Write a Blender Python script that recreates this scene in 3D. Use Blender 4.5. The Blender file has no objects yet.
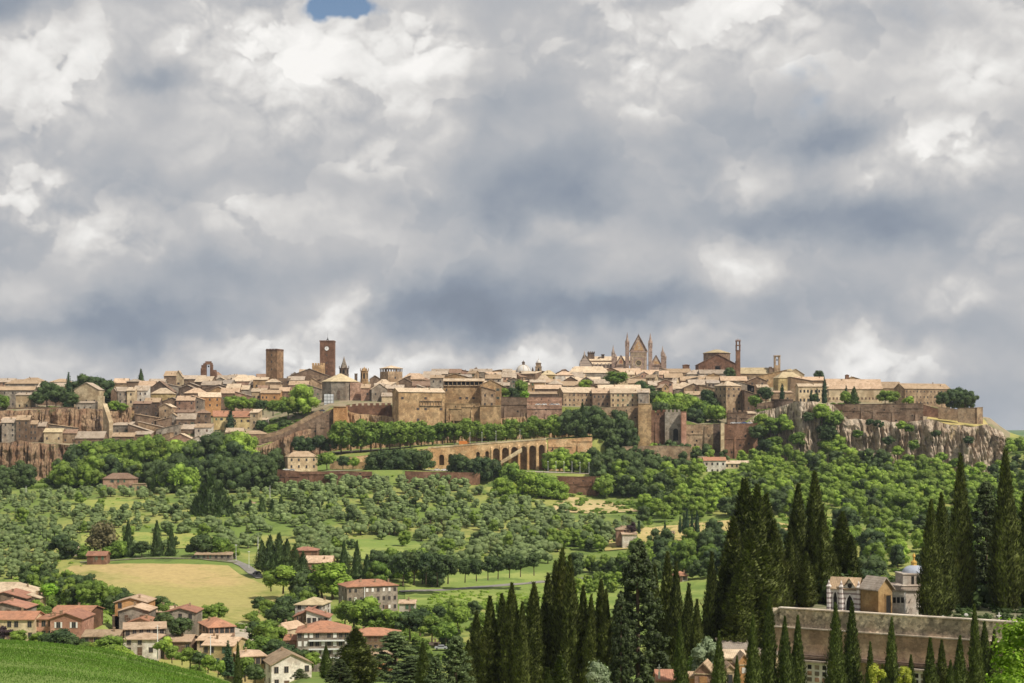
import bpy, math, random
from mathutils import Vector, Matrix, noise as mn

S = bpy.context.scene
COL = S.collection
R = math.radians
F = 1500.0          # focal length in pixels of a 1024 px wide frame
HZ = 440.0          # row of the eye level

# ---------------------------------------------------------------- camera
cam_d = bpy.data.cameras.new('camera')
cam = bpy.data.objects.new('camera', cam_d); COL.objects.link(cam)
cam.location = (0, 0, 0); cam.rotation_euler = (R(90), 0, 0)
cam_d.sensor_width = 36.0
cam_d.lens = 36.0 * F / 1024.0
cam_d.shift_y = (HZ - 341.5) / 1024.0
cam_d.clip_start = 0.5; cam_d.clip_end = 60000
S.camera = cam
S.render.resolution_x = 1024; S.render.resolution_y = 683

# ---------------------------------------------------------------- sun + exposure
HAZE = 0.000035
SUN_AZ = R(128)      # clockwise from +Y (the view direction): from the right, a little behind the camera
SUN_EL = R(50)
sd = bpy.data.lights.new('sun', 'SUN'); sd.energy = 4.9; sd.angle = R(0.6); sd.color = (1.0, 0.93, 0.82)
sun = bpy.data.objects.new('sun', sd); COL.objects.link(sun)
sdir = Vector((math.sin(SUN_AZ)*math.cos(SUN_EL), math.cos(SUN_AZ)*math.cos(SUN_EL), math.sin(SUN_EL)))
sun.rotation_euler = sdir.to_track_quat('Z', 'Y').to_euler()
sun.location = (200, -200, 400)
S.view_settings.view_transform = 'Standard'; S.view_settings.look = 'None'
S.view_settings.exposure = 0.0; S.view_settings.gamma = 1.0
S.view_settings.use_curve_mapping = False

# ---------------------------------------------------------------- node helper
class NT:
    def __init__(s, tree): s.t = tree; s.n = tree.nodes; s.l = tree.links
    def new(s, typ, **kw):
        n = s.n.new(typ)
        for k, v in kw.items(): setattr(n, k, v)
        return n
    def put(s, sock, v):
        if hasattr(v, 'is_output') or isinstance(v, bpy.types.NodeSocket): s.l.new(v, sock)
        else: sock.default_value = v
    def m(s, op, a, b=0.0, c=0.0, clamp=False):
        n = s.new('ShaderNodeMath', operation=op); n.use_clamp = clamp
        s.put(n.inputs[0], a); s.put(n.inputs[1], b); s.put(n.inputs[2], c)
        return n.outputs[0]
    def v(s, op, a, b=(0, 0, 0), out=0):
        n = s.new('ShaderNodeVectorMath', operation=op)
        s.put(n.inputs[0], a); s.put(n.inputs[1], b)
        return n.outputs[out]
    def noise(s, vec, scale, detail=4, rough=0.5, dist=0.0, out=0, lac=2.0):
        n = s.new('ShaderNodeTexNoise'); s.put(n.inputs['Vector'], vec)
        n.inputs['Scale'].default_value = scale; n.inputs['Detail'].default_value = detail
        n.inputs['Roughness'].default_value = rough; n.inputs['Distortion'].default_value = dist
        n.inputs['Lacunarity'].default_value = lac
        return n.outputs[out]
    def smooth(s, x, lo, hi, a=0.0, b=1.0):
        n = s.new('ShaderNodeMapRange', interpolation_type='SMOOTHSTEP')
        s.put(n.inputs[0], x); n.inputs[1].default_value = lo; n.inputs[2].default_value = hi
        n.inputs[3].default_value = a; n.inputs[4].default_value = b
        return n.outputs[0]
    def mix(s, f, a, b, blend='MIX'):
        n = s.new('ShaderNodeMix', data_type='RGBA', blend_type=blend)
        s.put(n.inputs[0], f)
        s.put(n.inputs[6], a if not isinstance(a, tuple) or len(a) == 4 else (*a, 1))
        s.put(n.inputs[7], b if not isinstance(b, tuple) or len(b) == 4 else (*b, 1))
        return n.outputs[2]
    def ramp(s, x, stops, interp='LINEAR'):
        n = s.new('ShaderNodeValToRGB'); s.put(n.inputs[0], x); r = n.color_ramp; r.interpolation = interp
        while len(r.elements) < len(stops): r.elements.new(0.5)
        for e, (p, c) in zip(r.elements, stops):
            e.position = p; e.color = c if len(c) == 4 else (*c, 1)
        return n.outputs[0]
    def comb(s, x, y, z=0.0):
        n = s.new('ShaderNodeCombineXYZ'); s.put(n.inputs[0], x); s.put(n.inputs[1], y); s.put(n.inputs[2], z)
        return n.outputs[0]

# ---------------------------------------------------------------- sky: clouds by direction (azimuth, elevation) over a Nishita sky
W = bpy.data.worlds.new('World'); S.world = W; W.use_nodes = True
def build_sky():
    W.node_tree.nodes.clear(); g = NT(W.node_tree)
    out = g.new('ShaderNodeOutputWorld')
    tc = g.new('ShaderNodeTexCoord'); sep = g.new('ShaderNodeSeparateXYZ'); g.l.new(tc.outputs['Generated'], sep.inputs[0])
    az = g.m('ARCTAN2', sep.outputs[0], sep.outputs[1]); el = g.m('ARCSINE', sep.outputs[2])
    U = 1500.0                                     # unit: 1/1500 radian
    p = g.comb(g.m('MULTIPLY', az, U), g.m('MULTIPLY', el, U))   # x right, y up
    # domain warp
    w1 = g.noise(p, 0.0075, 3, 0.55, out=1); w2 = g.noise(g.v('ADD', p, (311, 77, 0)), 0.028, 3, 0.6, out=1)
    off = g.v('ADD', g.v('MULTIPLY', g.v('SUBTRACT', w1, (.5, .5, .5)), (120, 70, 0)), g.v('MULTIPLY', g.v('SUBTRACT', w2, (.5, .5, .5)), (44, 32, 0)))
    pw = g.v('ADD', p, off)
    def A(px, py):
        a = math.atan((px - 512) / F); return (a * U, math.atan((HZ - py) / F * math.cos(a)) * U)
    def blobs(lst, src=pw):
        acc = None
        for (px, py, rx, ry, amp) in lst:
            c = A(px, py)
            d = g.v('LENGTH', g.v('MULTIPLY', g.v('SUBTRACT', src, (c[0], c[1], 0)), (1/rx, 1/ry, 0)), out=1)
            t = g.smooth(d, 0.0, 1.0, amp, 0.0)
            acc = t if acc is None else g.m('ADD', acc, t)
        return acc
    L = blobs([  # px, py, rx, ry, brightness
        (300, 60, 150, 90, .34), (430, 60, 70, 90, .42), (60, 70, 110, 90, .16), (15, 185, 60, 40, .26),
        (640, 60, 90, 90, .26), (760, 10, 110, 60, .26), (985, 45, 110, 90, .30), (880, 70, 130, 80, .12), (950, 155, 110, 38, .30),
        (745, 175, 55, 40, .20), (735, 262, 75, 45, .28), (858, 352, 70, 45, .38), (940, 355, 60, 30, .18), (345, 316, 50, 34, .34),
        (300, 338, 95, 26, .20), (240, 350, 120, 26, .22), (575, 225, 60, 26, .16), (130, 235, 70, 40, .22), (30, 300, 60, 40, .10),
        (420, 365, 260, 24, .24), (530, 352, 60, 28, .32), (960, 300, 60, 30, .24), (290, 215, 150, 48, .24), (380, 160, 100, 50, .18),
        (10, 360, 120, 26, .14), (700, 350, 120, 30, .06), (1010, 250, 60, 60, .10),(195,30,80,40,.14), (200, 70, 340, 110, .10), (70, 235, 150, 70, .12), (640, 40, 200, 80, .08), (330, 300, 330, 46, -.10), (720, 305, 300, 40, -.08), (230, 150, 120, 50, .08),
        (545, 185, 120, 80, -.30), (440, 215, 110, 40, -.10), (830, 140, 80, 34, -.26), (880, 220, 190, 46, -.26), (740, 215, 110, 40, -.12),
        (130, 325, 190, 42, -.30), (480, 315, 170, 50, -.34), (640, 312, 140, 30, -.24), (95, 150, 120, 60, -.13), (15, 5, 90, 34, -.25),
        (145, 68, 60, 22, -.22), (170, 200, 90, 50, -.12), (470, 130, 60, 60, -.08), (640, 375, 200, 26, -.12), (985, 395, 120, 40, -.10),
        (230, 280, 140, 30, -.12), (720, 110, 90, 60, -.05), (560, 275, 150, 30, -.10)])
    # billows: rounded lobes at several sizes, looked up again a little towards the light for lit tops and grey bases
    pl = g.v('ADD', p, g.v('MULTIPLY', off, (.40, .40, 0)))
    q = g.v('MULTIPLY', pl, (1.0, 1.25, 1.0))
    def fb(vec, sc, det, ro): return g.noise(vec, sc, det, ro)
    def puff(vec, sh=0.0):
        acc = None
        for (sc, a, oc) in ((.0085, .50, 0), (.019, .27, 3), (.043, .135, 7), (.095, .055, 11), (.2, .022, 17)):
            n = g.noise(g.v('ADD', vec, (oc*31, oc*17, oc)), sc, 0, .5)
            v = g.m('MULTIPLY', g.m('ABSOLUTE', g.m('SUBTRACT', g.m('MULTIPLY', n, 2.0), 1.0)), a*2.2)
            acc = v if acc is None else g.m('ADD', acc, v)
        return acc
    h1 = fb(q, 0.0052, 7, 0.46)
    h1u = fb(g.v('ADD', q, (-9, 34, 0)), 0.0052, 6, 0.46)
    pf = puff(q); pfu = puff(g.v('ADD', q, (-4, 11, 0)))
    rough = g.smooth(g.m('ADD', L, g.m('MULTIPLY', g.m('SUBTRACT', h1, .5), .8)), -0.06, 0.32, 0.03, 1.0)   # dark bases are smooth, lit heads are lumpy
    lit = g.m('MULTIPLY', g.m('SUBTRACT', pf, pfu), 0.62)
    sh = g.m('ADD', g.m('MULTIPLY', g.m('SUBTRACT', h1, h1u), .80), g.m('MULTIPLY', g.m('ADD', lit, g.m('MULTIPLY', g.m('SUBTRACT', pf, .34), .30)), rough))
    big = g.m('MULTIPLY', g.m('SUBTRACT', h1, 0.5), 0.34)
    t = g.m('ADD', g.m('ADD', g.m('MULTIPLY', L, 1.12), 0.535), g.m('ADD', big, sh))
    # a nearer sheet with crisp heads
    e = g.m('ADD', fb(g.v('ADD', q, (40, 500, 3)), 0.0050, 5, 0.48), g.m('MULTIPLY', g.m('SUBTRACT', pf, .34), .16))
    mask = g.smooth(g.m('ADD', e, g.m('MULTIPLY', L, 0.22)), 0.53, 0.555)
    edge = g.smooth(e, 0.53, 0.68, 0.20, -0.10)
    t = g.m('ADD', t, g.m('MULTIPLY', g.m('MULTIPLY', mask, g.m('ADD', .25, g.m('MULTIPLY', rough, .75))), edge))
    col = g.ramp(g.m('MULTIPLY', t, .78), [(0.0, (.19, .225, .285)), (0.17, (.265, .305, .37)), (0.33, (.39, .415, .455)), (0.47, (.525, .525, .535)), (0.62, (.68, .665, .65)), (0.78, (.84, .825, .80)), (1.0, (.96, .94, .91))])
    sky = g.new('ShaderNodeTexSky', sky_type='NISHITA'); sky.sun_disc = False
    sky.sun_elevation = SUN_EL; sky.sun_rotation = SUN_AZ
    b1 = g.new('ShaderNodeBackground'); g.l.new(sky.outputs[0], b1.inputs[0]); b1.inputs[1].default_value = 0.10
    b2 = g.new('ShaderNodeBackground'); g.l.new(col, b2.inputs[0]); b2.inputs[1].default_value = 1.0
    # openings to the blue
    hole = g.m('ADD', blobs([(342, 2, 52, 20, 1.5), (-150, 200, 80, 50, 1.0), (1300, 120, 90, 60, 1.0), (300, -300, 160, 90, 1.0)]), 0.0)
    cov = g.smooth(g.m('ADD', hole, g.m('MULTIPLY', g.m('SUBTRACT', pf, .34), .6)), 0.30, 0.95, 1.0, 0.0)
    mx = g.new('ShaderNodeMixShader'); g.l.new(cov, mx.inputs[0]); g.l.new(b1.outputs[0], mx.inputs[1]); g.l.new(b2.outputs[0], mx.inputs[2])
    g.l.new(mx.outputs[0], out.inputs[0])
build_sky()
W.cycles.sampling_method = 'MANUAL'; W.cycles.sample_map_resolution = 512

# ---------------------------------------------------------------- materials
def new_mat(name, rough=0.85, spec=0.25):
    m = bpy.data.materials.new(name); m.use_nodes = True
    g = NT(m.node_tree); b = m.node_tree.nodes['Principled BSDF']
    b.inputs['Roughness'].default_value = rough
    b.inputs['Specular IOR Level'].default_value = spec
    return m, g, b
def sc(c, f): return tuple(min(1, x*f) for x in c)
def pos(g): return g.new('ShaderNodeNewGeometry').outputs['Position']
def obj_rnd(g): return g.new('ShaderNodeObjectInfo').outputs['Random']
MATS = {}
def plain(name, c, rough=0.7, metal=0.0):
    if name in MATS: return MATS[name]
    m, g, b = new_mat(name, rough)
    n = g.noise(pos(g), 3.0, 3)
    g.l.new(g.mix(n, sc(c, .8), sc(c, 1.2)), b.inputs['Base Color']); b.inputs['Metallic'].default_value = metal
    MATS[name] = m; return m
def stone(name, c, c2=None, grime=.55, fine=1.6, var=.3):
    """plaster or tuff masonry: per-building tone, broad stains, fine courses"""
    m, g, b = new_mat(name, 0.9, 0.15)
    P = pos(g)
    c2 = c2 or sc(c, .72)
    broad = g.noise(P, .11, 6, .65); mid = g.noise(g.v('MULTIPLY', P, (.8, .8, .75)), .36, 7, .75); fin = g.noise(g.v('MULTIPLY', P, (1, 1, 1.6)), fine*.5, 6, .85)
    blk = g.noise(g.v('MULTIPLY', P, (1, 1, .8)), .30, 5, .7)
    col = g.mix(g.smooth(broad, .40, .58), c, (c2[0]*.92, c2[1]*.84, c2[2]*.78))
    col = g.mix(g.smooth(blk, .52, .66, 0, .6), col, (min(1, c[0]*1.28), min(1, c[1]*1.30), min(1, c[2]*1.25)))
    col = g.mix(g.smooth(mid, .45, .60, 0, min(.9, grime*1.35)), col, sc(c, .36))
    bmp = g.new('ShaderNodeBump'); bmp.inputs['Strength'].default_value = .5; bmp.inputs['Distance'].default_value = .35 if fine < 2.3 else .08; g.l.new(fin, bmp.inputs['Height']); g.l.new(bmp.outputs[0], b.inputs['Normal'])
    tone = g.m('ADD', 1-var/2, g.m('MULTIPLY', obj_rnd(g), var))
    tone = g.m('MULTIPLY', tone, g.m('ADD', .30, g.m('MULTIPLY', fin, 1.4)))
    n = g.v('SCALE', col); n.node.inputs['Scale'].default_value = 1; g.l.new(tone, n.node.inputs['Scale'])
    g.l.new(n, b.inputs['Base Color'])
    MATS[name] = m; return m
def rooftile(name, c, c2):
    m, g, b = new_mat(name, 0.9, 0.15)
    P = pos(g)
    broad = g.noise(P, .25, 4, .6); fin = g.noise(P, 1.3, 5, .85); lich = g.noise(P, .55, 5, .7)
    wv = g.new('ShaderNodeTexWave', wave_type='BANDS', bands_direction='X'); tco = g.new('ShaderNodeTexCoord')
    g.l.new(tco.outputs['Object'], wv.inputs[0]); wv.inputs['Scale'].default_value = 1.1; wv.inputs['Distortion'].default_value = .6
    col = g.mix(g.smooth(broad, .3, .7), c, c2)
    col = g.mix(g.smooth(lich, .50, .68, 0, .6), col, sc(c2, .5)); ptch = g.noise(P, .45, 4, .6); col = g.mix(g.smooth(ptch, .56, .64, 0, .45), col, (min(1, c[0]*1.15), min(1, c[1]*1.2), min(1, c[2]*1.25)))
    tone = g.m('ADD', .84, g.m('MULTIPLY', obj_rnd(g), .32))
    tone = g.m('MULTIPLY', tone, g.m('ADD', .35, g.m('MULTIPLY', fin, 1.2)))
    tone = g.m('MULTIPLY', tone, g.m('ADD', .86, g.m('MULTIPLY', wv.outputs[1], .2)))
    n = g.v('SCALE', col); g.l.new(tone, n.node.inputs['Scale']); g.l.new(n, b.inputs['Base Color'])
    MATS[name] = m; return m
WALLS = {  # wall colours and their words
    'tan': ((.40, .29, .185), 'tan stone'), 'brown': ((.25, .175, .12), 'brown stone'), 'dark': ((.17, .125, .095), 'dark brown stone'),
    'ochre': ((.50, .34, .185), 'ochre'), 'cream': ((.60, .48, .31), 'cream'), 'pink': ((.50, .32, .23), 'dusty pink'),
    'grey': ((.36, .31, .25), 'grey brown'), 'white': ((.70, .65, .57), 'whitewashed'), 'yellow': ((.60, .48, .24), 'yellow'),
    'orange': ((.56, .31, .14), 'orange'), 'salmon': ((.55, .31, .22), 'salmon pink'), 'bronze': ((.30, .19, .11), 'brown brick'), 'brick': ((.25, .14, .09), 'red brown brick'),
}
for k, (c, w) in WALLS.items(): stone('wall_' + k, c, grime=.25 if k in ('white', 'cream', 'yellow', 'salmon', 'orange') else .5)
ROOFS = {
    'pale': ((.62, .49, .345), (.48, .365, .25), 'pale tiled'), 'tanr': ((.44, .32, .21), (.34, .24, .15), 'tan tiled'),
    'brownr': ((.30, .20, .14), (.24, .15, .10), 'brown tiled'), 'red': ((.46, .22, .13), (.36, .19, .12), 'red tiled'),
    'greyr': ((.40, .34, .28), (.31, .25, .20), 'grey tiled'), 'weathered': ((.47, .38, .29), (.35, .275, .205), 'weathered'), 'gold': ((.56, .45, .28), (.44, .35, .21), 'yellowish tiled'),
    'dred': ((.40, .20, .13), (.32, .16, .11), 'dark red tiled'), 'rose': ((.58, .42, .29), (.46, .32, .21), 'rosy tiled'),
}
for k, (c, c2, w) in ROOFS.items(): rooftile('roof_' + k, c, c2)
plain('glass', (.035, .035, .04), .25); plain('frame', (.24, .19, .14)); plain('shutter_green', (.07, .13, .08)); plain('shutter_brown', (.14, .08, .05))
plain('shutter_white', (.75, .72, .66)); plain('iron', (.05, .05, .05), .5); plain('white_paint', (.78, .78, .76), .4)
plain('dark_void', (.02, .018, .016), .9)
def rock(name, c1, c2, c3):
    m, g, b = new_mat(name, 0.95, 0.1); P = pos(g)
    V = g.v('MULTIPLY', P, (1, 1, .28)); st = g.noise(V, .14, 6, .65); st2 = g.noise(V, .55, 5, .7); lay = g.noise(g.v('MULTIPLY', P, (.3, .3, 1)), .25, 4, .6)
    fin = g.noise(g.v('MULTIPLY', P, (1, 1, .5)), 1.0, 6, .8)
    bmp = g.new('ShaderNodeBump'); bmp.inputs['Strength'].default_value = .8; bmp.inputs['Distance'].default_value = 1.6; g.l.new(fin, bmp.inputs['Height']); g.l.new(bmp.outputs[0], b.inputs['Normal'])
    col = g.mix(g.smooth(st, .38, .60), c1, c2); col = g.mix(g.smooth(lay, .52, .68, 0, .8), col, c3)
    col = g.mix(g.smooth(st2, .54, .66, 0, .8), col, sc(c1, .26)); ck = g.noise(g.v('MULTIPLY', P, (1, 1, .12)), .35, 4, .6); col = g.mix(g.smooth(g.m('ABSOLUTE', g.m('SUBTRACT', ck, .5)), .0, .025, .75, 0), col, sc(c1, .22)); gn = g.noise(P, .12, 5, .7); col = g.mix(g.smooth(gn, .58, .68, 0, .55), col, (.10, .13, .04))
    n = g.v('SCALE', col); g.l.new(g.m('ADD', .55, g.m('MULTIPLY', fin, .9)), n.node.inputs['Scale']); g.l.new(n, b.inputs['Base Color'])
    MATS[name] = m; return m
rock('tuff', (.42, .26, .14), (.52, .36, .21), (.28, .20, .14)); rock('tuff_orange', (.28, .165, .10), (.38, .26, .16), (.19, .135, .10))
rock('tuff_grey', (.46, .35, .25), (.58, .48, .37), (.30, .23, .18))

def ground_mat(name, c1, c2, c3, s1=.02, s2=.12, s3=1.2, t=(.42, .62), tuft=.8):
    m, g, b = new_mat(name, 0.95, 0.1); P = pos(g)
    n1 = g.noise(P, s1, 5, .6); n2 = g.noise(P, s2, 6, .65); n3 = g.noise(P, s3, 5, .75)
    col = g.mix(g.smooth(n1, *t), c1, c2); col = g.mix(g.smooth(n2, .50, .66), col, c3)
    n = g.v('SCALE', col); g.l.new(g.m('ADD', 1-tuft/2, g.m('MULTIPLY', n3, tuft)), n.node.inputs['Scale']); g.l.new(n, b.inputs['Base Color'])
    MATS[name] = m; return m
ground_mat('hill_grass', (.15, .21, .05), (.30, .30, .09), (.095, .14, .038), .016, .07)
ground_mat('town_soil', (.30, .24, .16), (.24, .21, .13), (.12, .15, .05), .03, .09, .7)
ground_mat('spur_grass', (.075, .17, .022), (.10, .20, .03), (.05, .12, .018), .05, .25, 2.2, tuft=.9)
ground_mat('gold', (.43, .325, .145), (.34, .30, .11), (.21, .22, .06), .014, .035, .35, (.36, .56), .9)
ground_mat('meadow', (.19, .255, .06), (.28, .32, .09), (.13, .19, .045), .03, .07, .8)
ground_mat('dry', (.52, .39, .21), (.40, .34, .15), (.25, .25, .09), .05, .12, 1.0)
ground_mat('drygrass', (.50, .39, .17), (.40, .33, .12), (.24, .22, .07), .05, .12, 1.0)
ground_mat('strip', (.32, .32, .09), (.24, .29, .07), (.15, .21, .05), .05, .12, 1.0)
ground_mat('far', (.10, .17, .08), (.17, .22, .10), (.07, .12, .06), .004, .02, .05)
ground_mat('road', (.25, .23, .20), (.21, .20, .18), (.17, .16, .14), .05, .3, 2)
ground_mat('yard', (.20, .19, .12), (.12, .14, .06), (.26, .22, .16), .2, .6, 3)
ground_mat('gravel', (.44, .38, .30), (.38, .32, .25), (.28, .25, .19), .05, .3, 2)

def leaf(name, c, c2, trans=.25, var=.5, hue=.0):
    """foliage: per-tree tone, per-leaf tone, a little light let through"""
    m, g, b = new_mat(name, 0.65, 0.25)
    geo = g.new('ShaderNodeNewGeometry'); rnd = geo.outputs['Random Per Island']; oi = obj_rnd(g)
    col = g.mix(oi, c, c2); col = g.mix(g.smooth(rnd, .55, 1.0, 0, .55), col, sc(c2, 1.5)); age = g.noise(geo.outputs['Position'], .11, 3, .6); col = g.mix(g.smooth(age, .55, .72, 0, .35), col, (c2[0]*1.6, c2[1]*1.15, c2[2]))
    tone = g.m('ADD', 1-var/2, g.m('MULTIPLY', rnd, var))
    big = g.noise(geo.outputs['Position'], .13, 4, .6)
    tone = g.m('MULTIPLY', tone, g.m('ADD', .45, g.m('MULTIPLY', big, 1.1)))
    n = g.v('SCALE', col); g.l.new(tone, n.node.inputs['Scale']); g.l.new(n, b.inputs['Base Color'])
    tr = g.new('ShaderNodeBsdfTranslucent'); n2 = g.v('MULTIPLY', n, (1.2, 1.5, .5)); g.l.new(n2, tr.inputs[0])
    mx = g.new('ShaderNodeMixShader'); mx.inputs[0].default_value = trans
    o = m.node_tree.nodes['Material Output']
    g.l.new(b.outputs[0], mx.inputs[1]); g.l.new(tr.outputs[0], mx.inputs[2]); g.l.new(mx.outputs[0], o.inputs[0])
    m.cycles.use_transparent_shadow = False
    MATS[name] = m; return m
leaf('leaf_mid', (.095, .160, .026), (.165, .235, .036), .3, .32); leaf('leaf_bright', (.155, .245, .034), (.235, .325, .048), .3, .32)
leaf('leaf_dark', (.038, .068, .024), (.070, .105, .030), .25, .35); leaf('leaf_olive', (.125, .175, .062), (.170, .220, .080), .22, .35)
leaf('leaf_cypress', (.052, .066, .017), (.085, .100, .024), .15, 1.2); leaf('leaf_far_cypress', (.022, .045, .022), (.034, .062, .028), .08)
leaf('leaf_yellow', (.30, .33, .04), (.36, .36, .05)); leaf('leaf_rust', (.11, .11, .045), (.15, .13, .06)); leaf('leaf_lime', (.20, .34, .03), (.24, .40, .045), .35)
leaf('leaf_pine', (.035, .075, .028), (.05, .095, .034), .1); leaf('leaf_front', (.19, .30, .025), (.23, .35, .035), .35, .7)
leaf('leaf_plum', (.05, .03, .035), (.06, .035, .04)); leaf('leaf_mauve', (.12, .085, .07), (.14, .10, .08))
plain('bark', (.12, .085, .06), .95)

# ---------------------------------------------------------------- mesh helpers
class MB:
    """collects faces with material slots, links them as one mesh object"""
    def __init__(s): s.v = []; s.f = []; s.mi = []; s.cur = 0
    def add(s, vs, fs, mi=None):
        o = len(s.v); s.v += [tuple(v) for v in vs]; s.f += [tuple(i+o for i in f) for f in fs]
        s.mi += [s.cur if mi is None else mi]*len(fs); return s
    def box(s, x0, x1, y0, y1, z0, z1, mi=None):
        return s.add([(x0,y0,z0),(x1,y0,z0),(x1,y1,z0),(x0,y1,z0),(x0,y0,z1),(x1,y0,z1),(x1,y1,z1),(x0,y1,z1)],
                     [(3,2,1,0),(4,5,6,7),(0,1,5,4),(1,2,6,5),(2,3,7,6),(3,0,4,7)], mi)
    def lathe(s, prof, n=10, cx=0, cy=0, mi=None, jit=None):
        vs = []; fs = []
        for (r, z) in prof:
            for k in range(n):
                a = 2*math.pi*k/n; rr = r*(1+(jit(a, z) if jit else 0)); vs.append((cx+rr*math.cos(a), cy+rr*math.sin(a), z))
        for i in range(len(prof)-1):
            for k in range(n):
                k2 = (k+1) % n; fs.append((i*n+k, i*n+k2, (i+1)*n+k2, (i+1)*n+k))
        fs.append(tuple(range(n-1, -1, -1))); fs.append(tuple((len(prof)-1)*n+k for k in range(n)))
        return s.add(vs, fs, mi)
    def tube(s, a, b, ra, rb, n=6, mi=None):
        a = Vector(a); b = Vector(b); d = (b-a).normalized(); u = d.orthogonal().normalized(); w = d.cross(u)
        vs = [a + (u*math.cos(2*math.pi*k/n) + w*math.sin(2*math.pi*k/n))*ra for k in range(n)] + [b + (u*math.cos(2*math.pi*k/n) + w*math.sin(2*math.pi*k/n))*rb for k in range(n)]
        return s.add(vs, [(k, (k+1) % n, n+(k+1) % n, n+k) for k in range(n)] + [tuple(range(n, 2*n))], mi)
    def sphere(s, c, rx, ry, rz, seg=12, rings=8, mi=None, half=False):
        prof = []; t0 = 0 if half else -math.pi/2
        vs = []; fs = []
        for i in range(rings+1):
            t = t0 + (math.pi/2-t0)*i/rings
            for k in range(seg):
                a = 2*math.pi*k/seg; vs.append((c[0]+rx*math.cos(t)*math.cos(a), c[1]+ry*math.cos(t)*math.sin(a), c[2]+rz*math.sin(t)))
        for i in range(rings):
            for k in range(seg):
                k2 = (k+1) % seg; fs.append((i*seg+k, i*seg+k2, (i+1)*seg+k2, (i+1)*seg+k))
        return s.add(vs, fs, mi)
    def mesh(s, name, mats, smooth=False):
        me = bpy.data.meshes.new(name); me.from_pydata(s.v, [], s.f)
        for m in (mats if isinstance(mats, (list, tuple)) else [mats]): me.materials.append(MATS[m] if isinstance(m, str) else m)
        if len(me.materials) > 1: me.polygons.foreach_set('material_index', s.mi)
        if smooth: me.polygons.foreach_set('use_smooth', [True]*len(me.polygons))
        me.update(); return me
    def obj(s, name, mats, parent=None, loc=(0,0,0), rz=0, smooth=False):
        return link(name, s.mesh(name, mats, smooth), parent, loc, rz)
def link(name, me, parent=None, loc=(0,0,0), rz=0, scale=None):
    o = bpy.data.objects.new(name, me); COL.objects.link(o); o.parent = parent
    o.location = loc; o.rotation_euler = (0, 0, rz)
    if scale is not None: o.scale = scale if isinstance(scale, (tuple, list)) else (scale,)*3
    return o
def tag(o, label=None, cat=None, group=None, kind=None):
    if label: o['label'] = label
    if cat: o['category'] = cat
    if group: o['group'] = group
    if kind: o['kind'] = kind
    return o
def structure(o): o['kind'] = 'structure'; return o
def thing(name, label, cat, loc=(0,0,0), rz=0, group=None):
    return tag(link(name, None, None, loc, rz), label, cat, group)
def at(px, py, D): return Vector(((px-512)*D/F, D, -(py-HZ)*D/F))

# ---------------------------------------------------------------- terrain: profile by bearing, real heights
def zz(py, D): return -(py-HZ)*D/F
SPY = ['400','450','500','560','620','700','800','900','s1','s2','r1','r2']
COLS = [ # px, crest row of the near spur, rows at the stations above, Dc, base, top, (z rows) A, B, C(1300), D(1450)
 (-300, 630, [692,652,624,603,590,562,540,512,496,492,490,487], 1090, 486, 460, 455, 440, 425, 418),
 (0,   640, [692,652,624,603,590,562,535,508,495,491,487,485], 1090, 482, 444, 440, 409, 404, 396),
 (45,  643, [692,652,624,603,590,562,533,506,493,489,486,483], 1090, 480, 444, 440, 409, 402, 394),
 (105, 650, [692,652,624,603,590,562,533,505,492,488,484,481], 1090, 478, 446, 441, 410, 400, 392),
 (115, 652, [700,662,632,608,590,562,533,505,491,487,483,479], 1090, 476, 449, 438, 430, 402, 386),
 (200, 672, [700,662,632,608,597,562,533,505,490,486,482,478], 1090, 476, 449, 436, 430, 400, 384),
 (260, 695, [712,682,648,616,597,564,535,506,490,484,480,477], 1090, 473, 446, 434, 428, 398, 383),
 (300, 720, [712,682,648,616,597,565,537,508,488,474,470,464], 1100, 460, 430, 420, 414, 396, 383),
 (330, 740, [712,682,648,616,597,566,538,510,484,471,468,458], 1110, 450, 408, 405, 403, 392, 382),
 (400, 750, [712,682,648,616,597,567,540,512,482,470,467,450], 1115, 446, 406, 403, 401, 391, 381),
 (430, 755, [712,682,648,616,597,567,541,513,482,471,468,446], 1115, 444, 406, 403, 400, 390, 380),
 (480, 760, [712,682,648,616,597,568,542,514,484,472,469,443], 1120, 441, 406, 402, 400, 389, 379),
 (540, 760, [712,682,648,616,597,568,542,515,490,474,470,440], 1125, 438, 405.5, 404, 398, 387, 378),
 (595, 760, [712,682,648,616,597,568,542,516,497,476,472,437], 1130, 435, 408, 405, 399, 386, 378),
 (650, 760, [712,682,648,616,597,564,538,512,494,488,476,466], 1130, 450, 410, 404, 400, 387, 378),
 (700, 760, [700,662,632,608,588,558,532,508,492,487,476,470], 1125, 455, 425, 420, 412, 388, 378),
 (742, 760, [700,662,632,608,584,554,528,506,490,485,474,468], 1125, 456, 424.5, 412.5, 409, 389, 380),
 (760, 760, [700,662,632,608,584,554,528,506,490,485,474,468], 1125, 456, 412, 407, 404, 390, 382),
 (850, 760, [700,662,632,608,584,554,528,506,490,486,476,472], 1120, 462, 405, 403, 402, 395, 392),
 (930, 760, [700,662,632,608,584,554,528,506,492,488,480,476], 1112, 466, 425, 411, 406, 402, 402),
 (990, 760, [700,662,632,608,584,555,530,508,496,492,484,480], 1108, 472, 431, 421, 418, 420, 425),
 (1008,760, [700,662,632,608,584,556,532,510,496,488,470,462], 1110, 452, 440, 432, 432, 436, 440),
 (1040,760, [700,662,632,608,584,556,532,510,492,480,464,456], 1110, 448, 444, 442, 444, 446, 448),
 (1400,760, [700,662,632,608,584,556,532,510,500,490,480,470], 1110, 466, 462, 460, 460, 460, 460),
]
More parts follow.
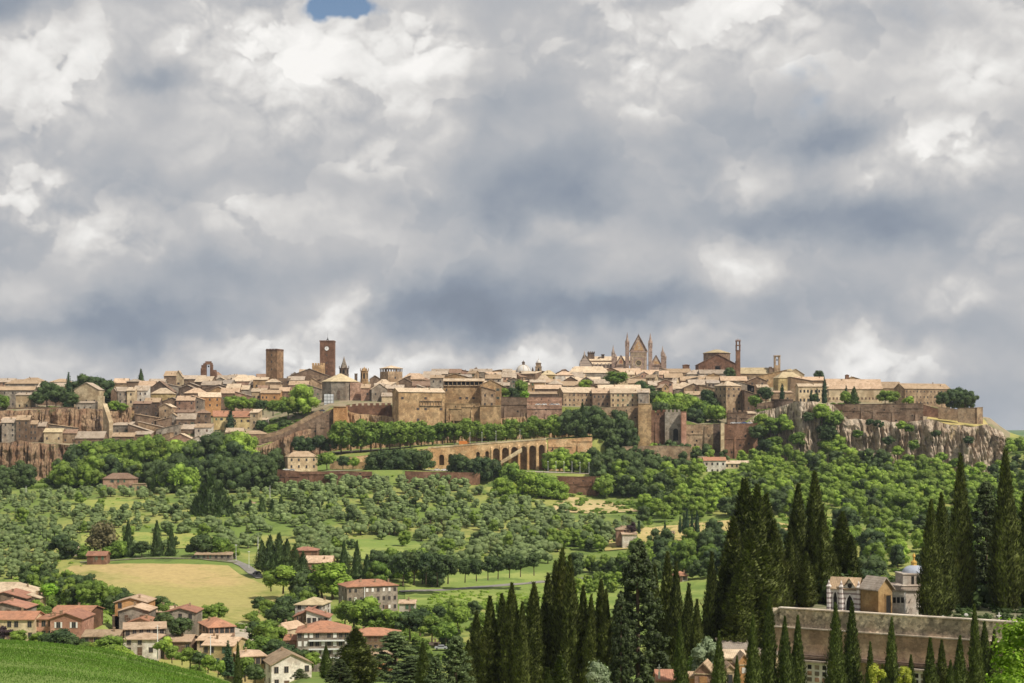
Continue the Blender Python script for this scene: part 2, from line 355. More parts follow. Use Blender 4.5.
def col_stations(c):
    px, crest, rows, Dc, base, top, A, B, C, Dd = c
    zc = zz(crest, 120)
    st = [(3, -1.7), (40, -1.7+(zc+1.7)*.30), (90, -1.7+(zc+1.7)*.74), (120, zc), (160, min(-30, zc-8)), (250, -50 if crest < 700 else -41), (330, -56 if crest < 700 else -52)]
    for D, r in zip((400,450,500,560,620,700,800,900,980,990,1051,1058), rows): st.append((D, zz(r, D)))
    st += [(Dc, zz(base, Dc)), (Dc+4, zz(top, Dc+4)), (Dc+45, zz(A, Dc+45)), (Dc+55, zz(B, Dc+55)), (1300, zz(C, 1300)), (1450, zz(Dd, 1450)),
           (1650, zz(Dd, 1450)-12), (1900, -50), (3000, -62), (30000, -75)]
    return st
CST = [(c[0], col_stations(c)) for c in COLS]
def stations(px):
    if px <= CST[0][0]: return CST[0][1]
    if px >= CST[-1][0]: return CST[-1][1]
    for (a, sa), (b, sb) in zip(CST, CST[1:]):
        if a <= px <= b:
            t = (px-a)/(b-a)
            return [(da*(1-t)+db*t, za*(1-t)+zb*t) for (da, za), (db, zb) in zip(sa, sb)]
def rumple(x, y, D):
    k = min(1, max(0, (D-150)/300)) * (1 if D < 1050 else max(0, 1-(D-1050)/60))
    return k*(1.6*mn.noise(Vector((x/75, y/75, 0))) + .35*mn.noise(Vector((x/30, y/30, 5)))) + min(1, D/100)*.25*mn.noise(Vector((x/9, y/9, 9)))*(D < 1500)
def ground(px, D):
    st = stations(px)
    for (da, za), (db, zb) in zip(st, st[1:]):
        if D <= db:
            z = za if D <= da else za + (zb-za)*(D-da)/(db-da)
            break
    else: z = st[-1][1]
    x = (px-512)*D/F
    return z + rumple(x, D, D)
def gpt(px, D, dz=0): return Vector(((px-512)*D/F, D, ground(px, D)+dz))
def gxy(x, y): return ground(512+F*x/y, y)

def build_terrain():
    pxs = [-900, -600] + [-300 + 10*i for i in range(171)] + [1700, 2100]
    sub = [6,8,8,8,6,5,5,6,6,6,6,6,8,10,10,2,6,2,6,1,4,2,4,3,2,2,3,4]
    vs = []; nrow = None
    for px in pxs:
        st = stations(px); Ds = [st[0][0]]
        for i, ((da, _), (db, _)) in enumerate(zip(st, st[1:])):
            k = sub[i] if i < len(sub) else 3
            Ds += [da + (db-da)*(j+1)/k for j in range(k)]
        nrow = len(Ds)
        for D in Ds: vs.append((( px-512)*D/F, D, ground(px, D)))
    fs = []
    for i in range(len(pxs)-1):
        for j in range(nrow-1):
            a = i*nrow+j; fs.append((a, a+nrow, a+nrow+1, a+1))
    lo = sum(sub[:20]); A = [f for i, f in enumerate(fs) if i % (nrow-1) < lo or i//(nrow-1) > 132]; B = [f for i, f in enumerate(fs) if not (i % (nrow-1) < lo or i//(nrow-1) > 132)]
    m = MB(); m.add(vs, A); structure(m.obj('ground', 'hill_grass', smooth=True))
    m = MB(); m.add(vs, B); structure(m.obj('town_ground', 'town_soil', smooth=True))
build_terrain()

def inside(p, poly):
    c = False; n = len(poly); x, y = p
    for i in range(n):
        x1, y1 = poly[i]; x2, y2 = poly[i-1]
        if (y1 > y) != (y2 > y) and x < (x2-x1)*(y-y1)/(y2-y1)+x1: c = not c
    return c
def D_of_row(px, py, lo=300, hi=1100):
    """distance at which the ground is seen at that row"""
    best = None; D = lo
    while D < hi:
        z = stations_z(px, D); r = HZ - z*F/D
        if r <= py: return D
        D += 4
    return hi
def stations_z(px, D):
    st = stations(px)
    for (da, za), (db, zb) in zip(st, st[1:]):
        if D <= db: return za if D <= da else za + (zb-za)*(D-da)/(db-da)
    return st[-1][1]
def sheet(name, left, mat, lift=.35, nx=60, ny=30, label=None):
    """a field or road laid on the ground: left = rows of (D, px_left, px_right)"""
    vs = []; fs = []
    rows = []
    for (a, b) in zip(left, left[1:]):
        k = max(1, ny//(len(left)-1))
        for j in range(k):
            t = j/k; rows.append(tuple(a[i]*(1-t)+b[i]*t for i in range(3)))
    rows.append(left[-1])
    for (D, x0, x1) in rows:
        for i in range(nx+1):
            px = x0+(x1-x0)*i/nx; vs.append(tuple(gpt(px, D, lift)))
    for j in range(len(rows)-1):
        for i in range(nx): a = j*(nx+1)+i; fs.append((a, a+1, a+nx+2, a+nx+1))
    m = MB(); m.add(vs, fs); return structure(m.obj(name, mat, smooth=True))
sheet('golden_field', [(520, 162, 262), (540, 136, 284), (560, 112, 294), (590, 92, 294), (625, 76, 286), (648, 67, 262), (672, 64, 240), (692, 72, 228)], 'gold', .25, 60, 60)
sheet('meadow_field', [(575, 425, 760), (600, 405, 770), (650, 405, 770), (690, 415, 640)], 'meadow', .25, 60, 30)
sheet('grass_strip', [(742, 78, 200), (770, 82, 222), (800, 80, 205)], 'strip', .25, 40, 12)
sheet('grass_strip', [(880, 62, 130), (905, 58, 165), (925, 72, 150)], 'strip', .25, 40, 12)
sheet('garden_field', [(480, 40, 118), (520, 62, 122), (560, 60, 118), (585, 58, 100)], 'meadow', .25, 30, 16)
sheet('slope_meadow', [(720, 355, 425), (760, 340, 430), (800, 345, 415)], 'meadow', .4, 30, 12)
sheet('slope_clearing', [(930, 272, 320), (965, 285, 335)], 'meadow', .4, 20, 8)
sheet('dry_bank', [(905, 548, 640), (935, 556, 625), (962, 570, 600)], 'dry', .4, 30, 12)
sheet('dry_clearing', [(760, 605, 780), (800, 600, 800), (835, 620, 760)], 'drygrass', .4, 30, 12)
def road(name, pts, half, mat='road', lift=.25):
    """pts (px, D); half width in metres"""
    P = [gpt(*p) for p in pts]; fine = []
    for a, b, (pa, da), (pb, db) in zip(P, P[1:], pts, pts[1:]):
        k = max(2, int((b-a).length/6))
        for j in range(k): t = j/k; fine.append(gpt(pa+(pb-pa)*t, da+(db-da)*t))
    fine.append(P[-1]); vs = []; fs = []
    for i, p in enumerate(fine):
        d = (fine[min(i+1, len(fine)-1)] - fine[max(i-1, 0)]); d.z = 0; d.normalize(); n = Vector((-d.y, d.x, 0))
        for s in (-1, 1):
            q = p + n*half*s; vs.append((q.x, q.y, max(p.z, gxy(q.x, q.y))+lift))
    for i in range(len(fine)-1): fs.append((2*i, 2*i+2, 2*i+3, 2*i+1))
    m = MB(); m.add(vs, fs); return structure(m.obj(name, mat))
road('road', [(232, 705), (244, 694), (254, 676), (262, 662)], 2.6)
road('road', [(238, 470), (242, 500), (250, 540)], 5, 'gravel')
road('road', [(400, 632), (440, 636), (500, 650), (560, 664), (600, 674), (660, 684)], 3.0)
road('road', [(268, 1018), (300, 1012), (360, 1008), (430, 1008), (520, 1006), (600, 1004), (650, 1000)], 7, 'gravel')
road('road', [(330, 1085), (400, 1080), (480, 1078), (540, 1076), (596, 1075)], 9, 'gravel')
road('road', [(80, 700), (140, 708), (200, 706), (236, 700)], 2, 'yard')
# air: one even volume round everything on the ground
hz = bpy.data.materials.new('haze'); hz.use_nodes = True; hz.node_tree.nodes.clear()
_v = hz.node_tree.nodes.new('ShaderNodeVolumePrincipled'); _o = hz.node_tree.nodes.new('ShaderNodeOutputMaterial'); hz.node_tree.links.new(_v.outputs[0], _o.inputs['Volume'])
_v.inputs['Color'].default_value = (.78, .87, 1, 1); _v.inputs['Density'].default_value = HAZE; _v.inputs['Anisotropy'].default_value = .1
_h = MB().box(-31000, 31000, -120, 31000, -80, 190).obj('haze', hz); _h['kind'] = 'stuff'; _h['label'] = 'thin pale air haze over the valley and hill town'
# far country beyond the rock
def hills():
    vs = []; fs = []; n = 90
    for j, D in enumerate((2600, 3000, 3600, 4400, 5600)):
        for i in range(n):
            px = 850 + i*8; h = (434 - 6*mn.noise(Vector((px/60, j*.7, 0))) + (0, 2, 1, -2, -3)[j]) if j else 470
            vs.append(tuple(at(px, h + max(0, (930-px)*.35), D)))
    for j in range(4):
        for i in range(n-1): a = j*n+i; fs.append((a, a+1, a+n+1, a+n))
    m = MB(); m.add(vs, fs); structure(m.obj('distant_hills', 'far', smooth=True))
hills()

# ---------------------------------------------------------------- house builder
NEAR = []                     # footprints (px0, px1, D, rows) to keep trees off
REG = []
WIN = {}
def window_mesh(w, h, style):
    k = (w, h, style)
    if k not in WIN:
        m = MB(); t = .10
        for (a, b, c, d) in ((-w/2-t, -w/2, -t, h+t), (w/2, w/2+t, -t, h+t), (-w/2, w/2, -t, 0), (-w/2, w/2, h, h+t)): m.box(a, b, -.07, .05, c, d, 0)
        m.box(-w/2, w/2, -.035, .04, 0, h, 1)
        m.box(-.03, .03, -.055, .03, 0, h, 0)
        if style in ('green', 'brown', 'white'):
            for s in (-1, 1): x = s*(w/2+t+w*.24); m.box(x-w*.22, x+w*.22, -.10, -.02, -.02, h+.02, 2)
        if style.startswith('closed'): m.box(-w/2+.02, w/2-.02, -.065, 0, .02, h-.02, 2)
        sh = {'green': 'shutter_green', 'brown': 'shutter_brown', 'white': 'shutter_white', 'closed_green': 'shutter_green', 'closed_brown': 'shutter_brown', 'closed_white': 'shutter_white'}.get(style, 'shutter_brown')
        WIN[k] = m.mesh('window', ['frame', 'glass', sh])
    return WIN[k]
DOOR = {}
def door_mesh(w=1.2, h=2.3, mat='shutter_brown'):
    if (w, h, mat) not in DOOR:
        m = MB(); m.box(-w/2-.15, -w/2, -.12, .05, 0, h+.15, 0).box(w/2, w/2+.15, -.12, .05, 0, h+.15, 0).box(-w/2, w/2, -.12, .05, h, h+.15, 0)
        m.box(-w/2, w/2, -.05, .04, 0, h, 1); m.box(-.02, .02, -.07, 0, .1, h-.1, 0)
        DOOR[(w, h, mat)] = m.mesh('door', ['frame', mat])
    return DOOR[(w, h, mat)]
CHIM = None
def chimney(parent, x, y, z, s=1.0):
    global CHIM
    if CHIM is None:
        m = MB(); m.box(-.35, .35, -.3, .3, -1.0, 1.2, 0).box(-.45, .45, -.4, .4, 1.45, 1.56, 1)
        for a in (-.3, .3): m.box(a-.06, a+.06, -.25, .25, 1.2, 1.45, 0)
        CHIM = m.mesh('chimney', ['wall_tan', 'roof_tanr'])
    return link('chimney', CHIM, parent, (x, y, z), 0, s)
def slab(m, pts, t=.22):
    n = len(pts); m.add(list(pts) + [(p[0], p[1], p[2]-t) for p in pts],
        [tuple(range(n)), tuple(range(2*n-1, n-1, -1))] + [(i, n+i, n+(i+1) % n, (i+1) % n) for i in range(n)])
def roof_mb(typ, w, d, h, r, ov=.5):
    """roof slabs over a w x d block whose eaves are at h; lifted so that they sit on the walls"""
    m = MB(); W2 = w/2+ov; D2 = d/2+ov; t = .22; z0 = h+.23
    if typ in ('g', 'h'):
        k = r/(d/2); ze = z0-ov*k; zr = z0+r
        if typ == 'g':
            slab(m, [(-W2,-D2,ze),(W2,-D2,ze),(W2,0,zr),(-W2,0,zr)]); slab(m, [(W2,D2,ze),(-W2,D2,ze),(-W2,.02,zr-.02),(W2,.02,zr-.02)])
        else:
            if w >= d:
                e = W2-D2*.95; a, b = (-e, 0, zr), (e, 0, zr)
                slab(m, [(-W2,-D2,ze),(W2,-D2,ze),b,a]); slab(m, [(W2,D2,ze),(-W2,D2,ze),a,b]); slab(m, [(W2,-D2,ze),(W2,D2,ze),b]); slab(m, [(-W2,D2,ze),(-W2,-D2,ze),a])
            else:
                e = D2-W2*.95; a, b = (0, -e, zr), (0, e, zr)
                slab(m, [(-W2,-D2,ze),(W2,-D2,ze),a]); slab(m, [(W2,D2,ze),(-W2,D2,ze),b]); slab(m, [(W2,-D2,ze),(W2,D2,ze),b,a]); slab(m, [(-W2,D2,ze),(-W2,-D2,ze),a,b])
    elif typ == 'f':
        k = r/(w/2); ze = z0-ov*k; zr = z0+r
        slab(m, [(-W2,-D2,ze),(0,-D2,zr),(0,D2,zr),(-W2,D2,ze)]); slab(m, [(W2,D2,ze),(.02,D2,zr-.02),(.02,-D2,zr-.02),(W2,-D2,ze)])
    elif typ == 's':
        k = r/d; slab(m, [(-W2,-D2,z0-ov*k),(W2,-D2,z0-ov*k),(W2,D2,z0+r+ov*k),(-W2,D2,z0+r+ov*k)])
    elif typ == 'l':      # falls to the left
        k = r/w; slab(m, [(-W2,-D2,z0-ov*k),(W2,-D2,z0+r+ov*k),(W2,D2,z0+r+ov*k),(-W2,D2,z0-ov*k)])
    elif typ == 'r':
        k = r/w; slab(m, [(-W2,-D2,z0+r+ov*k),(W2,-D2,z0-ov*k),(W2,D2,z0-ov*k),(-W2,D2,z0+r+ov*k)])
    elif typ == 'flat':
        m.box(-W2+.2, W2-.2, -D2+.2, D2-.2, h, h+.3)
    return m
def wall_mb(typ, w, d, h, r, foot=6):
    m = MB(); x = w/2; y = d/2
    m.box(-x, x, -y, y, -foot, h)
    if typ == 'g':
        for s in (-1, 1): m.add([(s*x,-y,h),(s*x,y,h),(s*x,0,h+r),(s*(x-.3),-y,h),(s*(x-.3),y,h),(s*(x-.3),0,h+r)], [(0,1,2),(5,4,3),(0,2,5,3),(1,4,5,2)])
    elif typ == 'f':
        for s in (-1, 1): m.add([(-x,s*y,h),(x,s*y,h),(0,s*y,h+r),(-x,s*(y-.3),h),(x,s*(y-.3),h),(0,s*(y-.3),h+r)], [(0,1,2),(5,4,3),(0,2,5,3),(1,4,5,2)])
    elif typ == 's': m.add([(-x,-y,h),(x,-y,h),(x,y,h),(-x,y,h),(x,y,h+r),(-x,y,h+r)], [(0,3,5),(1,4,2),(3,2,4,5),(0,5,4,1)])
    elif typ == 'l': m.add([(-x,-y,h),(x,-y,h),(x,y,h),(-x,y,h),(x,-y,h+r),(x,y,h+r)], [(0,1,4),(3,5,2),(1,2,5,4),(0,4,5,3)])
    elif typ == 'r': m.add([(-x,-y,h),(x,-y,h),(x,y,h),(-x,y,h),(-x,-y,h+r),(-x,y,h+r)], [(0,1,4),(3,5,2),(0,4,5,3),(1,2,5,4)])
    return m
ROWWORD = {0: 'low', 1: 'one-storey', 2: 'two-storey', 3: 'three-storey', 4: 'four-storey', 5: 'five-storey'}
DULL = set()
def house(row, x0, x1, yb, ye, yr, D, typ='g', wall='tan', roof='pale', rows=2, cols=None, rot=0, d=None, label=None, cat='house', name='house',
          styles=None, winsize=(1.1, 1.7), chim=None, ov=.5, group=None, skip=.12, sidecols=None, seed=None):
    rg = random.Random((seed or 0) + int(x0*7+ye*13+D)); s = D/F
    if row in DULL:
        wall = {'tan': rg.choice(['tan', 'grey', 'brown']), 'ochre': rg.choice(['tan', 'ochre', 'grey'])}.get(wall, wall); roof = {'pale': rg.choice(['pale', 'weathered', 'weathered']), 'rose': rg.choice(['weathered', 'rose', 'tanr']), 'tanr': rg.choice(['tanr', 'weathered', 'brownr'])}.get(roof, roof)
    Wd = (x1-x0)*s; th = R(rot)
    if d is None: d = min(max(Wd*.8, 7), 13)
    if rot: d = min(d, Wd*.8/abs(math.sin(th)))
    w = (Wd - d*abs(math.sin(th)))/math.cos(th)
    zb = zz(yb, D); ze = zz(ye, D); h = ze-zb
    cy = D + (d*math.cos(th) + w*abs(math.sin(th)))/2
    cx = ((x0+x1)/2-512)*s*cy/D if abs(rot) < 4 else ((x0+x1)/2-512)*cy/F
    if typ == 'f': Dr = D
    elif typ in ('l', 'r'): Dr = D
    else: Dr = D + d/2*(2 if typ == 's' else 1)
    r = max(.5, zz(yr, Dr)-ze) if typ != 'flat' else .3
    ov = min(ov, w*.08)
    t = link(name, None, None, (cx, cy, zb), th)
    wmat = 'wall_' + wall
    wall_mb(typ, w, d, h, r).obj('wall', wmat, t)
    ro = roof_mb(typ, w, d, h, r, ov).obj('roof', 'roof_' + roof, t)
    if rows:
        if cols is None: cols = max(1, int(w/3.3))
        sty = styles or rg.choice((['plain', 'brown'], ['plain', 'closed_brown'], ['green', 'closed_green', 'plain'], ['plain'], ['plain']))
        fh = h/rows if rows > 1 or h < 4.5 else h
        def put(nc, L, place, ang):
            for i in range(rows):
                for j in range(nc):
                    if rg.random() < skip: continue
                    u = -L/2 + L*(j+.5)/nc + rg.uniform(-.12, .12)*min(1, L/nc/3); z = h - (i+1)*fh + fh*.30 + .1
                    ww, hh = winsize
                    st = rg.choice(sty)
                    if i == rows-1 and rows > 1 and rg.random() < .25: hh *= 1.2; z -= .35
                    if L/nc < ww*2.2 and not st.startswith('closed'): st = 'plain'
                    wd = window_mesh(ww, round(min(hh, fh*.62), 1), st)
                    o = link('window', wd, t, place(u, z), ang)
        put(cols, w, lambda u, z: (u, -d/2-.012, z), 0)
        sc_ = sidecols if sidecols is not None else max(1, int(d/4.5))
        if rot > 6: put(sc_, d, lambda u, z: (-w/2-.012, u, z), R(-90))
        if rot < -6: put(sc_, d, lambda u, z: (w/2+.012, u, z), R(90))
    nch = chim if chim is not None else (1 if rg.random() < .6 else 2)
    for k in range(nch):
        if typ == 'flat': break
        u = rg.uniform(-.38, .38)*w; v = rg.uniform(-.3, .3)*d
        if typ == 'g' or (typ == 'h' and w >= d): zc = h+.2+r*(1-abs(v)/(d/2)) ; zc = zc if abs(u) < w/2-d/2 or typ == 'g' else h+.2+r*.4
        elif typ == 'f' or typ == 'h': zc = h+.2+r*(1-abs(u)/(w/2))*.9
        elif typ == 's': zc = h+.2+r*(v/d+.5)
        elif typ == 'l': zc = h+.2+r*(u/w+.5)
        else: zc = h+.2+r*(.5-u/w)
        chimney(ro, u, v, zc, .8)
    if D < 720 and rows: link('door', door_mesh(), t, (rg.uniform(-.3, .3)*w, -d/2-.014, 0))
    NEAR.append((x0, x1, D, d, yb))
    t['category'] = cat
    if group: t['group'] = group
    if label: t['label'] = label
    else: REG.append((row, (x0+x1)/2, t, rows, wall, roof, typ))
    t['_d'] = 0; del t['_d']
    return t
ORD = ['', 'first','second','third','fourth','fifth','sixth','seventh','eighth','ninth','tenth','eleventh','twelfth','thirteenth','fourteenth','fifteenth','sixteenth','seventeenth','eighteenth','nineteenth','twentieth','twenty-first','twenty-second','twenty-third','twenty-fourth','twenty-fifth','twenty-sixth','twenty-seventh','twenty-eighth','twenty-ninth','thirtieth']
def finish_labels():
    rows = {}
    for e in REG: rows.setdefault(e[0], []).append(e)
    for rn, es in rows.items():
        es.sort(key=lambda e: e[1]); n = len(es)
        for i, (_, _, t, k, wall, roof, typ) in enumerate(es):
            shp = {'f': 'gabled ', 'h': 'hipped '}.get(typ, '')
            base = '%s %s house, %s roof' % (ROWWORD.get(k, 'tall'), WALLS[wall][1], ROOFS[roof][2].replace(' tiled', ''))
            if n == 1: where = 'alone ' + rn
            elif i < (n+1)//2: where = '%s from left %s' % (ORD[i+1], rn)
            else: where = '%s from right %s' % (ORD[n-i], rn)
            if n > 1: where = where.replace('first from left', 'leftmost').replace('first from right', 'rightmost') if i in (0, n-1) else where
            t['label'] = base + ', ' + where
H = house

# ---------------------------------------------------------------- rock faces (real displaced relief)
def crag(name, label, pts, mat, amp=4.0, step=.9, nv=44, seed=0, lean=.25, cat=None):
    """pts: (px, D, row of the top, row of the foot)"""
    vs = []; cols = []
    px = pts[0][0]; xs = []
    while px < pts[-1][0]: xs.append(px); px += step
    xs.append(pts[-1][0])
    for px in xs:
        for a, b in zip(pts, pts[1:]):
            if a[0] <= px <= b[0]:
                t = (px-a[0])/(b[0]-a[0]); D, yt, yb = [a[i]*(1-t)+b[i]*t for i in (1, 2, 3)]; break
        z1 = zz(yt, D); z0 = zz(yb, D)-4; x = (px-512)*D/F
        z1 += 1.2*mn.noise(Vector((x/9, seed, 1)))
        for j in range(nv+1):
            t = j/nv; z = z1 + (z0-z1)*t
            wv = 1.5*mn.noise(Vector((x/20, z/16, seed+7)))
            r1 = 1-abs(mn.noise(Vector((x/11+wv*.3, seed*3.1, z/48))))*2.4; r2 = 1-abs(mn.noise(Vector((x/4.5+wv*.5, seed+4, z/26))))*2.4
            bl = mn.noise(Vector((x/6, seed, z/7))); q3 = mn.noise(Vector((x/1.7, seed, z/2.4))); st = mn.noise(Vector((x/30, seed+2, z/5)))
            o = amp*(.80*r1 + .42*r2 + .42*bl + .22*q3 + .30*st) * min(1, .25+t*5)
            ck = max(0, 1-abs(mn.noise(Vector((x/7+wv*.25, seed+9, z/60))))*7) + .7*max(0, 1-abs(mn.noise(Vector((x/3.1, seed+14, z/22))))*6)
            o -= amp*.75*ck*min(1, .3+t*4)
            y = D - 5 - o - lean*(z1-z)*.5
            vs.append((x, y, z))
        # back over the edge
        vs.append((x, D+9, z1-1.0))
    n = nv+2
    fs = []
    for i in range(len(xs)-1):
        for j in range(nv): a = i*n+j; fs.append((a, a+1, a+n+1, a+n))
        a = i*n; fs.append((a, a+n, a+n+nv+1, a+nv+1))
    m = MB(); m.add(vs, fs); o = m.obj(name, mat)
    structure(o); return o
def wall_run(label, pts, mat, thick=1.6, cat='wall', name='stone_wall', foot=3, cope=True, cren=0, group=None):
    """a standing wall through (px, D, row of the top, row of the foot)"""
    m = MB(); c = MB(); P = [(Vector(((p[0]-512)*p[1]/F, p[1], 0)), zz(p[2], p[1]), zz(p[3], p[1])-foot) for p in pts]
    for (a, za, fa), (b, zb, fb) in zip(P, P[1:]):
        d = (b-a).normalized(); n = Vector((-d.y, d.x, 0))*thick/2
        if n.y < 0: n = -n
        def prism(mm, a, b, n, l0, l1, h0, h1): mm.add([tuple(a-n)[:2]+(l0,), tuple(b-n)[:2]+(l1,), tuple(b+n)[:2]+(l1,), tuple(a+n)[:2]+(l0,), tuple(a-n)[:2]+(h0,), tuple(b-n)[:2]+(h1,), tuple(b+n)[:2]+(h1,), tuple(a+n)[:2]+(h0,)],
                [(3,2,1,0),(4,5,6,7),(0,1,5,4),(1,2,6,5),(2,3,7,6),(3,0,4,7)])
        k = max(1, int((b-a).length/5)) if cope else 1
        prism(m, a, b, n, fa, fb, za, zb)
        if cope: prism(c, a, b, n*1.12, za+.003, zb+.003, za+.30, zb+.30)
        if cren:
            L = (b-a).length; nn = max(1, int(L/cren))
            for i in range(nn):
                t0, t1 = (i+.2)/nn, (i+.8)/nn; p0, p1 = a+(b-a)*t0, a+(b-a)*t1; z0, z1 = za+(zb-za)*t0, za+(zb-za)*t1
                prism(c, p0, p1, n*.9, z0+.31, z1+.31, z0+1.9, z1+1.9)
    x0, z0 = P[0][0], P[0][2]
    rel = MB(); hol = MB(); rr = random.Random(int(pts[0][0]*3+pts[0][2]))
    for (a, za, fa), (b, zb, fb) in zip(P, P[1:]):
        L = (b-a).length; H_ = min(za, zb)-max(fa, fb)-foot
        if H_ < 6.5 or cat != 'wall' or pts[0][1] < 900: continue
        d = (b-a).normalized(); n = Vector((d.y, -d.x, 0)); n = n if n.y < 0 else -n
        k = max(1, int(L/rr.uniform(9, 15)))
        for i in range(k):
            cc = a + d*(L*(i+rr.uniform(.25, .75))/k) + n*thick/2; w = rr.uniform(.7, 1.6); top = min(za, zb) - rr.uniform(.5, H_*.5)
            p, q = cc-d*w, cc+d*w; o = rr.uniform(.6, 1.5)
            rel.add([tuple(v)[:2]+(fa,) for v in (p+n*o*1.5, q+n*o*1.5, q, p)] + [tuple(v)[:2]+(top,) for v in (p+n*o*.3, q+n*o*.3, q, p)], [(3,2,1,0),(4,5,6,7),(0,1,5,4),(1,2,6,5),(3,0,4,7)])
        zl = min(za, zb) - H_*rr.uniform(.22, .5); p, q = a+n*thick/2, b+n*thick/2
        rel.add([tuple(v)[:2]+(zl,) for v in (p+n*.35, q+n*.35, q, p)] + [tuple(v)[:2]+(zl+.5,) for v in (p+n*.35, q+n*.35, q, p)], [(3,2,1,0),(4,5,6,7),(0,1,5,4)])
        for i in range(int(L*H_/55)):
            cc = a + d*rr.uniform(.04, .96)*L + n*(thick/2+.03); z = rr.uniform(max(fa, fb)+foot, min(za, zb)-1.5); w, h = rr.uniform(.25, .7), rr.uniform(.4, 1.6)
            hol.add([tuple(cc-d*w)[:2]+(z,), tuple(cc+d*w)[:2]+(z,), tuple(cc+d*w)[:2]+(z+h,), tuple(cc-d*w)[:2]+(z+h,)], [(0,1,2,3)])
    t = thing(name, label, cat, (x0.x, x0.y, z0), 0, group)
    off = (-x0.x, -x0.y, -z0)
    if rel.v: r_ = rel.obj('buttresses', mat, t, off)
    if hol.v: hol.obj('weep_holes', 'dark_void', t, off)['kind'] = 'stuff'
    m.obj('masonry', mat, t, off)
    if cope: c.obj('battlement' if cren else 'coping', mat, t, off)
    return t

# ---------------------------------------------------------------- rocks under the town
crag('left_cliff', '', [(-60,1092,442,486),(0,1092,443,486),(20,1088,441,484),(45,1092,443,480),(80,1095,446,478),(120,1095,449,476),(200,1096,449,476),(262,1096,447,474),(300,1102,431,464),(325,1110,426,456),(338,1112,428,450)], 'tuff_orange', 3.5, seed=1)
crag('upper_cliff', '', [(-60,1142,410,446),(0,1142,411,446),(36,1142,410,446),(60,1140,408,446),(95,1142,409,446),(112,1146,411,440),(134,1150,408,440)], 'tuff_orange', 3.5, seed=2)
crag('central_cliff', '', [(338,1114,411,450),(390,1114,417,448),(440,1116,409,446),(480,1120,408,446),(500,1120,418,444),(540,1122,416,442),(600,1126,412,440),(640,1126,417,442),(668,1126,424,458)], 'tuff', 3.0, seed=3)
crag('ravine_cliff', '', [(655,1132,422,462),(690,1130,430,462),(722,1128,430,462),(745,1126,426,462)], 'tuff_orange', 2.5, seed=4)
crag('eastern_cliff', '', [(745,1130,424,462),(758,1132,412,464),(774,1128,408,466),(790,1118,403,468),(800,1112,402,470),(818,1116,402,470),(832,1124,405,468),(846,1118,419,472),(870,1116,420,474),(893,1114,422,476),(915,1112,421,476),(926,1108,419,478),(950,1106,425,478),(965,1104,427,478),(985,1104,425,478),(998,1108,430,476),(1006,1114,440,474),(1012,1122,452,474)], 'tuff_grey', 5.0, seed=5, nv=60, lean=.3)
sheet('dry_terrace', [(1112, 928, 990), (1120, 926, 990), (1152, 930, 984)], 'drygrass', 1.2, 30, 8)

# ================================================================ TOWN, from left to right
c1 = 'on the upper left crag'
DULL |= {'on the upper left crag', 'on the lower left ledge', 'in the top left cluster', 'in the stepped left cluster', 'in the lower left cluster', 'among roofs by clock tower', 'on the left skyline', 'among central roofs', 'among roofs behind convent', 'just under the cathedral', 'between the two churches', 'among roofs under cathedral', 'among roofs under brick church', 'on the skyline', 'below the clock tower', 'right of the octagonal church'}
H(c1, -14, 36, 407, 390, 386.7, 1168, 'g', 'grey', 'tanr', 3, 6, d=10)
H(c1, 8, 44, 400, 383.5, 379.5, 1235, 'h', 'ochre', 'rose', 2, 5)
H(c1, 22, 45, 396, 381, 377.8, 1265, 'h', 'tan', 'tanr', 1, 3)
H(c1, 17.5, 32, 412, 395, 393, 1150, 's', 'cream', 'tanr', 1, 2, d=8)
H(c1, 40, 66, 400, 387, 383, 1225, 'g', 'tan', 'rose', 2, 4)
H(c1, 52, 72, 396, 382, 379, 1262, 'h', 'ochre', 'tanr', 2, 3)
H(c1, 62, 79, 404, 392, 388.5, 1200, 'g', 'tan', 'rose', 2, 3)
t = H(c1, 76, 103, 408, 389.5, 382.5, 1158, 'f', 'cream', 'tanr', 1, 3, d=13, rot=-6, chim=0, label='cream gabled hall with three upper windows, standing on rock edge beside umbrella pines', cat='hall', name='hall', winsize=(1.0, 2.0))
H(c1, 77, 100, 412, 403, 401.5, 1150, 's', 'grey', 'tanr', 1, 4, d=6)
wall_run('tall cream buttress propping the gabled hall above the left rock face', [(98.5,1150,396,432),(104,1150,396,434)], 'wall_cream', 4, cat='buttress', name='buttress', cope=False)
wall_run('low brown garden wall along the rock edge left of the gabled hall', [(-30,1146,408,412),(18,1146,408,413),(60,1146,407.5,412),(77,1146,407.5,412)], 'wall_brown', 1.2)
wall_run('leaning cream buttress wall right of the gabled hall, running down the crag', [(105,1130,404,440),(111,1122,422,446)], 'wall_cream', 3, name='buttress_wall', cat='buttress')
wall_run('ochre terrace wall under the green garden left of the stepped houses', [(107,1148,411,424),(120,1148,409,424),(134,1148,411,424)], 'wall_ochre', 1.5)
c2 = 'on the lower left ledge'
H(c2, -16, 2, 442, 426, 422, 1112, 'g', 'brown', 'tanr', 2, 3)
H(c2, 2, 18, 438, 422.5, 418.5, 1108, 'g', 'tan', 'tanr', 3, 2, rot=10)
H(c2, 18, 31, 439.5, 419.7, 415.5, 1108, 'g', 'tan', 'tanr', 3, 2, styles=['plain'])
H(c2, 31, 38.5, 441, 424, 420.5, 1110, 'g', 'tan', 'tanr', 3, 2)
H(c2, 38.5, 47, 442, 426, 422, 1112, 'g', 'brown', 'rose', 2, 1)
H(c2, 46, 64, 443, 432, 428.5, 1106, 'g', 'cream', 'gold', 1, 3, styles=['plain'])
H(c2, 50, 77, 438, 427.5, 424, 1122, 'r', 'tan', 'rose', 1, 4)
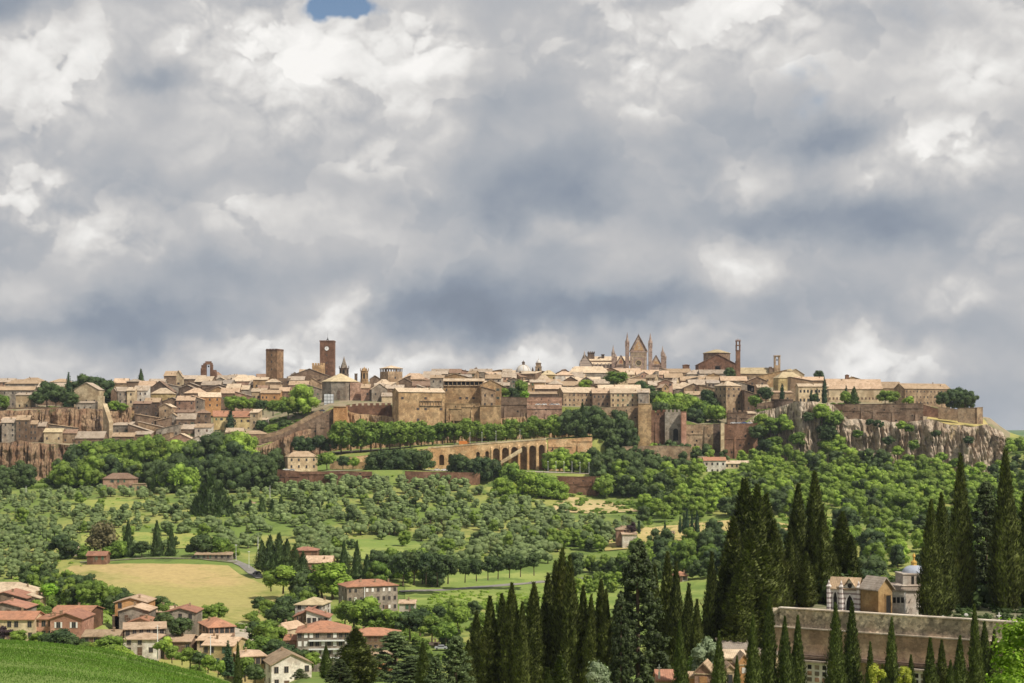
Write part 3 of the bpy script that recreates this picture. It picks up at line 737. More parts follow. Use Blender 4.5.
H(c2, 63.5, 78, 445, 433, 429.5, 1108, 'g', 'tan', 'tanr', 1, 2)
H(c2, 78, 106, 446, 438, 431.5, 1106, 'g', 'brown', 'tanr', 1, 4, chim=2)
H(c2, 4, 34, 432, 420, 417, 1128, 'g', 'tan', 'rose', 1, 4, chim=2)
c3 = 'in the top left cluster'
H(c3, 112, 118, 406, 392, 388, 1170, 'f', 'brown', 'rose', 2, 1)
H(c3, 115, 129, 392, 382.8, 378.6, 1262, 'g', 'ochre', 'rose', 1, 3)
H(c3, 114, 129, 404, 391, 387, 1170, 'g', 'ochre', 'pale', 2, 2, rot=28)
H(c3, 128, 136, 405, 390.5, 387.5, 1172, 's', 'cream', 'pale', 2, 1)
H(c3, 128, 143, 391, 381.5, 379.3, 1250, 'h', 'brown', 'tanr', 1, 2)
H(c3, 134.5, 149, 403, 390.5, 386, 1180, 's', 'white', 'rose', 2, 3, styles=['white', 'plain'])
H(c3, 140, 156, 395, 386, 381, 1225, 'g', 'tan', 'rose', 1, 2)
H(c3, 148, 175, 406, 391.5, 381, 1215, 'f', 'dark', 'tanr', 1, 3, d=14, skip=.5)
H(c3, 160, 188, 398, 388, 382, 1245, 'r', 'grey', 'pale', 0)
H(c3, 165, 177, 388, 375.8, 371.5, 1310, 's', 'brown', 'rose', 1, 2)
H(c3, 175.5, 183, 388, 376.5, 370.5, 1312, 'f', 'cream', 'pale', 1, 1)
H(c3, 183, 206, 388, 379, 375.5, 1330, 'g', 'tan', 'tanr', 1, 4)
H(c3, 196, 216, 390, 381.5, 376.5, 1300, 'g', 'brown', 'pale', 1, 3, rot=-12)
H(c3, 203, 222, 393, 385, 381, 1280, 'g', 'tan', 'rose', 1, 3)
H(c3, 205, 236, 396, 389, 384.5, 1262, 'f', 'brown', 'pale', 1, 2)
c4 = 'in the stepped left cluster'
H(c4, 153, 174, 403, 393.3, 388.2, 1195, 'h', 'yellow', 'pale', 1, 3)
H(c4, 180, 197, 397, 388.5, 385, 1235, 'f', 'dark', 'pale', 1, 2)
H(c4, 186, 207, 402, 393, 388.5, 1225, 'h', 'brown', 'rose', 1, 3)
H(c4, 133.5, 152, 417.5, 403.7, 401.5, 1160, 's', 'dark', 'tanr', 2, 2, rot=6)
H(c4, 146, 161, 424, 402, 398, 1172, 'g', 'dark', 'rose', 3, 2)
H(c4, 160, 175.5, 421, 407, 403.6, 1162, 'f', 'tan', 'pale', 2, 1, rot=-10)
H(c4, 164, 184, 409, 401.5, 397.5, 1190, 'f', 'brown', 'pale', 1, 2)
H(c4, 178, 196, 412, 400.3, 396, 1188, 'g', 'pink', 'rose', 2, 3)
H(c4, 176, 194, 424, 412.5, 410, 1165, 's', 'brown', 'tanr', 2, 2)
H(c4, 193, 204, 410, 399.5, 395.5, 1192, 'r', 'ochre', 'rose', 2, 1)
H(c4, 197, 222, 408, 396.8, 392.5, 1200, 'g', 'orange', 'pale', 2, 3, rot=14)
H(c4, 211, 228, 398, 390.5, 386.5, 1245, 'f', 'ochre', 'pale', 1, 1)
H(c4, 222, 240, 402, 393, 388, 1225, 'g', 'tan', 'rose', 1, 3)
H(c4, 228, 250, 399, 389.5, 385.5, 1255, 'g', 'tan', 'pale', 1, 3)
H(c4, 236, 252, 404, 396, 391.5, 1215, 'r', 'pink', 'pale', 1, 2)
c5 = 'in the lower left cluster'
H(c5, 137, 158, 428, 417.5, 414, 1145, 'r', 'brown', 'tanr', 1, 3)
H(c5, 156, 171, 430, 421, 417.5, 1145, 'l', 'tan', 'pale', 1, 2)
H(c5, 168, 179, 428, 417, 413, 1152, 'f', 'grey', 'rose', 1, 1)
H(c5, 178, 197, 427, 419, 413.6, 1150, 'g', 'brown', 'pale', 1, 3)
H(c5, 197, 210, 426, 412.8, 409.8, 1158, 'h', 'brown', 'tanr', 2, 2)
H(c5, 114.5, 133, 435, 425.2, 422, 1132, 's', 'grey', 'tanr', 1, 2)
H(c5, 130, 152, 441, 431, 424, 1128, 'r', 'brown', 'pale', 1, 3)
H(c5, 140, 164, 434, 427, 421.5, 1138, 'r', 'tan', 'pale', 1, 3)
H(c5, 158, 182, 437, 429.5, 424, 1135, 'l', 'grey', 'pale', 1, 3)
H(c5, 176, 200, 436, 429, 424.5, 1138, 'g', 'brown', 'tanr', 1, 3)
H(c5, 196, 212.5, 440, 427.5, 424, 1128, 's', 'white', 'tanr', 2, 2)
H(c5, 114, 136, 449, 436.5, 432.8, 1108, 'g', 'tan', 'tanr', 2, 3)
H(c5, 135, 152, 449, 434.5, 431.5, 1112, 's', 'brown', 'pale', 2, 3)
H(c5, 150, 172, 449, 438.5, 432.5, 1110, 'l', 'tan', 'pale', 1, 3)
H(c5, 168, 197, 448, 440.5, 433.5, 1108, 'f', 'pink', 'pale', 1, 4)
H(c5, 186, 215, 447, 442.5, 436, 1104, 'f', 'white', 'pale', 1, 1)
H(c5, 210, 226, 447, 442.5, 440, 1106, 'g', 'tan', 'rose', 0)
c6 = 'below the garden trees'
H(c6, 212, 231, 434, 416.2, 410.8, 1142, 'g', 'yellow', 'red', 3, 3, rot=12)
H(c6, 233, 253, 432, 416.8, 411.2, 1145, 'g', 'yellow', 'red', 2, 3)
H(c6, 250.5, 261.5, 432, 412.5, 409.5, 1143, 's', 'cream', 'pale', 3, 1, rot=-14)
H(c6, 227, 244, 437, 432, 428, 1130, 'g', 'white', 'pale', 0)
H(c6, 222, 237, 445, 434.5, 431.5, 1108, 'l', 'grey', 'tanr', 1, 2)
t = H(c6, 232, 268, 444, 434, 430.8, 1106, 'h', 'pink', 'tanr', 1, 8, label='long low pinkish house with seven small windows above the wood', skip=0)
H(c6, 261, 268, 432, 420, 418, 1150, 's', 'white', 'pale', 1, 1)
c7 = 'below the square brown tower'
H(c7, 231, 261, 392, 381, 375.6, 1300, 'h', 'pink', 'pale', 1, 5)
H(c7, 254, 268, 390, 379.8, 377.5, 1285, 's', 'ochre', 'pale', 1, 2)
H(c7, 266.5, 281, 392, 382, 379, 1275, 'h', 'tan', 'pale', 1, 2)
H(c7, 252.5, 267, 401, 391.5, 388.5, 1240, 'g', 'cream', 'pale', 1, 3)
H(c7, 262, 281.5, 401, 393, 390, 1235, 'g', 'orange', 'tanr', 1, 5)
H(c7, 279.5, 291, 393, 378.5, 377, 1290, 'flat', 'brown', 'tanr', 2, 2)
H(c7, 280, 290, 402, 391, 387.5, 1245, 'g', 'brown', 'rose', 1, 2)
c8 = 'below the clock tower'
H(c8, 288, 333, 386, 377, 368.6, 1320, 'f', 'tan', 'pale', 1, 4, d=13)
H(c8, 305, 334, 385, 375, 369.5, 1345, 'g', 'tan', 'pale', 0)
H(c8, 289, 305, 390, 380, 376.5, 1290, 'g', 'brown', 'pale', 1, 3)
H(c8, 290, 309, 394, 385, 381, 1265, 'g', 'pink', 'rose', 1, 3)
H(c8, 304, 322, 393, 383, 378, 1280, 'f', 'tan', 'rose', 1, 2)
H(c8, 308, 322, 398, 389, 384.5, 1240, 'r', 'tan', 'pale', 1, 2)
c9 = 'right of the octagonal church'
H(c9, 361.5, 370, 408, 388, 384.5, 1180, 's', 'pink', 'rose', 2, 2)
H(c9, 369.5, 388, 407, 389, 383.6, 1172, 'f', 'grey', 'pale', 2, 2, rot=12)
H(c9, 370, 381, 392, 379, 375.5, 1290, 'f', 'brown', 'tanr', 1, 2)
H(c9, 376, 392, 394, 384, 379.5, 1250, 'h', 'tan', 'pale', 1, 2)
H(c9, 386, 404, 399, 388.5, 385, 1225, 'g', 'brown', 'pale', 1, 3)
H(c9, 382, 394, 407, 396.3, 393, 1165, 's', 'cream', 'pale', 0)
H(c9, 395, 415, 393, 383.5, 378, 1265, 'f', 'brown', 'pale', 1, 2)
H(c9, 402, 427, 388, 379, 373.5, 1310, 'h', 'tan', 'rose', 1, 4)
H(c9, 413, 431, 391, 385.5, 381.5, 1240, 'g', 'pink', 'tanr', 1, 5)
H(c9, 410, 441, 386, 379, 374, 1330, 'g', 'tan', 'pale', 1, 4)
t = H('', 392, 445, 424, 391.8, 388, 1096, 'g', 'ochre', 'pale', 3, 6, rot=22, d=15, skip=.72, label='big tan stone convent block rising from the rock with shaded left side', cat='convent', name='convent')
# arcade of that block
m = MB(); v = MB(); w_ = 23*1096/F
for i in range(9): m.box(-w_/2+i*w_/8-.22, -w_/2+i*w_/8+.22, -.9, -.05, 0, 3.0)
m.box(-w_/2-.3, w_/2+.3, -1.2, .05, 3.0, 3.5); m.box(-w_/2-.3, w_/2+.3, -1.2, .05, -.5, -.005)
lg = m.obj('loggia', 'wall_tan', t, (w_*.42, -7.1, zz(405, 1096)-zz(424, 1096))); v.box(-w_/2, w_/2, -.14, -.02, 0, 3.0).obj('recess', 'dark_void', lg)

c10 = 'above the central rock wall'
H(c10, 430.5, 444, 398, 378, 375.5, 1185, 's', 'grey', 'tanr', 3, 2, d=9)
H(c10, 441, 470, 388, 377.5, 373.6, 1225, 'f', 'ochre', 'pale', 1, 3)
t = H('', 443.5, 484, 410, 385.5, 379, 1140, 's', 'ochre', 'pale', 3, 6, d=12, skip=.5, chim=0, label='broad tan palace with open top loggia under its pale roof', cat='palace', name='palace')
m = MB(); w_ = 39*1140/F
for i in range(10): m.box(-w_/2+i*w_/9-.25, -w_/2+i*w_/9+.25, -.5, .3, 0, 3.0)
m.box(-w_/2-.4, w_/2+.4, -.55, 1.0, -.4, -.003); m.box(-w_/2-.6, w_/2+.6, -1.0, 9, 3.0, 3.4)
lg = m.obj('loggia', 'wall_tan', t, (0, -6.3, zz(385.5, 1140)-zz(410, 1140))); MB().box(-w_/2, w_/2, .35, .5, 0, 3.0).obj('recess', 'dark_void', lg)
H(c10, 480, 501.5, 410, 385, 379.8, 1132, 'f', 'ochre', 'pale', 3, 3, d=13, skip=.55)
H(c10, 481.5, 495.5, 408, 390.5, 386.5, 1128, 'r', 'tan', 'rose', 2, 2, d=5, skip=.3)
H(c10, 495, 506, 400, 387, 383, 1190, 'r', 'brown', 'pale', 1, 1)
c11 = 'below the white dome'
H(c11, 521, 541.5, 384, 373.5, 371.5, 1300, 's', 'brown', 'pale', 1, 3, rot=-24)
H(c11, 541, 556, 381, 374.5, 370.5, 1360, 'h', 'yellow', 'gold', 1, 3)
H(c11, 555, 573, 387, 375, 371.5, 1310, 'h', 'white', 'rose', 1, 4)
H(c11, 524, 545, 392, 384.5, 380.5, 1255, 'g', 'tan', 'pale', 1, 4)
H(c11, 538, 560, 390, 382.5, 379.5, 1270, 'g', 'brown', 'rose', 1, 4)
H(c11, 535, 561, 399, 388.8, 385, 1195, 'g', 'brown', 'rose', 1, 6)
H(c11, 529, 560, 400, 394, 392, 1185, 's', 'dark', 'tanr', 0, d=6)
c12 = 'on wall below cathedral'
H(c12, 557.5, 597, 408, 392.3, 387.3, 1150, 'g', 'tan', 'pale', 3, 8, rot=17, d=14, styles=['closed_brown', 'plain'])
H(c12, 592, 613, 407, 393, 388.5, 1150, 'g', 'brown', 'rose', 2, 5)
H(c12, 610, 649, 408, 393, 388.8, 1144, 'g', 'cream', 'pale', 3, 8, styles=['closed_green', 'plain', 'closed_brown'])
H(c12, 598, 640, 398, 388.6, 385, 1182, 'g', 'tan', 'pale', 0)
c13 = 'just under the cathedral'
H(c13, 568, 609, 383, 372.5, 366.6, 1400, 'h', 'tan', 'pale', 1, 7)
H(c13, 604, 640, 382, 373, 368.5, 1410, 'g', 'ochre', 'rose', 1, 5)
H(c13, 636, 668, 382, 374.5, 371, 1390, 'g', 'pink', 'rose', 1, 6)
H(c13, 566, 600, 391, 381, 377, 1300, 'g', 'ochre', 'pale', 1, 6)
H(c13, 572, 598, 396, 386.5, 381.5, 1255, 'f', 'tan', 'pale', 1, 4)
H(c13, 553, 580, 393, 385.5, 381.5, 1265, 'g', 'tan', 'rose', 1, 4)
H(c13, 594, 616, 392, 383.5, 379.5, 1280, 'g', 'brown', 'pale', 1, 4)
H(c13, 622, 645, 391, 383, 379, 1290, 'g', 'cream', 'tanr', 1, 5)
H(c13, 640, 664, 387, 379.5, 375, 1340, 'f', 'ochre', 'pale', 1, 3)
H(c13, 648, 676, 393, 385.5, 381, 1275, 'g', 'tan', 'pale', 1, 5)
c14 = 'between the two churches'
H(c14, 662, 690, 380, 372.5, 368.8, 1400, 'g', 'tan', 'rose', 1, 5)
H(c14, 686, 705, 381, 374, 370, 1390, 'h', 'ochre', 'pale', 1, 3)
H(c14, 664, 682, 386, 377.5, 373.5, 1350, 'g', 'dark', 'tanr', 1, 3)
H(c14, 680, 707, 388, 380.5, 376.5, 1320, 'g', 'pink', 'rose', 1, 5)
H(c14, 699, 727, 379, 373.5, 369.8, 1385, 'g', 'tan', 'pale', 0)
H(c14, 703, 722, 384, 376.5, 373, 1350, 'f', 'ochre', 'pale', 1, 3)
H(c14, 688, 716, 392, 384.5, 379.8, 1290, 'g', 'ochre', 'pale', 1, 5)
H(c14, 706, 730, 389, 380.5, 376.8, 1315, 'g', 'tan', 'rose', 1, 4)
H(c14, 658, 688, 397, 388.5, 384, 1250, 'g', 'grey', 'pale', 1, 5)
H(c14, 683, 702, 396, 387.5, 383.5, 1245, 'f', 'tan', 'pale', 1, 3)
H(c14, 698, 718, 396, 389, 385, 1235, 'r', 'ochre', 'pale', 1, 3)
H(c14, 686, 705, 401, 395, 391.5, 1205, 's', 'grey', 'tanr', 1, 3)
H(c14, 638, 648.5, 406, 392.5, 390.5, 1135, 's', 'ochre', 'pale', 1, 2)
c15 = 'right of the ravine trees'
H(c15, 714.8, 741, 412, 385.5, 381.2, 1160, 'h', 'tan', 'pale', 4, 3, rot=32, d=14)
H(c15, 720, 746, 392, 380.5, 376.5, 1285, 'g', 'tan', 'rose', 1, 3)
H(c15, 735, 753, 396, 386, 381, 1250, 'r', 'grey', 'rose', 1, 2)
H(c15, 741, 760, 412, 395.5, 390.3, 1160, 'r', 'brown', 'rose', 2, 2, rot=8)
H(c15, 746, 766, 392, 381, 376.8, 1250, 'f', 'brown', 'rose', 2, 2)
H(c15, 757, 768, 401, 387.5, 385, 1200, 's', 'tan', 'pale', 1, 1)
H(c15, 772, 791, 403, 392.5, 391, 1170, 's', 'tan', 'rose', 1, 2)
c16 = 'around the eastern cloister'
H('', 728, 777, 382, 373.5, 367.8, 1420, 'g', 'tan', 'gold', 1, 9, d=13, label='long church nave roof of yellow tiles left of the open bell tower', cat='church', name='church', chim=0)
H(c16, 757, 789, 384, 375.5, 369, 1370, 'l', 'ochre', 'gold', 1, 5)
H(c16, 774, 801, 391, 377.5, 372, 1290, 'h', 'yellow', 'gold', 1, 3, rot=10)
H(c16, 786, 803, 384, 374.5, 369, 1350, 'f', 'cream', 'gold', 0)
H(c16, 789, 812, 398, 381, 377, 1205, 'r', 'tan', 'rose', 2, 2)
H(c16, 795, 823, 390, 380.3, 377, 1235, 'g', 'tan', 'rose', 1, 9, chim=2)
H(c16, 797, 827, 404, 386.5, 383.8, 1185, 'g', 'cream', 'pale', 2, 8, styles=['plain'], winsize=(1.3, 2.0), skip=.05)
H(c16, 826, 880, 404.5, 388.5, 379.5, 1185, 'g', 'cream', 'rose', 1, 15, d=14, chim=3, skip=.05, styles=['closed_brown'])
H(c16, 834, 868, 392, 382, 376.8, 1260, 'f', 'ochre', 'gold', 0)
H(c16, 822, 850, 390, 383, 379, 1265, 'g', 'tan', 'rose', 1, 5)
H(c16, 866, 899, 396, 388, 382, 1245, 'g', 'tan', 'tanr', 1, 6)
t = H('', 894, 950, 405, 388.5, 383.5, 1160, 'g', 'tan', 'tanr', 3, 13, rot=17, d=16, label='long tan barracks with three rows of small windows beside the umbrella pines', cat='building', name='barracks', skip=.05, styles=['plain', 'closed_brown'], winsize=(.9, 1.3))
# skyline filler roofs seen between the landmarks
c17 = 'on the skyline'
rg = random.Random(11)
for (x0, x1, yb, ye, yr, D, wl, rf) in [(444,462,380,374.5,370.5,1400,'tan','pale'),(446,474,377,372.5,369.3,1440,'pink','rose'),(458,486,384,378.5,374.8,1360,'brown','pale'),(470,492,379,372,369,1430,'tan','pale'),
    (486,500,382,376,372,1400,'brown','rose'),(488,512,378,371.8,369.6,1440,'tan','pale'),(498,520,384,376.5,372.5,1380,'ochre','rose'),(505,524,391,381,376.5,1330,'tan','pale'),
    (509,531,390,383.5,379.5,1290,'grey','pale'),(496,514,389,382,378,1320,'dark','rose'),(424,448,381,374,371.5,1390,'tan','rose'),(506,530,379,374,370.5,1430,'pink','pale'),(432,450,377,371.5,369,1440,'brown','pale'),
    (470,482,376,371,367.8,1450,'brown','rose'),(556,572,379,373,369.2,1420,'brown','rose'),(640,660,379,373,370,1430,'tan','rose')]:
    H(c17, x0, x1, yb, ye, yr, D, rg.choice('gghf'), wl, rf, 1)
c18 = 'on the left skyline'
for (x0, x1, yb, ye, yr, D, wl, rf) in [(212,232,388,382,377.5,1340,'tan','pale'),(218,238,385,379,375.5,1370,'pink','rose'),(182,200,392,386,382.5,1270,'brown','pale'),(300,316,378,373,369.5,1380,'tan','rose'),
    (150,166,388,382.5,379,1300,'ochre','rose'),(232,246,384,378,374.8,1380,'tan','pale'),(0,16,386,382,378.5,1290,'pink','tanr')]:
    H(c18, x0, x1, yb, ye, yr, D, rg.choice('ghf'), wl, rf, 1)

rg = random.Random(21)
FILL = [('among central roofs', 442, 560, [(1210,392,14),(1255,388,14),(1300,385.5,14),(1350,382,14),(1400,379,16)]), ('among roofs under cathedral', 556, 668, [(1195,394.5,16),(1230,392,13),(1270,389,14),(1310,386.5,13),(1360,383,14),(1410,379.5,15)]),
        ('among roofs under brick church', 664, 728, [(1240,396,14),(1270,392.5,13),(1305,389,13),(1345,385.5,13),(1400,380.5,13)]), ('among roofs by clock tower', 206, 322, [(1255,396,13),(1290,392,14),(1335,388,14),(1385,384,15)]), ('among roofs behind convent', 366, 446, [(1215,396,13),(1250,392,13),(1300,388,13),(1360,383.5,14)])]
for (nm, xa, xb, rws) in FILL:
    for (D, yb, st) in rws:
        x = xa + rg.uniform(0, 8)
        while x < xb-6:
            w = rg.uniform(.55, 1.1)*st; hm = rg.uniform(5.0, 8.2)*F/D; ye = yb-hm; typ = rg.choice('gggffhrls'); yr = ye-rg.uniform(2.2, 3.9)
            if rg.random() < .62 and not (D < 1240 and 560 < x < 650): H(nm, x, x+w, yb, ye, yr, D+rg.uniform(-8, 8), typ, rg.choice(['tan','tan','brown','ochre','cream','pink','grey','dark','tan']), rg.choice(['pale','pale','pale','rose','tanr','tanr','brownr','greyr']), 2 if hm > 4.8 else 1, None, rot=rg.choice([0, 0, 14, -14, 24, -22, 8]), d=rg.uniform(7, 11), chim=rg.choice([0, 1, 1]))
            x += w + rg.uniform(1, st*.5)
# ---------------------------------------------------------------- towers and churches
def tower(name, label, px0, px1, yb, yt, D, wall, rot=0, cat='tower', foot=8, d=None):
    s = D/F; w = (px1-px0)*s; th = R(rot); side = w/(math.cos(th)+abs(math.sin(th)))
    t = thing(name, label, cat, (((px0+px1)/2-512)*s, D+side/2, zz(yb, D)), th)
    h = (yb-yt)*s
    MB().box(-side/2, side/2, -side/2, side/2, -foot, h).obj('shaft', 'wall_' + wall, t)
    return t, side, h
def arch_panel(m, w, h, sp, depth, n=8):
    """dark arched opening: a recessed face with rounded head, front face at y=0, standing at z=0"""
    pts = [(-w/2, 0, 0), (w/2, 0, 0), (w/2, 0, sp)] + [(w/2*math.cos(math.pi*k/n), 0, sp+(h-sp)*math.sin(math.pi*k/n)) for k in range(1, n)] + [(-w/2, 0, sp)]
    k = len(pts); m.add(pts + [(p[0], depth, p[2]) for p in pts], [tuple(range(k))] + [(i, (i+1) % k, k+(i+1) % k, k+i) for i in range(k)])
# square brown tower
t, w, h = tower('square_tower', 'tall plain square brown brick tower on the left skyline, right of the ruined bell gable', 265.5, 282, 381, 350.5, 1330, 'bronze', -20)
m = MB(); m.box(-w/2-.25, w/2+.25, -w/2-.25, w/2+.25, h+.003, h+.5)
for i in range(4):
    for s in (-1, 1):
        u = -w/2+w*(i+.5)/4; m.box(u-1.1, u+1.1, s*w/2-.4, s*w/2+.4, h+.5, h+1.5); m.box(s*w/2-.4, s*w/2+.4, u-.9, u+.9, h+.503, h+1.45)
m.obj('battlement', 'wall_brick', t)
for z in (.35, .6, .82): link('window', window_mesh(1.0, 1.8, 'plain'), t, (0, -w/2-.02, h*z))
# clock tower
t, w, h = tower('clock_tower', 'tall red-brown clock tower with white clock face and flagpole', 319.8, 333.8, 380, 341.5, 1340, 'brick', 0)
MB().box(-w/2-.3, w/2+.3, -w/2-.3, w/2+.3, h+.003, h+1.0).obj('parapet', 'wall_brick', t)
cf = MB(); cf.lathe([(1.9, 0), (1.9, .12)], 24); m = cf
o = m.obj('clock_face', 'white_paint', t); o.rotation_euler = (R(90), 0, 0); o.location = (0, -w/2-.02, h-6.2)
hd = MB(); hd.box(-.09, .09, 0, 1.3, .13, .17).box(-.9, 0, -.09, .09, .13, .165); hd.obj('clock_hands', 'iron', o)
fr = MB()
for k in range(24):
    a = 2*math.pi*k/24; b = 2*math.pi*(k+1)/24
    fr.add([(r_*math.cos(x), r_*math.sin(x), z) for z in (0, .25) for r_ in (1.9, 2.3) for x in (a, b)], [(4,5,7,6),(2,3,7,6),(0,1,5,4)])
fr.obj('clock_rim', 'wall_dark', o)
m = MB()
for a in range(4): m.tube((1.0*(-1)**a, 1.0*(-1)**(a//2), h+1), (0, 0, h+4.2), .14, .10)
m.tube((0, 0, h+3.6), (0, 0, h+8.5), .12, .05); m.lathe([(.2, h+1.8), (.85, h+2.0), (.6, h+2.7), (.2, h+3.1)], 10)
m.obj('bell_frame', 'iron', t)
for z in (.2, .42, .62): link('window', window_mesh(.9, 1.6, 'plain'), t, (0, -w/2-.02, h*z))
link('window', window_mesh(.9, 1.6, 'plain'), t, (w/2+.02, 0, h*.4), R(90))
tag(MB().box(-5.5, 5.5, -2, 2, -4, 5).add([(x+dx, y, z) for x in (-4.8, -2.4, 0, 2.4, 4.8) for dx in (-.7, .7) for y in (-2, 2) for z in (5.003, 7)],
    [tuple(8*k+i for i in f) for k in range(5) for f in ((0,4,5,1),(2,3,7,6),(0,1,3,2),(4,6,7,5),(1,5,7,3))]).obj('battlemented_wall', 'wall_ochre', None, at(318.5, 371, 1334)), 'ochre battlemented wall block beside the foot of the clock tower', 'wall')
# ruined bell gable: two brick piers and an arch
D = 1380; s = D/F
t = thing('bell_gable', 'ruined brown bell gable with a tall open slot against the sky', 'bell tower', at(208.5, 382, D))
m = MB(); m.box(-6.2, -1.9, -2, 2, -4, 15.5).box(1.7, 7.2, -2, 2, -4, 11).box(-1.9, 1.7, -2, 2, -4, 4.0).box(-6.9, -6.2, -1.6, 1.6, -4, 12.5).box(1.7, 4.0, -1.9, 1.9, 11, 16.0)
m.box(-3.4, 3.6, -1.8, 1.8, 16.0, 17.6).box(-4.6, -1.9, -1.9, 1.9, 15.5, 17); m.box(-2.6, 2.6, -1.7, 1.7, 17.6, 19.0)
m.obj('masonry', 'wall_brick', t)
m = MB(); m.lathe([(.2, 0), (.95, .1), (.7, 1.1), (.3, 1.5)], 10); m.obj('bell', 'iron', t, (0, 0, 13.6)); MB().tube((-1.9, 0, 15.1), (1.7, 0, 15.1), .12, .12).obj('bell_beam', 'iron', t)
# spire tower
def spire_tower(name, label, px, yt, ys, yb, D, wpx, wall, roofm, n=6, rows=2, pinn=True):
    s = D/F; w = wpx*s; t = thing(name, label, 'bell tower', at(px, yb, D) + Vector((0, w/2, 0)))
    h = (yb-ys)*s; H2 = (yb-yt)*s
    m = MB(); m.lathe([(w/2, -6), (w/2, h*.35), (w/2+.25, h*.35+.01), (w/2+.25, h*.35+.4), (w/2-.1, h*.35+.41), (w/2-.1, h)], n); m.obj('shaft', wall, t)
    a = MB()
    for k in range(n):
        an = 2*math.pi*(k+.5)/n; rr = (w/2-.1)*math.cos(math.pi/n)
        q = MB(); arch_panel(q, w*.22, h*.42, h*.30, -.06)
        c, sn = math.cos(an+math.pi/2), math.sin(an+math.pi/2)
        a.add([(rr*math.cos(an)*1.006 + p[0]*c - p[1]*sn*0, rr*math.sin(an)*1.006 + p[0]*sn, p[2]+h*.45) for p in q.v[:len(q.v)//2]], [tuple(range(len(q.v)//2))])
    a.obj('opening', 'dark_void', t)
    m = MB(); m.lathe([(w/2+.35, h), (w/2+.35, h+.45)], n)
    m.obj('cornice', wall, t)
    m = MB(); m.lathe([(w/2*.8, h+.453), (w/2*.34, h+(H2-h)*.55), (.06, H2)], n); m.obj('spire', roofm, t)
    if pinn:
        p = MB()
        for k in range(n):
            an = 2*math.pi*k/n; p.lathe([(.38, h+.45), (.38, h+1.6), (.02, h+3.0)], 5, w/2*math.cos(an), w/2*math.sin(an))
        p.obj('pinnacles', wall, t)
    return t
spire_tower('spired_bell_tower', 'dark bell tower with pointed stone spire right of the clock tower', 343.5, 356, 368.5, 378, 1290, 9.5, 'wall_dark', 'wall_grey')
spire_tower('small_belfry', 'small ochre belfry with pointed cap and tall openings beside spired tower', 364, 366.5, 371, 385, 1240, 8, 'wall_ochre', 'wall_ochre')
m = MB(); m.box(-1.1, 1.1, -1.1, 1.1, -8, 4).box(-1.3, 1.3, -1.3, 1.3, 4.003, 4.5); tag(m.obj('chimney_stack', 'wall_dark', None, at(356, 379, 1240)), 'dark square chimney stack between spired tower and small belfry', 'chimney')
# octagonal church
D = 1190; s = D/F
t = thing('octagonal_church', 'octagonal church with low pale pyramid roof above the ramp', 'church', at(338.5, 409, D) + Vector((0, 14, 0)))
m = MB(); m.lathe([(15.2, -6), (15.2, 21.5)], 8, jit=None); o = m.obj('wall', 'wall_grey', t, (0, 0, 0), R(22.5))
m = MB(); m.lathe([(16.0, 21.7), (15.9, 22.1), (1.2, 28.6), (.1, 28.8)], 8); m.obj('roof', 'roof_gold', t, (0, 0, 0), R(22.5))
a = MB(); arch_panel(a, 2.4, 7, 5.5, .3); a.obj('window', 'wall_dark', t, (0, -14.4, 8)); a = MB(); a.box(-5.5, 5.5, -.4, .2, 4.3, 4.9); a.obj('string_course', 'wall_cream', t, (0, -14.1, -.5))
MB().box(9, 17.5, -12.5, 2, -6, 21).obj('annex', 'wall_pink', t)
# block tower with loggia
t, w, h = tower('loggia_tower', 'square block tower with open top loggia and low pyramid roof', 379, 402, 386, 371.5, 1262, 'tan', 34)
lg = MB()
for i in range(6):
    u = -w/2+.3+(w-.6)*i/5
    for (x, y) in ((u, -w/2+.3), (-w/2+.3, u), (w/2-.3, u), (u, w/2-.3)): lg.box(x-.28, x+.28, y-.28, y+.28, h, h+2.4)
lg.box(-w/2-.3, w/2+.3, -w/2-.3, w/2+.3, h+2.4, h+2.8); lg.obj('loggia', 'wall_brown', t)
MB().lathe([(w/2*1.5, h+2.81), (w/2*1.48, h+3.0), (.3, h+5.4)], 4).obj('roof', 'roof_pale', t, (0, 0, 0), R(45))
link('window', window_mesh(1.2, 1.8, 'plain'), t, (0, -w/2-.02, h*.5))
# white dome and its bell tower
D = 1400; s = D/F
t = thing('domed_church', 'church with pale ribbed dome and small lantern', 'church', at(523.5, 378, D) + Vector((0, 9, 0)))
MB().lathe([(7.6, -6), (7.6, 4.2), (7.9, 4.21), (7.9, 4.8)], 16).obj('drum', 'wall_cream', t)
plain('lead', (.55, .53, .50), .6)
dm = MB(); dm.lathe([(7.3*math.cos(math.pi/2*k/9), 4.8+8.0*math.sin(math.pi/2*k/9)) for k in range(9)] + [(.9, 12.7)], 20); dm.obj('dome', 'lead', t, smooth=True)
rb = MB()
for k in range(8):
    a = 2*math.pi*k/8; pts = [(7.42*math.cos(math.pi/2*i/8), 4.8+8.1*math.sin(math.pi/2*i/8)) for i in range(8)]
    for p, q in zip(pts, pts[1:]): rb.tube((p[0]*math.cos(a), p[0]*math.sin(a), p[1]), (q[0]*math.cos(a), q[0]*math.sin(a), q[1]), .16, .16, 4)
rb.obj('ribs', 'wall_cream', t)
MB().lathe([(1.3, 12.6), (1.3, 14.6), (1.6, 14.61), (1.6, 14.9), (1.0, 15.7), (.15, 16.2), (.05, 17.4)], 8).obj('lantern', 'wall_dark', t)
D = 1380; s = D/F
t = thing('cupola_bell_tower', 'tan bell tower with stepped cupola and cross right of the pale dome', 'bell tower', at(538.5, 378, D) + Vector((0, 3, 0)))
MB().box(-2.9, 2.9, -2.9, 2.9, -6, 10).obj('shaft', 'wall_tan', t)
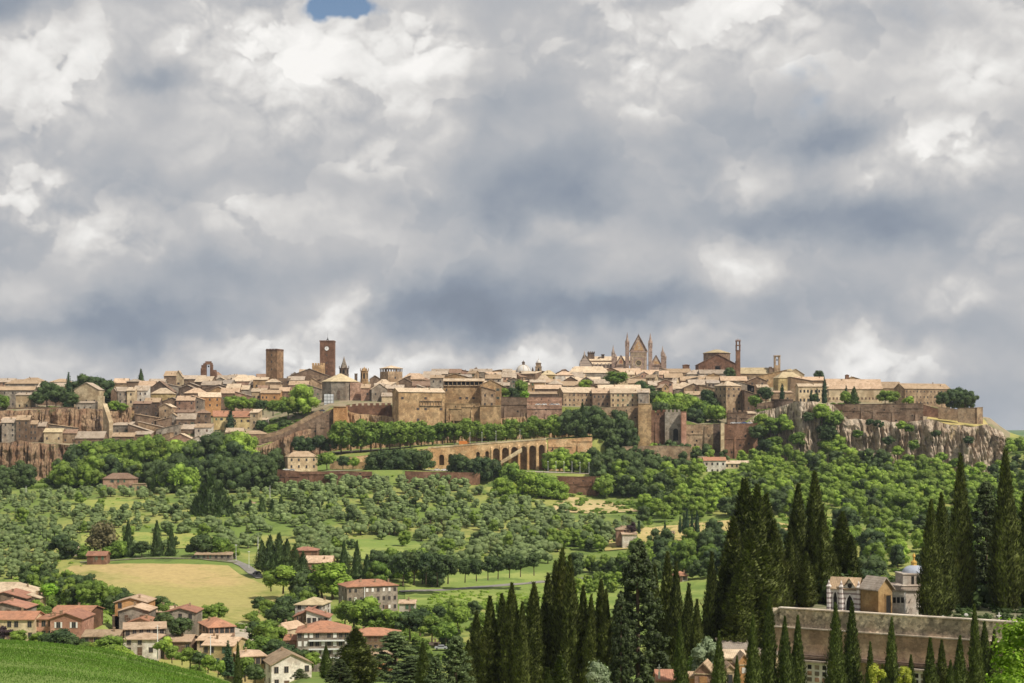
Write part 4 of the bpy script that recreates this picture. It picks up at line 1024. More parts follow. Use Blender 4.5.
MB().box(-3.2, 3.2, -3.2, 3.2, 10.003, 10.6).box(-2.4, 2.4, -2.4, 2.4, 10.6, 13.5).box(-2.7, 2.7, -2.7, 2.7, 13.503, 13.9).obj('belfry', 'wall_tan', t)
MB().lathe([(2.1, 13.9), (2.0, 14.8), (1.4, 16.0), (.5, 16.8), (.35, 17.8), (.08, 18.0), (.06, 20)], 10).obj('cupola', 'lead', t)
for (x, y, a) in ((0, -2.92, 0), (2.92, 0, 90), (-2.92, 0, -90)):
    q = MB(); arch_panel(q, 1.5, 3.2, 2.4, .04); q.obj('opening', 'dark_void', t, (x, y, 6), R(a))
MB().lathe([(.9, 0), (.9, 3.5), (.1, 6.3)], 6).obj('pinnacle', 'wall_brown', t, (-5.3, 0, 4))

# ---------------------------------------------------------------- cathedral
D = 1500; s = 1.0
cz = zz(372, D)
t = thing('cathedral', 'gothic cathedral with steep central gable, mosaic front and tall pinnacles', 'cathedral', (638.6-512, D, cz))
stone('marble', (.43, .33, .27), (.34, .25, .21), .5); stone('marble_band', (.38, .31, .29), (.50, .43, .38), .3)
m, g, b = new_mat('basalt_bands', .85, .2); P = pos(g); sp = g.new('ShaderNodeSeparateXYZ'); g.l.new(P, sp.inputs[0])
bd = g.m('GREATER_THAN', g.m('FRACT', g.m('MULTIPLY', sp.outputs[2], .62)), .5)
g.l.new(g.mix(bd, (.46, .37, .30), (.26, .21, .19)), b.inputs['Base Color']); MATS['basalt_bands'] = m
m, g, b = new_mat('mosaic', .5, .4); P = pos(g); n_ = g.noise(P, .35, 5, .7)
g.l.new(g.ramp(n_, [(.38, (.28, .12, .09)), (.46, (.50, .34, .12)), (.53, (.36, .20, .14)), (.60, (.50, .42, .28)), (.68, (.16, .17, .24))]), b.inputs['Base Color']); MATS['mosaic'] = m
# front: centre bay, side bays
f = MB(); f.box(-8.2, 8.2, 0, 4, -6, 20).box(-23, -12, 1, 4, -6, 7).box(12, 23, 1, 4, -6, 7); f.box(-9, 9, -.5, .2, 19.6, 20.6).box(-23, 23, .3, .9, 6.6, 7.2)
f.add([(-17.5-5.2, 1, 7.2), (-17.5+5.2, 1, 7.2), (-17.5, 1, 16.5), (-17.5-5.2, 3.6, 7.2), (-17.5+5.2, 3.6, 7.2), (-17.5, 3.6, 16.5)], [(0,1,2),(5,4,3),(0,2,5,3),(1,4,5,2)])
f.add([(17.5-5.2, 1, 7.2), (17.5+5.2, 1, 7.2), (17.5, 1, 16.5), (17.5-5.2, 3.6, 7.2), (17.5+5.2, 3.6, 7.2), (17.5, 3.6, 16.5)], [(0,1,2),(5,4,3),(0,2,5,3),(1,4,5,2)])
fo = f.obj('facade', 'marble', t)
g_ = MB(); g_.add([(-8.0, .2, 20.6), (8.0, .2, 20.6), (0, .2, 36.3), (-8.0, 3.4, 20.6), (8.0, 3.4, 20.6), (0, 3.4, 36.3)], [(0,1,2),(5,4,3),(0,2,5,3),(1,4,5,2)]); go = g_.obj('gable', 'marble', t)
e = MB(); e.tube((-8.8, .2, 20.2), (0, .2, 36.9), .75, .55, 5).tube((8.8, .2, 20.2), (0, .2, 36.9), .75, .55, 5); e.lathe([(.5, 36.4), (.7, 37.2), (.15, 37.6), (.1, 39.2)], 6, 0, .2); e.obj('gable_moulding', 'wall_dark', go)
MB().add([(-5.4, .12, 21.6), (5.4, .12, 21.6), (0, .12, 32.4), (-5.4, .25, 21.6), (5.4, .25, 21.6), (0, .25, 32.4)], [(0,1,2),(0,2,5,3),(1,4,5,2),(0,3,4,1)]).obj('mosaic_panel', 'mosaic', go)
for sx in (-1, 1):
    MB().add([(sx*17.5-3.4, .92, 8.0), (sx*17.5+3.4, .92, 8.0), (sx*17.5, .92, 14.2)], [(0,1,2)]).obj('mosaic_panel', 'mosaic', fo)
    a = MB(); a.tube((sx*17.5-5.6, 1, 7), (sx*17.5, 1, 16.9), .45, .35, 5).tube((sx*17.5+5.6, 1, 7), (sx*17.5, 1, 16.9), .45, .35, 5); a.obj('gable_moulding', 'wall_dark', fo)
rw = MB(); rw.lathe([(3.4, 0), (3.4, .25), (2.9, .26)], 24); o = rw.obj('rose_window', 'wall_cream', t, (0, 0, 9)); o.rotation_euler = (R(90), 0, 0); o.location = (0, -.02, 9)
dk = MB(); dk.lathe([(2.5, .261), (2.5, .30)], 20); dk.obj('rose_glass', 'dark_void', o)
sp_ = MB()
for k in range(12): a = math.pi*k/6; sp_.tube((.5*math.cos(a), .5*math.sin(a), .34), (2.6*math.cos(a), 2.6*math.sin(a), .34), .10, .14, 4)
sp_.obj('rose_tracery', 'wall_cream', o)
sq = MB()
for (x0, x1, z0, z1) in ((-6.5, 6.5, 15.4, 16.0), (-6.5, 6.5, 2.4, 3.0), (-6.5, -5.9, 2.4, 16), (5.9, 6.5, 2.4, 16)): sq.box(x0, x1, -.35, .05, z0, z1)
for i in range(11): sq.box(-7+i*1.4-.25, -7+i*1.4+.25, -.4, .05, 17, 19.4)
sq.obj('frieze', 'wall_cream', fo)
def pinnacle(x, y, z0, z1, z2, w, mat='marble'):
    m = MB(); m.box(-w/2, w/2, -w/2, w/2, z0, z1*.86); m.box(-w/2-.25, w/2+.25, -w/2-.25, w/2+.25, z1*.86, z1*.88); m.lathe([(w*.55, z1*.88), (w*.52, z1), (w*.62, z1+.01), (w*.62, z1+.4)], 8)
    for (a, b) in ((-1,-1),(1,-1),(1,1),(-1,1)): m.lathe([(.28, z1*.88), (.25, z1), (.02, z1+(z2-z1)*.32)], 5, a*w*.5, b*w*.5)
    m.lathe([(w*.46, z1+.4), (w*.15, z1+(z2-z1)*.7), (.04, z2)], 8)
    for zz_ in (.25, .45, .66): m.box(-w/2-.12, w/2+.12, -w/2-.12, w/2+.12, z1*zz_, z1*zz_+.3)
    return m.obj('pinnacle', mat, t, (x, y, 0))
pinnacle(-11.3, 1, -6, 29, 40, 3.6); pinnacle(11.8, 1, -6, 29, 39.5, 3.6)
pinnacle(-25.3, 2, -6, 18.5, 27.5, 3.0); pinnacle(24.2, 2, -6, 18.5, 26.5, 3.0); pinnacle(-22.6, 5, -6, 15, 19, 2.4); pinnacle(27.0, 6, -6, 15, 20, 2.4)
# nave turned to the left behind the front
nv = MB(); nv.box(-57, -20, 14, 36, -6, 8).obj('nave', 'basalt_bands', t); 
cl = MB(); cl.box(-50, -6, 18, 32, 8, 12.6).obj('clerestory', 'basalt_bands', t)
rf = MB(); slab(rf, [(-51, 17, 12.4), (-5, 17, 12.4), (-5, 25, 17), (-51, 25, 17)]); slab(rf, [(-5, 33, 12.4), (-51, 33, 12.4), (-51, 25.1, 16.9), (-5, 25.1, 16.9)]); slab(rf, [(-57.5, 13.4, 8.4), (-20, 13.4, 8.4), (-20, 18, 11), (-57.5, 18, 11)]); rf.obj('roof', 'roof_pale', t)
for y in (12, 39):
    tr = MB(); q = [(-57.5, -6), (-46, -6), (-46, 8.5), (-53.5, 18.3), (-57.5, 9)]
    tr.add([(x, y, z) for x, z in q] + [(x, y+1, z) for x, z in q], [(0,1,2,3,4),(9,8,7,6,5)] + [(i, (i+1) % 5, 5+(i+1) % 5, 5+i) for i in range(5)]); tr.obj('transept_wall', 'basalt_bands', t)
tr = MB(); slab(tr, [(-58, 11.5, 9), (-53.5, 11.5, 19), (-53.5, 40, 19), (-58, 40, 9)]); slab(tr, [(-45.5, 40, 8.6), (-53.4, 40, 18.9), (-53.4, 11.5, 18.9), (-45.5, 11.5, 8.6)]); tr.obj('transept_roof', 'roof_pale', t)
m = MB(); m.lathe([(.9, 17), (.8, 20), (.05, 23)], 6); m.obj('pinnacle', 'basalt_bands', t, (-53.6, 12, -1)); m = MB(); m.lathe([(1.1, -6), (1.0, 9), (.05, 13)], 6); m.obj('pinnacle', 'basalt_bands', t, (-57.6, 12, 0))
m = MB(); m.box(-49.6, -43, 20, 27, 10, 20).box(-50, -42.6, 19.6, 27.4, 20.003, 20.8)
for i in range(4): m.box(-49.8+i*2.0, -48.8+i*2.0, 19.6, 20.3, 20.8, 21.8)
m.obj('squat_tower', 'wall_dark', t); m = MB(); m.box(-39, -37.8, 20, 22, 12, 16.4).box(-35.8, -33, 21, 23, 12, 18.4).box(-36.2, -32.6, 20.6, 23.4, 18.403, 18.9).obj('roof_turret', 'wall_dark', t)
bt = MB()
for i in range(7): x = -44+i*3.9; bt.box(x-.5, x+.5, 12.2, 14, -6, 9.3)
bt.obj('buttresses', 'basalt_bands', t)

# ---------------------------------------------------------------- brick church with octagon and slim campanile
D = 1400; s = D/F
t = thing('brick_church', 'brown brick church with wide gabled front and yellow octagonal roof behind', 'church', at(717.5, 377, D))
w = 38*s; h = 14*s
m = MB(); m.box(-w/2, w/2, 0, 24, -6, h-1); m.add([(-w/2, 0, h-1), (w/2, 0, h-1), (0, 0, h+8), (-w/2, .6, h-1), (w/2, .6, h-1), (0, .6, h+8)], [(0,1,2),(5,4,3),(0,2,5,3),(1,4,5,2)]); m.obj('wall', 'wall_brick', t)
m = MB(); slab(m, [(-w/2-.8, -.7, h-1.2), (0, -.7, h+8.4), (0, 24.5, h+8.4), (-w/2-.8, 24.5, h-1.2)]); slab(m, [(w/2+.8, 24.5, h-1.2), (.05, 24.5, h+8.38), (.05, -.7, h+8.38), (w/2+.8, -.7, h-1.2)]); m.obj('roof', 'roof_brownr', t)
m = MB(); m.lathe([(12.6, 10), (12.6, h+9.4), (13.1, h+9.41), (13.1, h+9.9)], 8, 1.5, 16); m.obj('octagon', 'wall_brown', t)
m = MB(); m.lathe([(13.4, h+9.91), (13.2, h+10.2), (3.2, h+13.2), (.3, h+13.6)], 8, 1.5, 16); m.obj('octagon_roof', 'roof_gold', t)
MB().box(-2.1, 2.1, -.15, .1, 4.2, 10).obj('window', 'dark_void', t); MB().box(-2.6, 2.6, -.25, .05, 10.003, 10.6).box(-2.6, 2.6, -.25, .05, 3.6, 4.2).obj('window_frame', 'wall_dark', t)
m = MB()
for i in range(9):
    x = -15+i*3.75
    if abs(x) > 3: m.box(x-.35, x+.35, -.3, .05, -5, h-2+ (1-abs(x)/17)*8)
m.obj('pilasters', 'wall_brick', t)
MB().box(w/2+.05, w/2+3, 4, 9, -6, h+2).obj('stair_turret', 'wall_brown', t)
D = 1385; s = D/F
t = thing('campanile', 'slim brick campanile with small open belfry right of the brick church', 'bell tower', at(738, 380, D))
m = MB(); m.box(-1.9, 1.9, -1.9, 1.9, -6, 27).obj('shaft', 'wall_brick', t)
m = MB()
for (a, b) in ((-1,-1),(1,-1),(1,1),(-1,1)): m.box(a*1.6-.42, a*1.6+.42, b*1.6-.42, b*1.6+.42, 27.5, 31.5); m.lathe([(.25, 36.3), (.22, 36.9), (.02, 38)], 5, a*1.7, b*1.7)
m.box(-2.25, 2.25, -2.25, 2.25, 27.003, 27.5).box(-2.2, 2.2, -2.2, 2.2, 31.5, 32.3)
for (a, b) in ((-1,-1),(1,-1),(1,1),(-1,1)): m.box(a*1.5-.4, a*1.5+.4, b*1.5-.4, b*1.5+.4, 32.3, 35.6)
m.box(-2.3, 2.3, -2.3, 2.3, 35.603, 36.3); m.lathe([(.9, 36.3), (.4, 37.3), (.05, 38.6)], 6); m.obj('belfry', 'wall_brick', t)
# open-arched bell tower
D = 1420; s = D/F
t = thing('open_bell_tower', 'square bell tower with one tall open arch showing sky, right of centre', 'bell tower', at(777, 374, D))
m = MB(); m.box(-2.9, 2.9, -1.6, 1.6, -6, 8.2).box(-2.9, -1.4, -1.6, 1.6, 8.2, 15.5).box(1.4, 2.9, -1.6, 1.6, 8.2, 15.5).box(-3.2, 3.2, -1.9, 1.9, 16.8, 17.6)
n = 8; pts = [(1.4*math.cos(math.pi*k/n), 15.0+1.4*math.sin(math.pi*k/n)) for k in range(n+1)]
for y in (-1.6, 1.6):
    for p, q in zip(pts, pts[1:]): m.add([(p[0], y, p[1]), (q[0], y, q[1]), (q[0]*1.6, y, 16.8), (p[0]*1.6, y, 16.8)], [(0,1,2,3)])
m.box(-2.9, -1.4, -1.6, 1.6, 15.5, 16.8).box(1.4, 2.9, -1.6, 1.6, 15.5, 16.8).obj('masonry', 'wall_tan', t)
MB().box(-7.5, -3.2, -1.2, 2, -6, 5.5).box(-7.2, -5, -1.4, 1.5, 5.5, 6.8).obj('stair_block', 'wall_brown', t); MB().lathe([(.2, 0), (.8, .1), (.55, 1), (.2, 1.3)], 8).obj('bell', 'iron', t, (0, 0, 12.6))
MB().tube((-1.4, 0, 14.0), (1.4, 0, 14.0), .1, .1).obj('bell_beam', 'iron', t)
D = 1360
t = thing('roof_lantern', 'cream arched roof lantern on the yellow-roofed church right of the bell tower', 'lantern', at(790, 377, D))
m = MB()
for i in range(4): m.box(-3.5+i*2.1-.4, -3.5+i*2.1+.4, -1.6, 1.6, 0, 4.2)
m.box(-4.2, 3.6, -1.8, 1.8, 4.2, 5.0); m.box(-4.2, 3.6, -1.8, 1.8, -5, 0); m.obj('arcade', 'wall_cream', t); MB().lathe([(3.9, 5.003), (3.2, 6.2), (1.6, 7.0), (.2, 7.3)], 10, -.3, 0).obj('cap', 'roof_gold', t)
for (px, y0, y1, D, lab) in ((847, 381, 374.5, 1250, 'small brown chimney turret on the cloister roof ridge'), (686, 372, 364.5, 1440, 'small square brown brick turret left of the brick church')):
    s = D/F; m = MB(); k = 3.0 if px < 700 else 1.4; hh = (y0-y1)*s; m.box(-k, k, -k, k, -5, hh-.9).box(-k*1.12, k*1.12, -k*1.12, k*1.12, hh-.897, hh-.4); m.box(-k*.5, k*.5, -k*.5, k*.5, hh-.4, hh)
    tag(m.obj('roof_turret', 'wall_brick', None, at(px, y0, D)), lab, 'turret')

# ---------------------------------------------------------------- town walls and bastions
W_ = wall_run
W_('dark brown parapet wall with merlons on the rock right of the orange bastion', [(345,1116,408,426),(357,1116,406,426),(392,1118,405.5,426)], 'wall_brick', 2, cren=4.2)
W_('flat orange plastered bastion at the head of the ramp', [(334,1104,407,428),(347,1104,407,428)], 'wall_orange', 7, name='bastion', cat='bastion')
W_('ochre retaining wall with ledges under the broad palace', [(440,1112,403.5,416),(462,1110,404,417),(480,1110,404,418)], 'wall_ochre', 3)
W_('tall tan buttress bastion under the gabled house right of the palace', [(480,1108,406,434),(501,1108,406,434)], 'wall_ochre', 6, name='bastion', cat='bastion')
W_('grey brown terrace wall under the garden trees in the centre', [(501,1124,397,420),(527,1124,398,420)], 'wall_brown', 3)
W_('upper pinkish wall behind the white cars on the centre terrace', [(527,1141,397.5,407),(562,1141,398,407)], 'wall_pink', 2)
W_('pinkish parapet wall of the car park terrace in the centre', [(527,1116,405.6,418),(562,1116,406,418)], 'wall_pink', 2)
W_('ochre retaining wall below the cathedral-side houses, above the wood', [(524,1117,413,424),(560,1117,413.5,424),(600,1120,408,424),(652,1122,405.5,424)], 'wall_tan', 2)
W_('stepped brown brick bastion left of the ravine trees', [(638,1116,404,444),(651,1116,404,444)], 'wall_ochre', 5, name='bastion', cat='bastion')
W_('lower battlemented brick wall left of the arched gate tower', [(650,1116,413,452),(667,1117,412,452)], 'wall_brick', 3, cren=4)
W_('low pale wall with small arch along the road below the brick bastion', [(622,1060,447,453),(650,1062,446,453),(668,1064,446,454),(690,1064,447,456)], 'wall_tan', 2)
t, w, h = tower('gate_tower', 'grey battlemented gate tower with tall arch beside the ravine trees', 665, 681, 446, 412, 1112, 'grey', 0)
q = MB(); arch_panel(q, 3.6, 9, 7, -.05); q.obj('archway', 'dark_void', t, (2, -w/2-.02, 4)); m = MB()
for i in range(4): m.box(-w/2+w*(i+.5)/4-.9, -w/2+w*(i+.5)/4+.9, -w/2, -w/2+1, h+.003, h+1.8)
m.obj('battlement', 'wall_grey', t)
W_('pale pink buttress pier against the gate tower right side', [(681,1108,412,446),(686,1108,412,446)], 'wall_salmon', 5, name='buttress', cat='buttress')
W_('pinkish town wall between gate tower and corner buttress', [(686,1112,425,450),(713,1112,424.5,452)], 'wall_tan', 3)
W_('dark recessed town wall stretch left of the corner buttress', [(713,1116,424,454),(721,1116,424,454)], 'wall_dark', 3)
W_('pale vertical corner buttress of the red town wall', [(720.5,1106,423,456),(724,1106,423,456)], 'wall_cream', 4, name='buttress', cat='buttress', cope=False)
W_('red brown town wall below the car terrace, right of the corner buttress', [(724,1110,424.5,460),(757,1112,423.5,462)], 'wall_brick', 3)
t = W_('brown battlemented building wall above the car terrace', [(727,1132,413,424),(747,1132,412.5,424)], 'wall_brown', 5, cren=3.4)
H('', 744, 757, 424, 413.5, 411.5, 1134, 's', 'brown', 'pale', 1, 2, d=8, label='small brown house with pale lean-to roof beside the battlemented wall')
t = thing('round_bastion', 'dark round bastion wall on the rock edge below the small cypress', 'bastion', at(784, 416, 1136) + Vector((0, 7, 0))); MB().lathe([(8.6, -6), (8.1, 12.2), (8.5, 12.21), (8.5, 12.8)], 18).obj('masonry', 'wall_dark', t)
W_('dark wall beside the round bastion under the green tree', [(757,1140,404,414),(776,1140,401,414)], 'wall_brown', 2)
W_('long reddish retaining wall on the eastern rock below the cloister', [(826,1126,404.8,416),(842,1122,404.5,420),(870,1120,404.3,422),(900,1118,404,424),(923,1116,403.6,425)], 'wall_brown', 3)
W_('short dark red wall left of the long barracks foot', [(923,1120,405,412),(938,1118,409,414)], 'wall_brick', 2)
W_('tan garden wall stepping down under the umbrella pines', [(938,1124,407,415),(960,1122,410,417)], 'wall_tan', 1.5)
W_('brown corner bastion at the far right end of the walls', [(958,1110,408.5,418),(975,1108,408,420),(981,1114,407.5,420)], 'wall_tan', 3, name='bastion', cat='bastion')
W_('tan buttress wall under the dry grass terrace on the eastern rock', [(950,1100,426,436),(964,1100,426,437)], 'wall_cream', 2)
# ramp street with parapets
P = [(338,1106,408),(326,1104,413),(310,1102,421),(296,1100,429),(280,1099,436),(262,1098,440),(246,1098,443)]
m = MB(); vs = []
for (px, D, py) in P:
    a = at(px, py, D); vs += [tuple(a), (a.x, a.y+7, a.z+.2), (a.x, a.y+7, a.z-9), (a.x, a.y, a.z-9)]
fs = []
for i in range(len(P)-1):
    o = 4*i; fs += [(o, o+4, o+5, o+1), (o+3, o+7, o+4, o), (o+1, o+5, o+6, o+2)]
m.add(vs, fs); structure(m.obj('ramp', 'gravel'))
W_('brown outer parapet of the paved ramp climbing to the octagonal church', [(p[0], p[1]-.8, p[2]-1, p[2]+ (26 if p[0] > 300 else 12)) for p in reversed(P)], 'wall_brown', 1.2, foot=0)
W_('inner stone parapet of the paved ramp beside the big round tree', [(p[0]-3, p[1]+8, p[2]-4.5, p[2]+3) for p in reversed(P[1:-1])], 'wall_tan', 1)
W_('low wall below the garden left of the ramp', [(255,1112,441,447),(285,1110,431.5,441)], 'wall_tan', 1)
# ---------------------------------------------------------------- arcaded viaduct
stone('wall_arcade', (.66, .45, .25), (.56, .36, .19), .4)
def arcade():
    D0 = 1044; n = 13; x0, x1 = 428, 546
    a = at(x0, 0, D0); b = at(x1, 0, D0+6); L = b.x-a.x
    t = thing('viaduct', 'long ochre viaduct with tall arches carrying the tree-lined avenue', 'viaduct', (a.x, D0, 0))
    m = MB(); DK = []; bw = L/n
    tops = lambda u: zz(448.5-(u/L)*9.0, D0)
    def foot(u): return zz(472, D0)-4
    open_ = {1:(.55,12), 2:(.55,12), 7:(.70,None), 8:(.70,None), 9:(.70,None), 10:(.70,None), 11:(.72,None), 12:(.6,None), 3:(.45,12), 5:(.4,12), 6:(.4,12)}
    def P(u, z): return (u, 0, z)
    for i in range(n):
        u0, u1 = i*bw, (i+1)*bw; zt0, zt1 = tops(u0), tops(u1); zf = foot(u0)
        if i in open_:
            fr, hh = open_[i]; w = bw*fr/2*1.0; c = (u0+u1)/2; cr = min(zt0, zt1) - 3.2 - (1.5 if i < 7 else 0); spz = cr-w
            base = zf if hh is None else cr-hh*.62
            k = 8; arc = [(c-w, spz)] + [(c-w*math.cos(math.pi*j/k), spz+w*math.sin(math.pi*j/k)) for j in range(1, k)] + [(c+w, spz)]
            m.add([P(u0, zf), P(c-w, zf), P(c-w, spz), P(u0, zt0)], [(0,1,2,3)]); m.add([P(c+w, zf), P(u1, zf), P(u1, zt1), P(c+w, spz)], [(0,1,2,3)])
            if base > zf: m.add([P(c-w, zf), P(c+w, zf), P(c+w, base), P(c-w, base)], [(0,1,2,3)])
            for j in range(k):
                p, q = arc[j], arc[j+1]; tp = zt0+(zt1-zt0)*j/k; tq = zt0+(zt1-zt0)*(j+1)/k
                m.add([P(*p), P(*q), P(u0+bw*(j+1)/k, tq), P(u0+bw*j/k, tp)], [(0,1,2,3)])
                m.add([(p[0], 0, p[1]), (q[0], 0, q[1]), (q[0], 3.2, q[1]), (p[0], 3.2, p[1])], [(0,1,2,3)])
            for sx in (c-w, c+w): m.add([(sx, 0, base), (sx, 3.2, base), (sx, 3.2, spz), (sx, 0, spz)], [(0,1,2,3)])
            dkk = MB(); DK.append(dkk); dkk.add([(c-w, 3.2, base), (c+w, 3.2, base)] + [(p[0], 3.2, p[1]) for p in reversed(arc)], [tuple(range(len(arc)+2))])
        else:
            m.add([P(u0, zf), P(u1, zf), P(u1, zt1), P(u0, zt0)], [(0,1,2,3)])
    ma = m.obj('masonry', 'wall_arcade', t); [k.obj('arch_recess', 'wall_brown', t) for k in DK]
    pr = MB()
    for i in range(n+1):
        if i >= 7: u = i*bw; pr.add([(u-.5, -.6, foot(u)), (u+.5, -.6, foot(u)), (u+.5, -.6, tops(u)-3), (u-.5, -.6, tops(u)-3), (u-.5, 0, foot(u)), (u+.5, 0, foot(u)), (u+.5, 0, tops(u)-2), (u-.5, 0, tops(u)-2)], [(0,1,2,3),(0,3,7,4),(1,5,6,2),(3,2,6,7)])
    pr.obj('buttresses', 'wall_arcade', t)
    c = MB()
    for i in range(n):
        u0, u1 = i*bw, (i+1)*bw; c.add([(u0, -.25, tops(u0)), (u1, -.25, tops(u1)), (u1, -.25, tops(u1)+1.1), (u0, -.25, tops(u0)+1.1), (u0, .4, tops(u0)), (u1, .4, tops(u1)), (u1, .4, tops(u1)+1.1), (u0, .4, tops(u0)+1.1)], [(0,1,2,3),(3,2,6,7),(7,6,5,4),(0,4,5,1)])
    c.obj('parapet', 'wall_cream', t)
arcade()
W_('thin diagonal stair wall climbing across the tall viaduct arches', [(496,1039,464,467),(510,1040,455,459),(522,1041,447.5,452)], 'wall_cream', 1.2, foot=0, cope=False)
W_('ochre avenue retaining wall right of the viaduct arches', [(548,1050,440,470),(572,1052,439,462),(592,1054,437.5,450)], 'wall_arcade', 2)
W_('ochre avenue retaining wall left of the viaduct arches', [(432,1044,448.5,470),(410,1046,451,472),(380,1047,454,466),(345,1048,458,464)], 'wall_arcade', 1.2)
W_('brown retaining wall of the lower road, right of centre', [(556,978,476.5,498),(578,978,477,498),(604,978,477,498)], 'wall_brick', 1.5)
W_('low brown roadside wall under the pink house left of centre', [(270,979,469,482),(300,978,472,484),(345,978,471.5,482),(372,978,472,482)], 'wall_brick', 1)
W_('low brown wall between the round trees and viaduct foot', [(405,978,471.5,482),(445,978,472.5,482),(480,978,473,484)], 'wall_brick', 1)
W_('cream parking wall below the left end of the avenue', [(330,1040,461,470),(372,1038,463,470)], 'wall_ochre', 1)

# ---------------------------------------------------------------- houses on the slope
H('', 284.5, 318, 470, 456.5, 451.5, 1018, 'h', 'cream', 'tanr', 2, 4, rot=18, d=11, label='cream two-storey hipped-roof house beside the lower road left of the avenue')
H('', 105, 136, 490, 478.5, 473.2, 985, 'h', 'pink', 'brownr', 2, 5, d=11, label='pinkish villa with dark hipped roof under the left rock wood', name='villa', cat='villa')
H('', 134, 148.5, 491, 484, 483.4, 980, 'flat', 'cream', 'tanr', 1, 4, d=8, label='low cream flat-roofed annex at the right end of the pinkish villa', chim=0)
H('', 236, 258, 515, 507, 502.5, 905, 'g', 'grey', 'tanr', 1, 3, rot=-15, label='small grey house with pale roof among dark trees left of centre')
H('', 268, 281, 511, 506, 503.5, 920, 'g', 'tan', 'pale', 1, 2, label='tiny pale-roofed hut half hidden behind dark cypresses on the left slope')
H('', 703, 725, 474, 460.5, 457.2, 1055, 'g', 'white', 'red', 2, 4, d=9, label='white two-storey villa with red roof alone in the wood below the walls', name='villa', cat='villa', styles=['plain'], skip=0)
H('', 724, 748, 474, 463.5, 460.8, 1058, 'g', 'cream', 'pale', 2, 5, d=8, label='lower cream wing with pale roof joined to the white villa in the wood', name='villa', cat='villa')
H('', 698, 706, 464, 456.8, 455.3, 1070, 'flat', 'cream', 'pale', 1, 1, label='tiny cream outbuilding behind the white villa in the wood')
H('', 294, 318, 566, 550.5, 547, 700, 'h', 'brick', 'dred', 2, 3, label='brown house with dark hipped roof behind pink house in the trees')
H('', 303, 333, 580, 562.5, 556, 680, 'g', 'salmon', 'rose', 2, 4, d=10, label='pink house with rosy roof half hidden by the pale green tree')
H('', 89, 108, 562, 555.5, 551.5, 690, 'g', 'brick', 'dred', 1, 3, label='small brick farmhouse with dark red roof beside the golden field')
H('', 74, 84, 556, 549.5, 547, 720, 's', 'white', 'pale', 0, label='tiny white shed left of the brick farmhouse at the grove edge', chim=0)
H('', 198, 234, 560, 554.8, 551, 705, 'g', 'grey', 'tanr', 1, 6, label='long low grey farm building behind dark trees above the golden field')
H('', 616, 634, 534, 529.5, 526, 770, 'h', 'pink', 'tanr', 1, 3, label='small pinkish house with tan roof among bushes right of centre')
H('', 622, 636, 538, 534.5, 532, 764, 's', 'white', 'rose', 0, label='low rosy lean-to roof just below the small pinkish house right of centre')
H('', 664, 674, 537, 533.3, 531.2, 765, 's', 'cream', 'rose', 0, label='tiny cream hut with rosy roof between green bushes right of centre')
H('', 673, 687, 582, 575.5, 571.5, 645, 'h', 'white', 'red', 1, 2, d=6, label='tiny white house with red roof framed between dark foreground cypresses')
H('', 400, 415.5, 612, 603.5, 600, 555, 'g', 'white', 'rose', 1, 3, label='small white annex with rosy roof right of the large tan block')
t = H('', 337.5, 398.5, 613, 587, 580.5, 560, 'h', 'grey', 'red', 3, 9, rot=22, d=12, label='large tan-grey three-storey block with red hipped roof and pale drainpipe', name='apartment_block', cat='building', styles=['plain', 'closed_white', 'plain'], winsize=(.9, 1.4), skip=.03, chim=3, sidecols=3)
MB().tube((0, 0, -1), (0, 0, 9.4), .14, .14).obj('drainpipe', 'white_paint', t, (-3.2, -6.25, 0))
# valley village, left part
v1 = 'in the bottom left village'
H(v1, -22, 37, 600, 592.5, 582.5, 520, 'h', 'pink', 'pale', 1, 8, d=13, chim=3)
H(v1, 31, 43, 606, 598.5, 595, 500, 'r', 'tan', 'pale', 1, 2)
H(v1, -12, 32, 613, 598.5, 592.3, 495, 'f', 'brown', 'dred', 1, 4, d=12)
H(v1, -14, 31.5, 618, 608.5, 602.8, 478, 'f', 'grey', 'dred', 1, 4, d=11)
H(v1, -30, 39.5, 642, 619.5, 611.5, 455, 'g', 'cream', 'red', 2, 10, d=11, styles=['brown', 'plain'], chim=2)
H(v1, 37, 58, 640, 619.5, 615.5, 458, 's', 'salmon', 'red', 2, 3, d=8)
H(v1, 56, 98, 640, 613.5, 606, 480, 'g', 'brick', 'red', 2, 5, d=14, rot=-4)
H(v1, 56.5, 88, 645, 619, 613.3, 456, 'f', 'salmon', 'dred', 2, 2, d=13, styles=['white', 'plain'])
H(v1, 87, 122, 645, 636.5, 630, 450, 'g', 'brown', 'tanr', 1, 4, d=9)
H(v1, 115, 122, 622, 616, 614.8, 490, 'flat', 'dark', 'tanr', 0)
v2 = 'in the middle valley village'
H(v2, 119.5, 151, 619, 602.5, 598, 490, 'f', 'orange', 'rose', 2, 3, d=12)
H(v2, 123, 152.5, 625, 611, 606.8, 476, 'f', 'grey', 'rose', 1, 2, d=10)
H(v2, 131, 156, 632, 622.5, 618.5, 468, 'f', 'tan', 'red', 1, 3, d=8)
H(v2, 121, 168.5, 648, 629.5, 623, 456, 'g', 'grey', 'rose', 2, 6, d=11, rot=14, styles=['white', 'plain'])
H(v2, 160, 176, 627, 612, 606.5, 488, 'g', 'brown', 'rose', 1, 2, d=9)
H(v2, 169, 199, 632, 612.5, 608.3, 482, 'f', 'grey', 'dred', 2, 3, d=11)
H(v2, 128, 161, 655, 639.5, 633.5, 446, 'h', 'white', 'rose', 2, 3, d=11, styles=['plain'], chim=0)
H(v2, 168, 194, 654, 641.5, 635, 450, 'g', 'brown', 'rose', 1, 5, d=10)
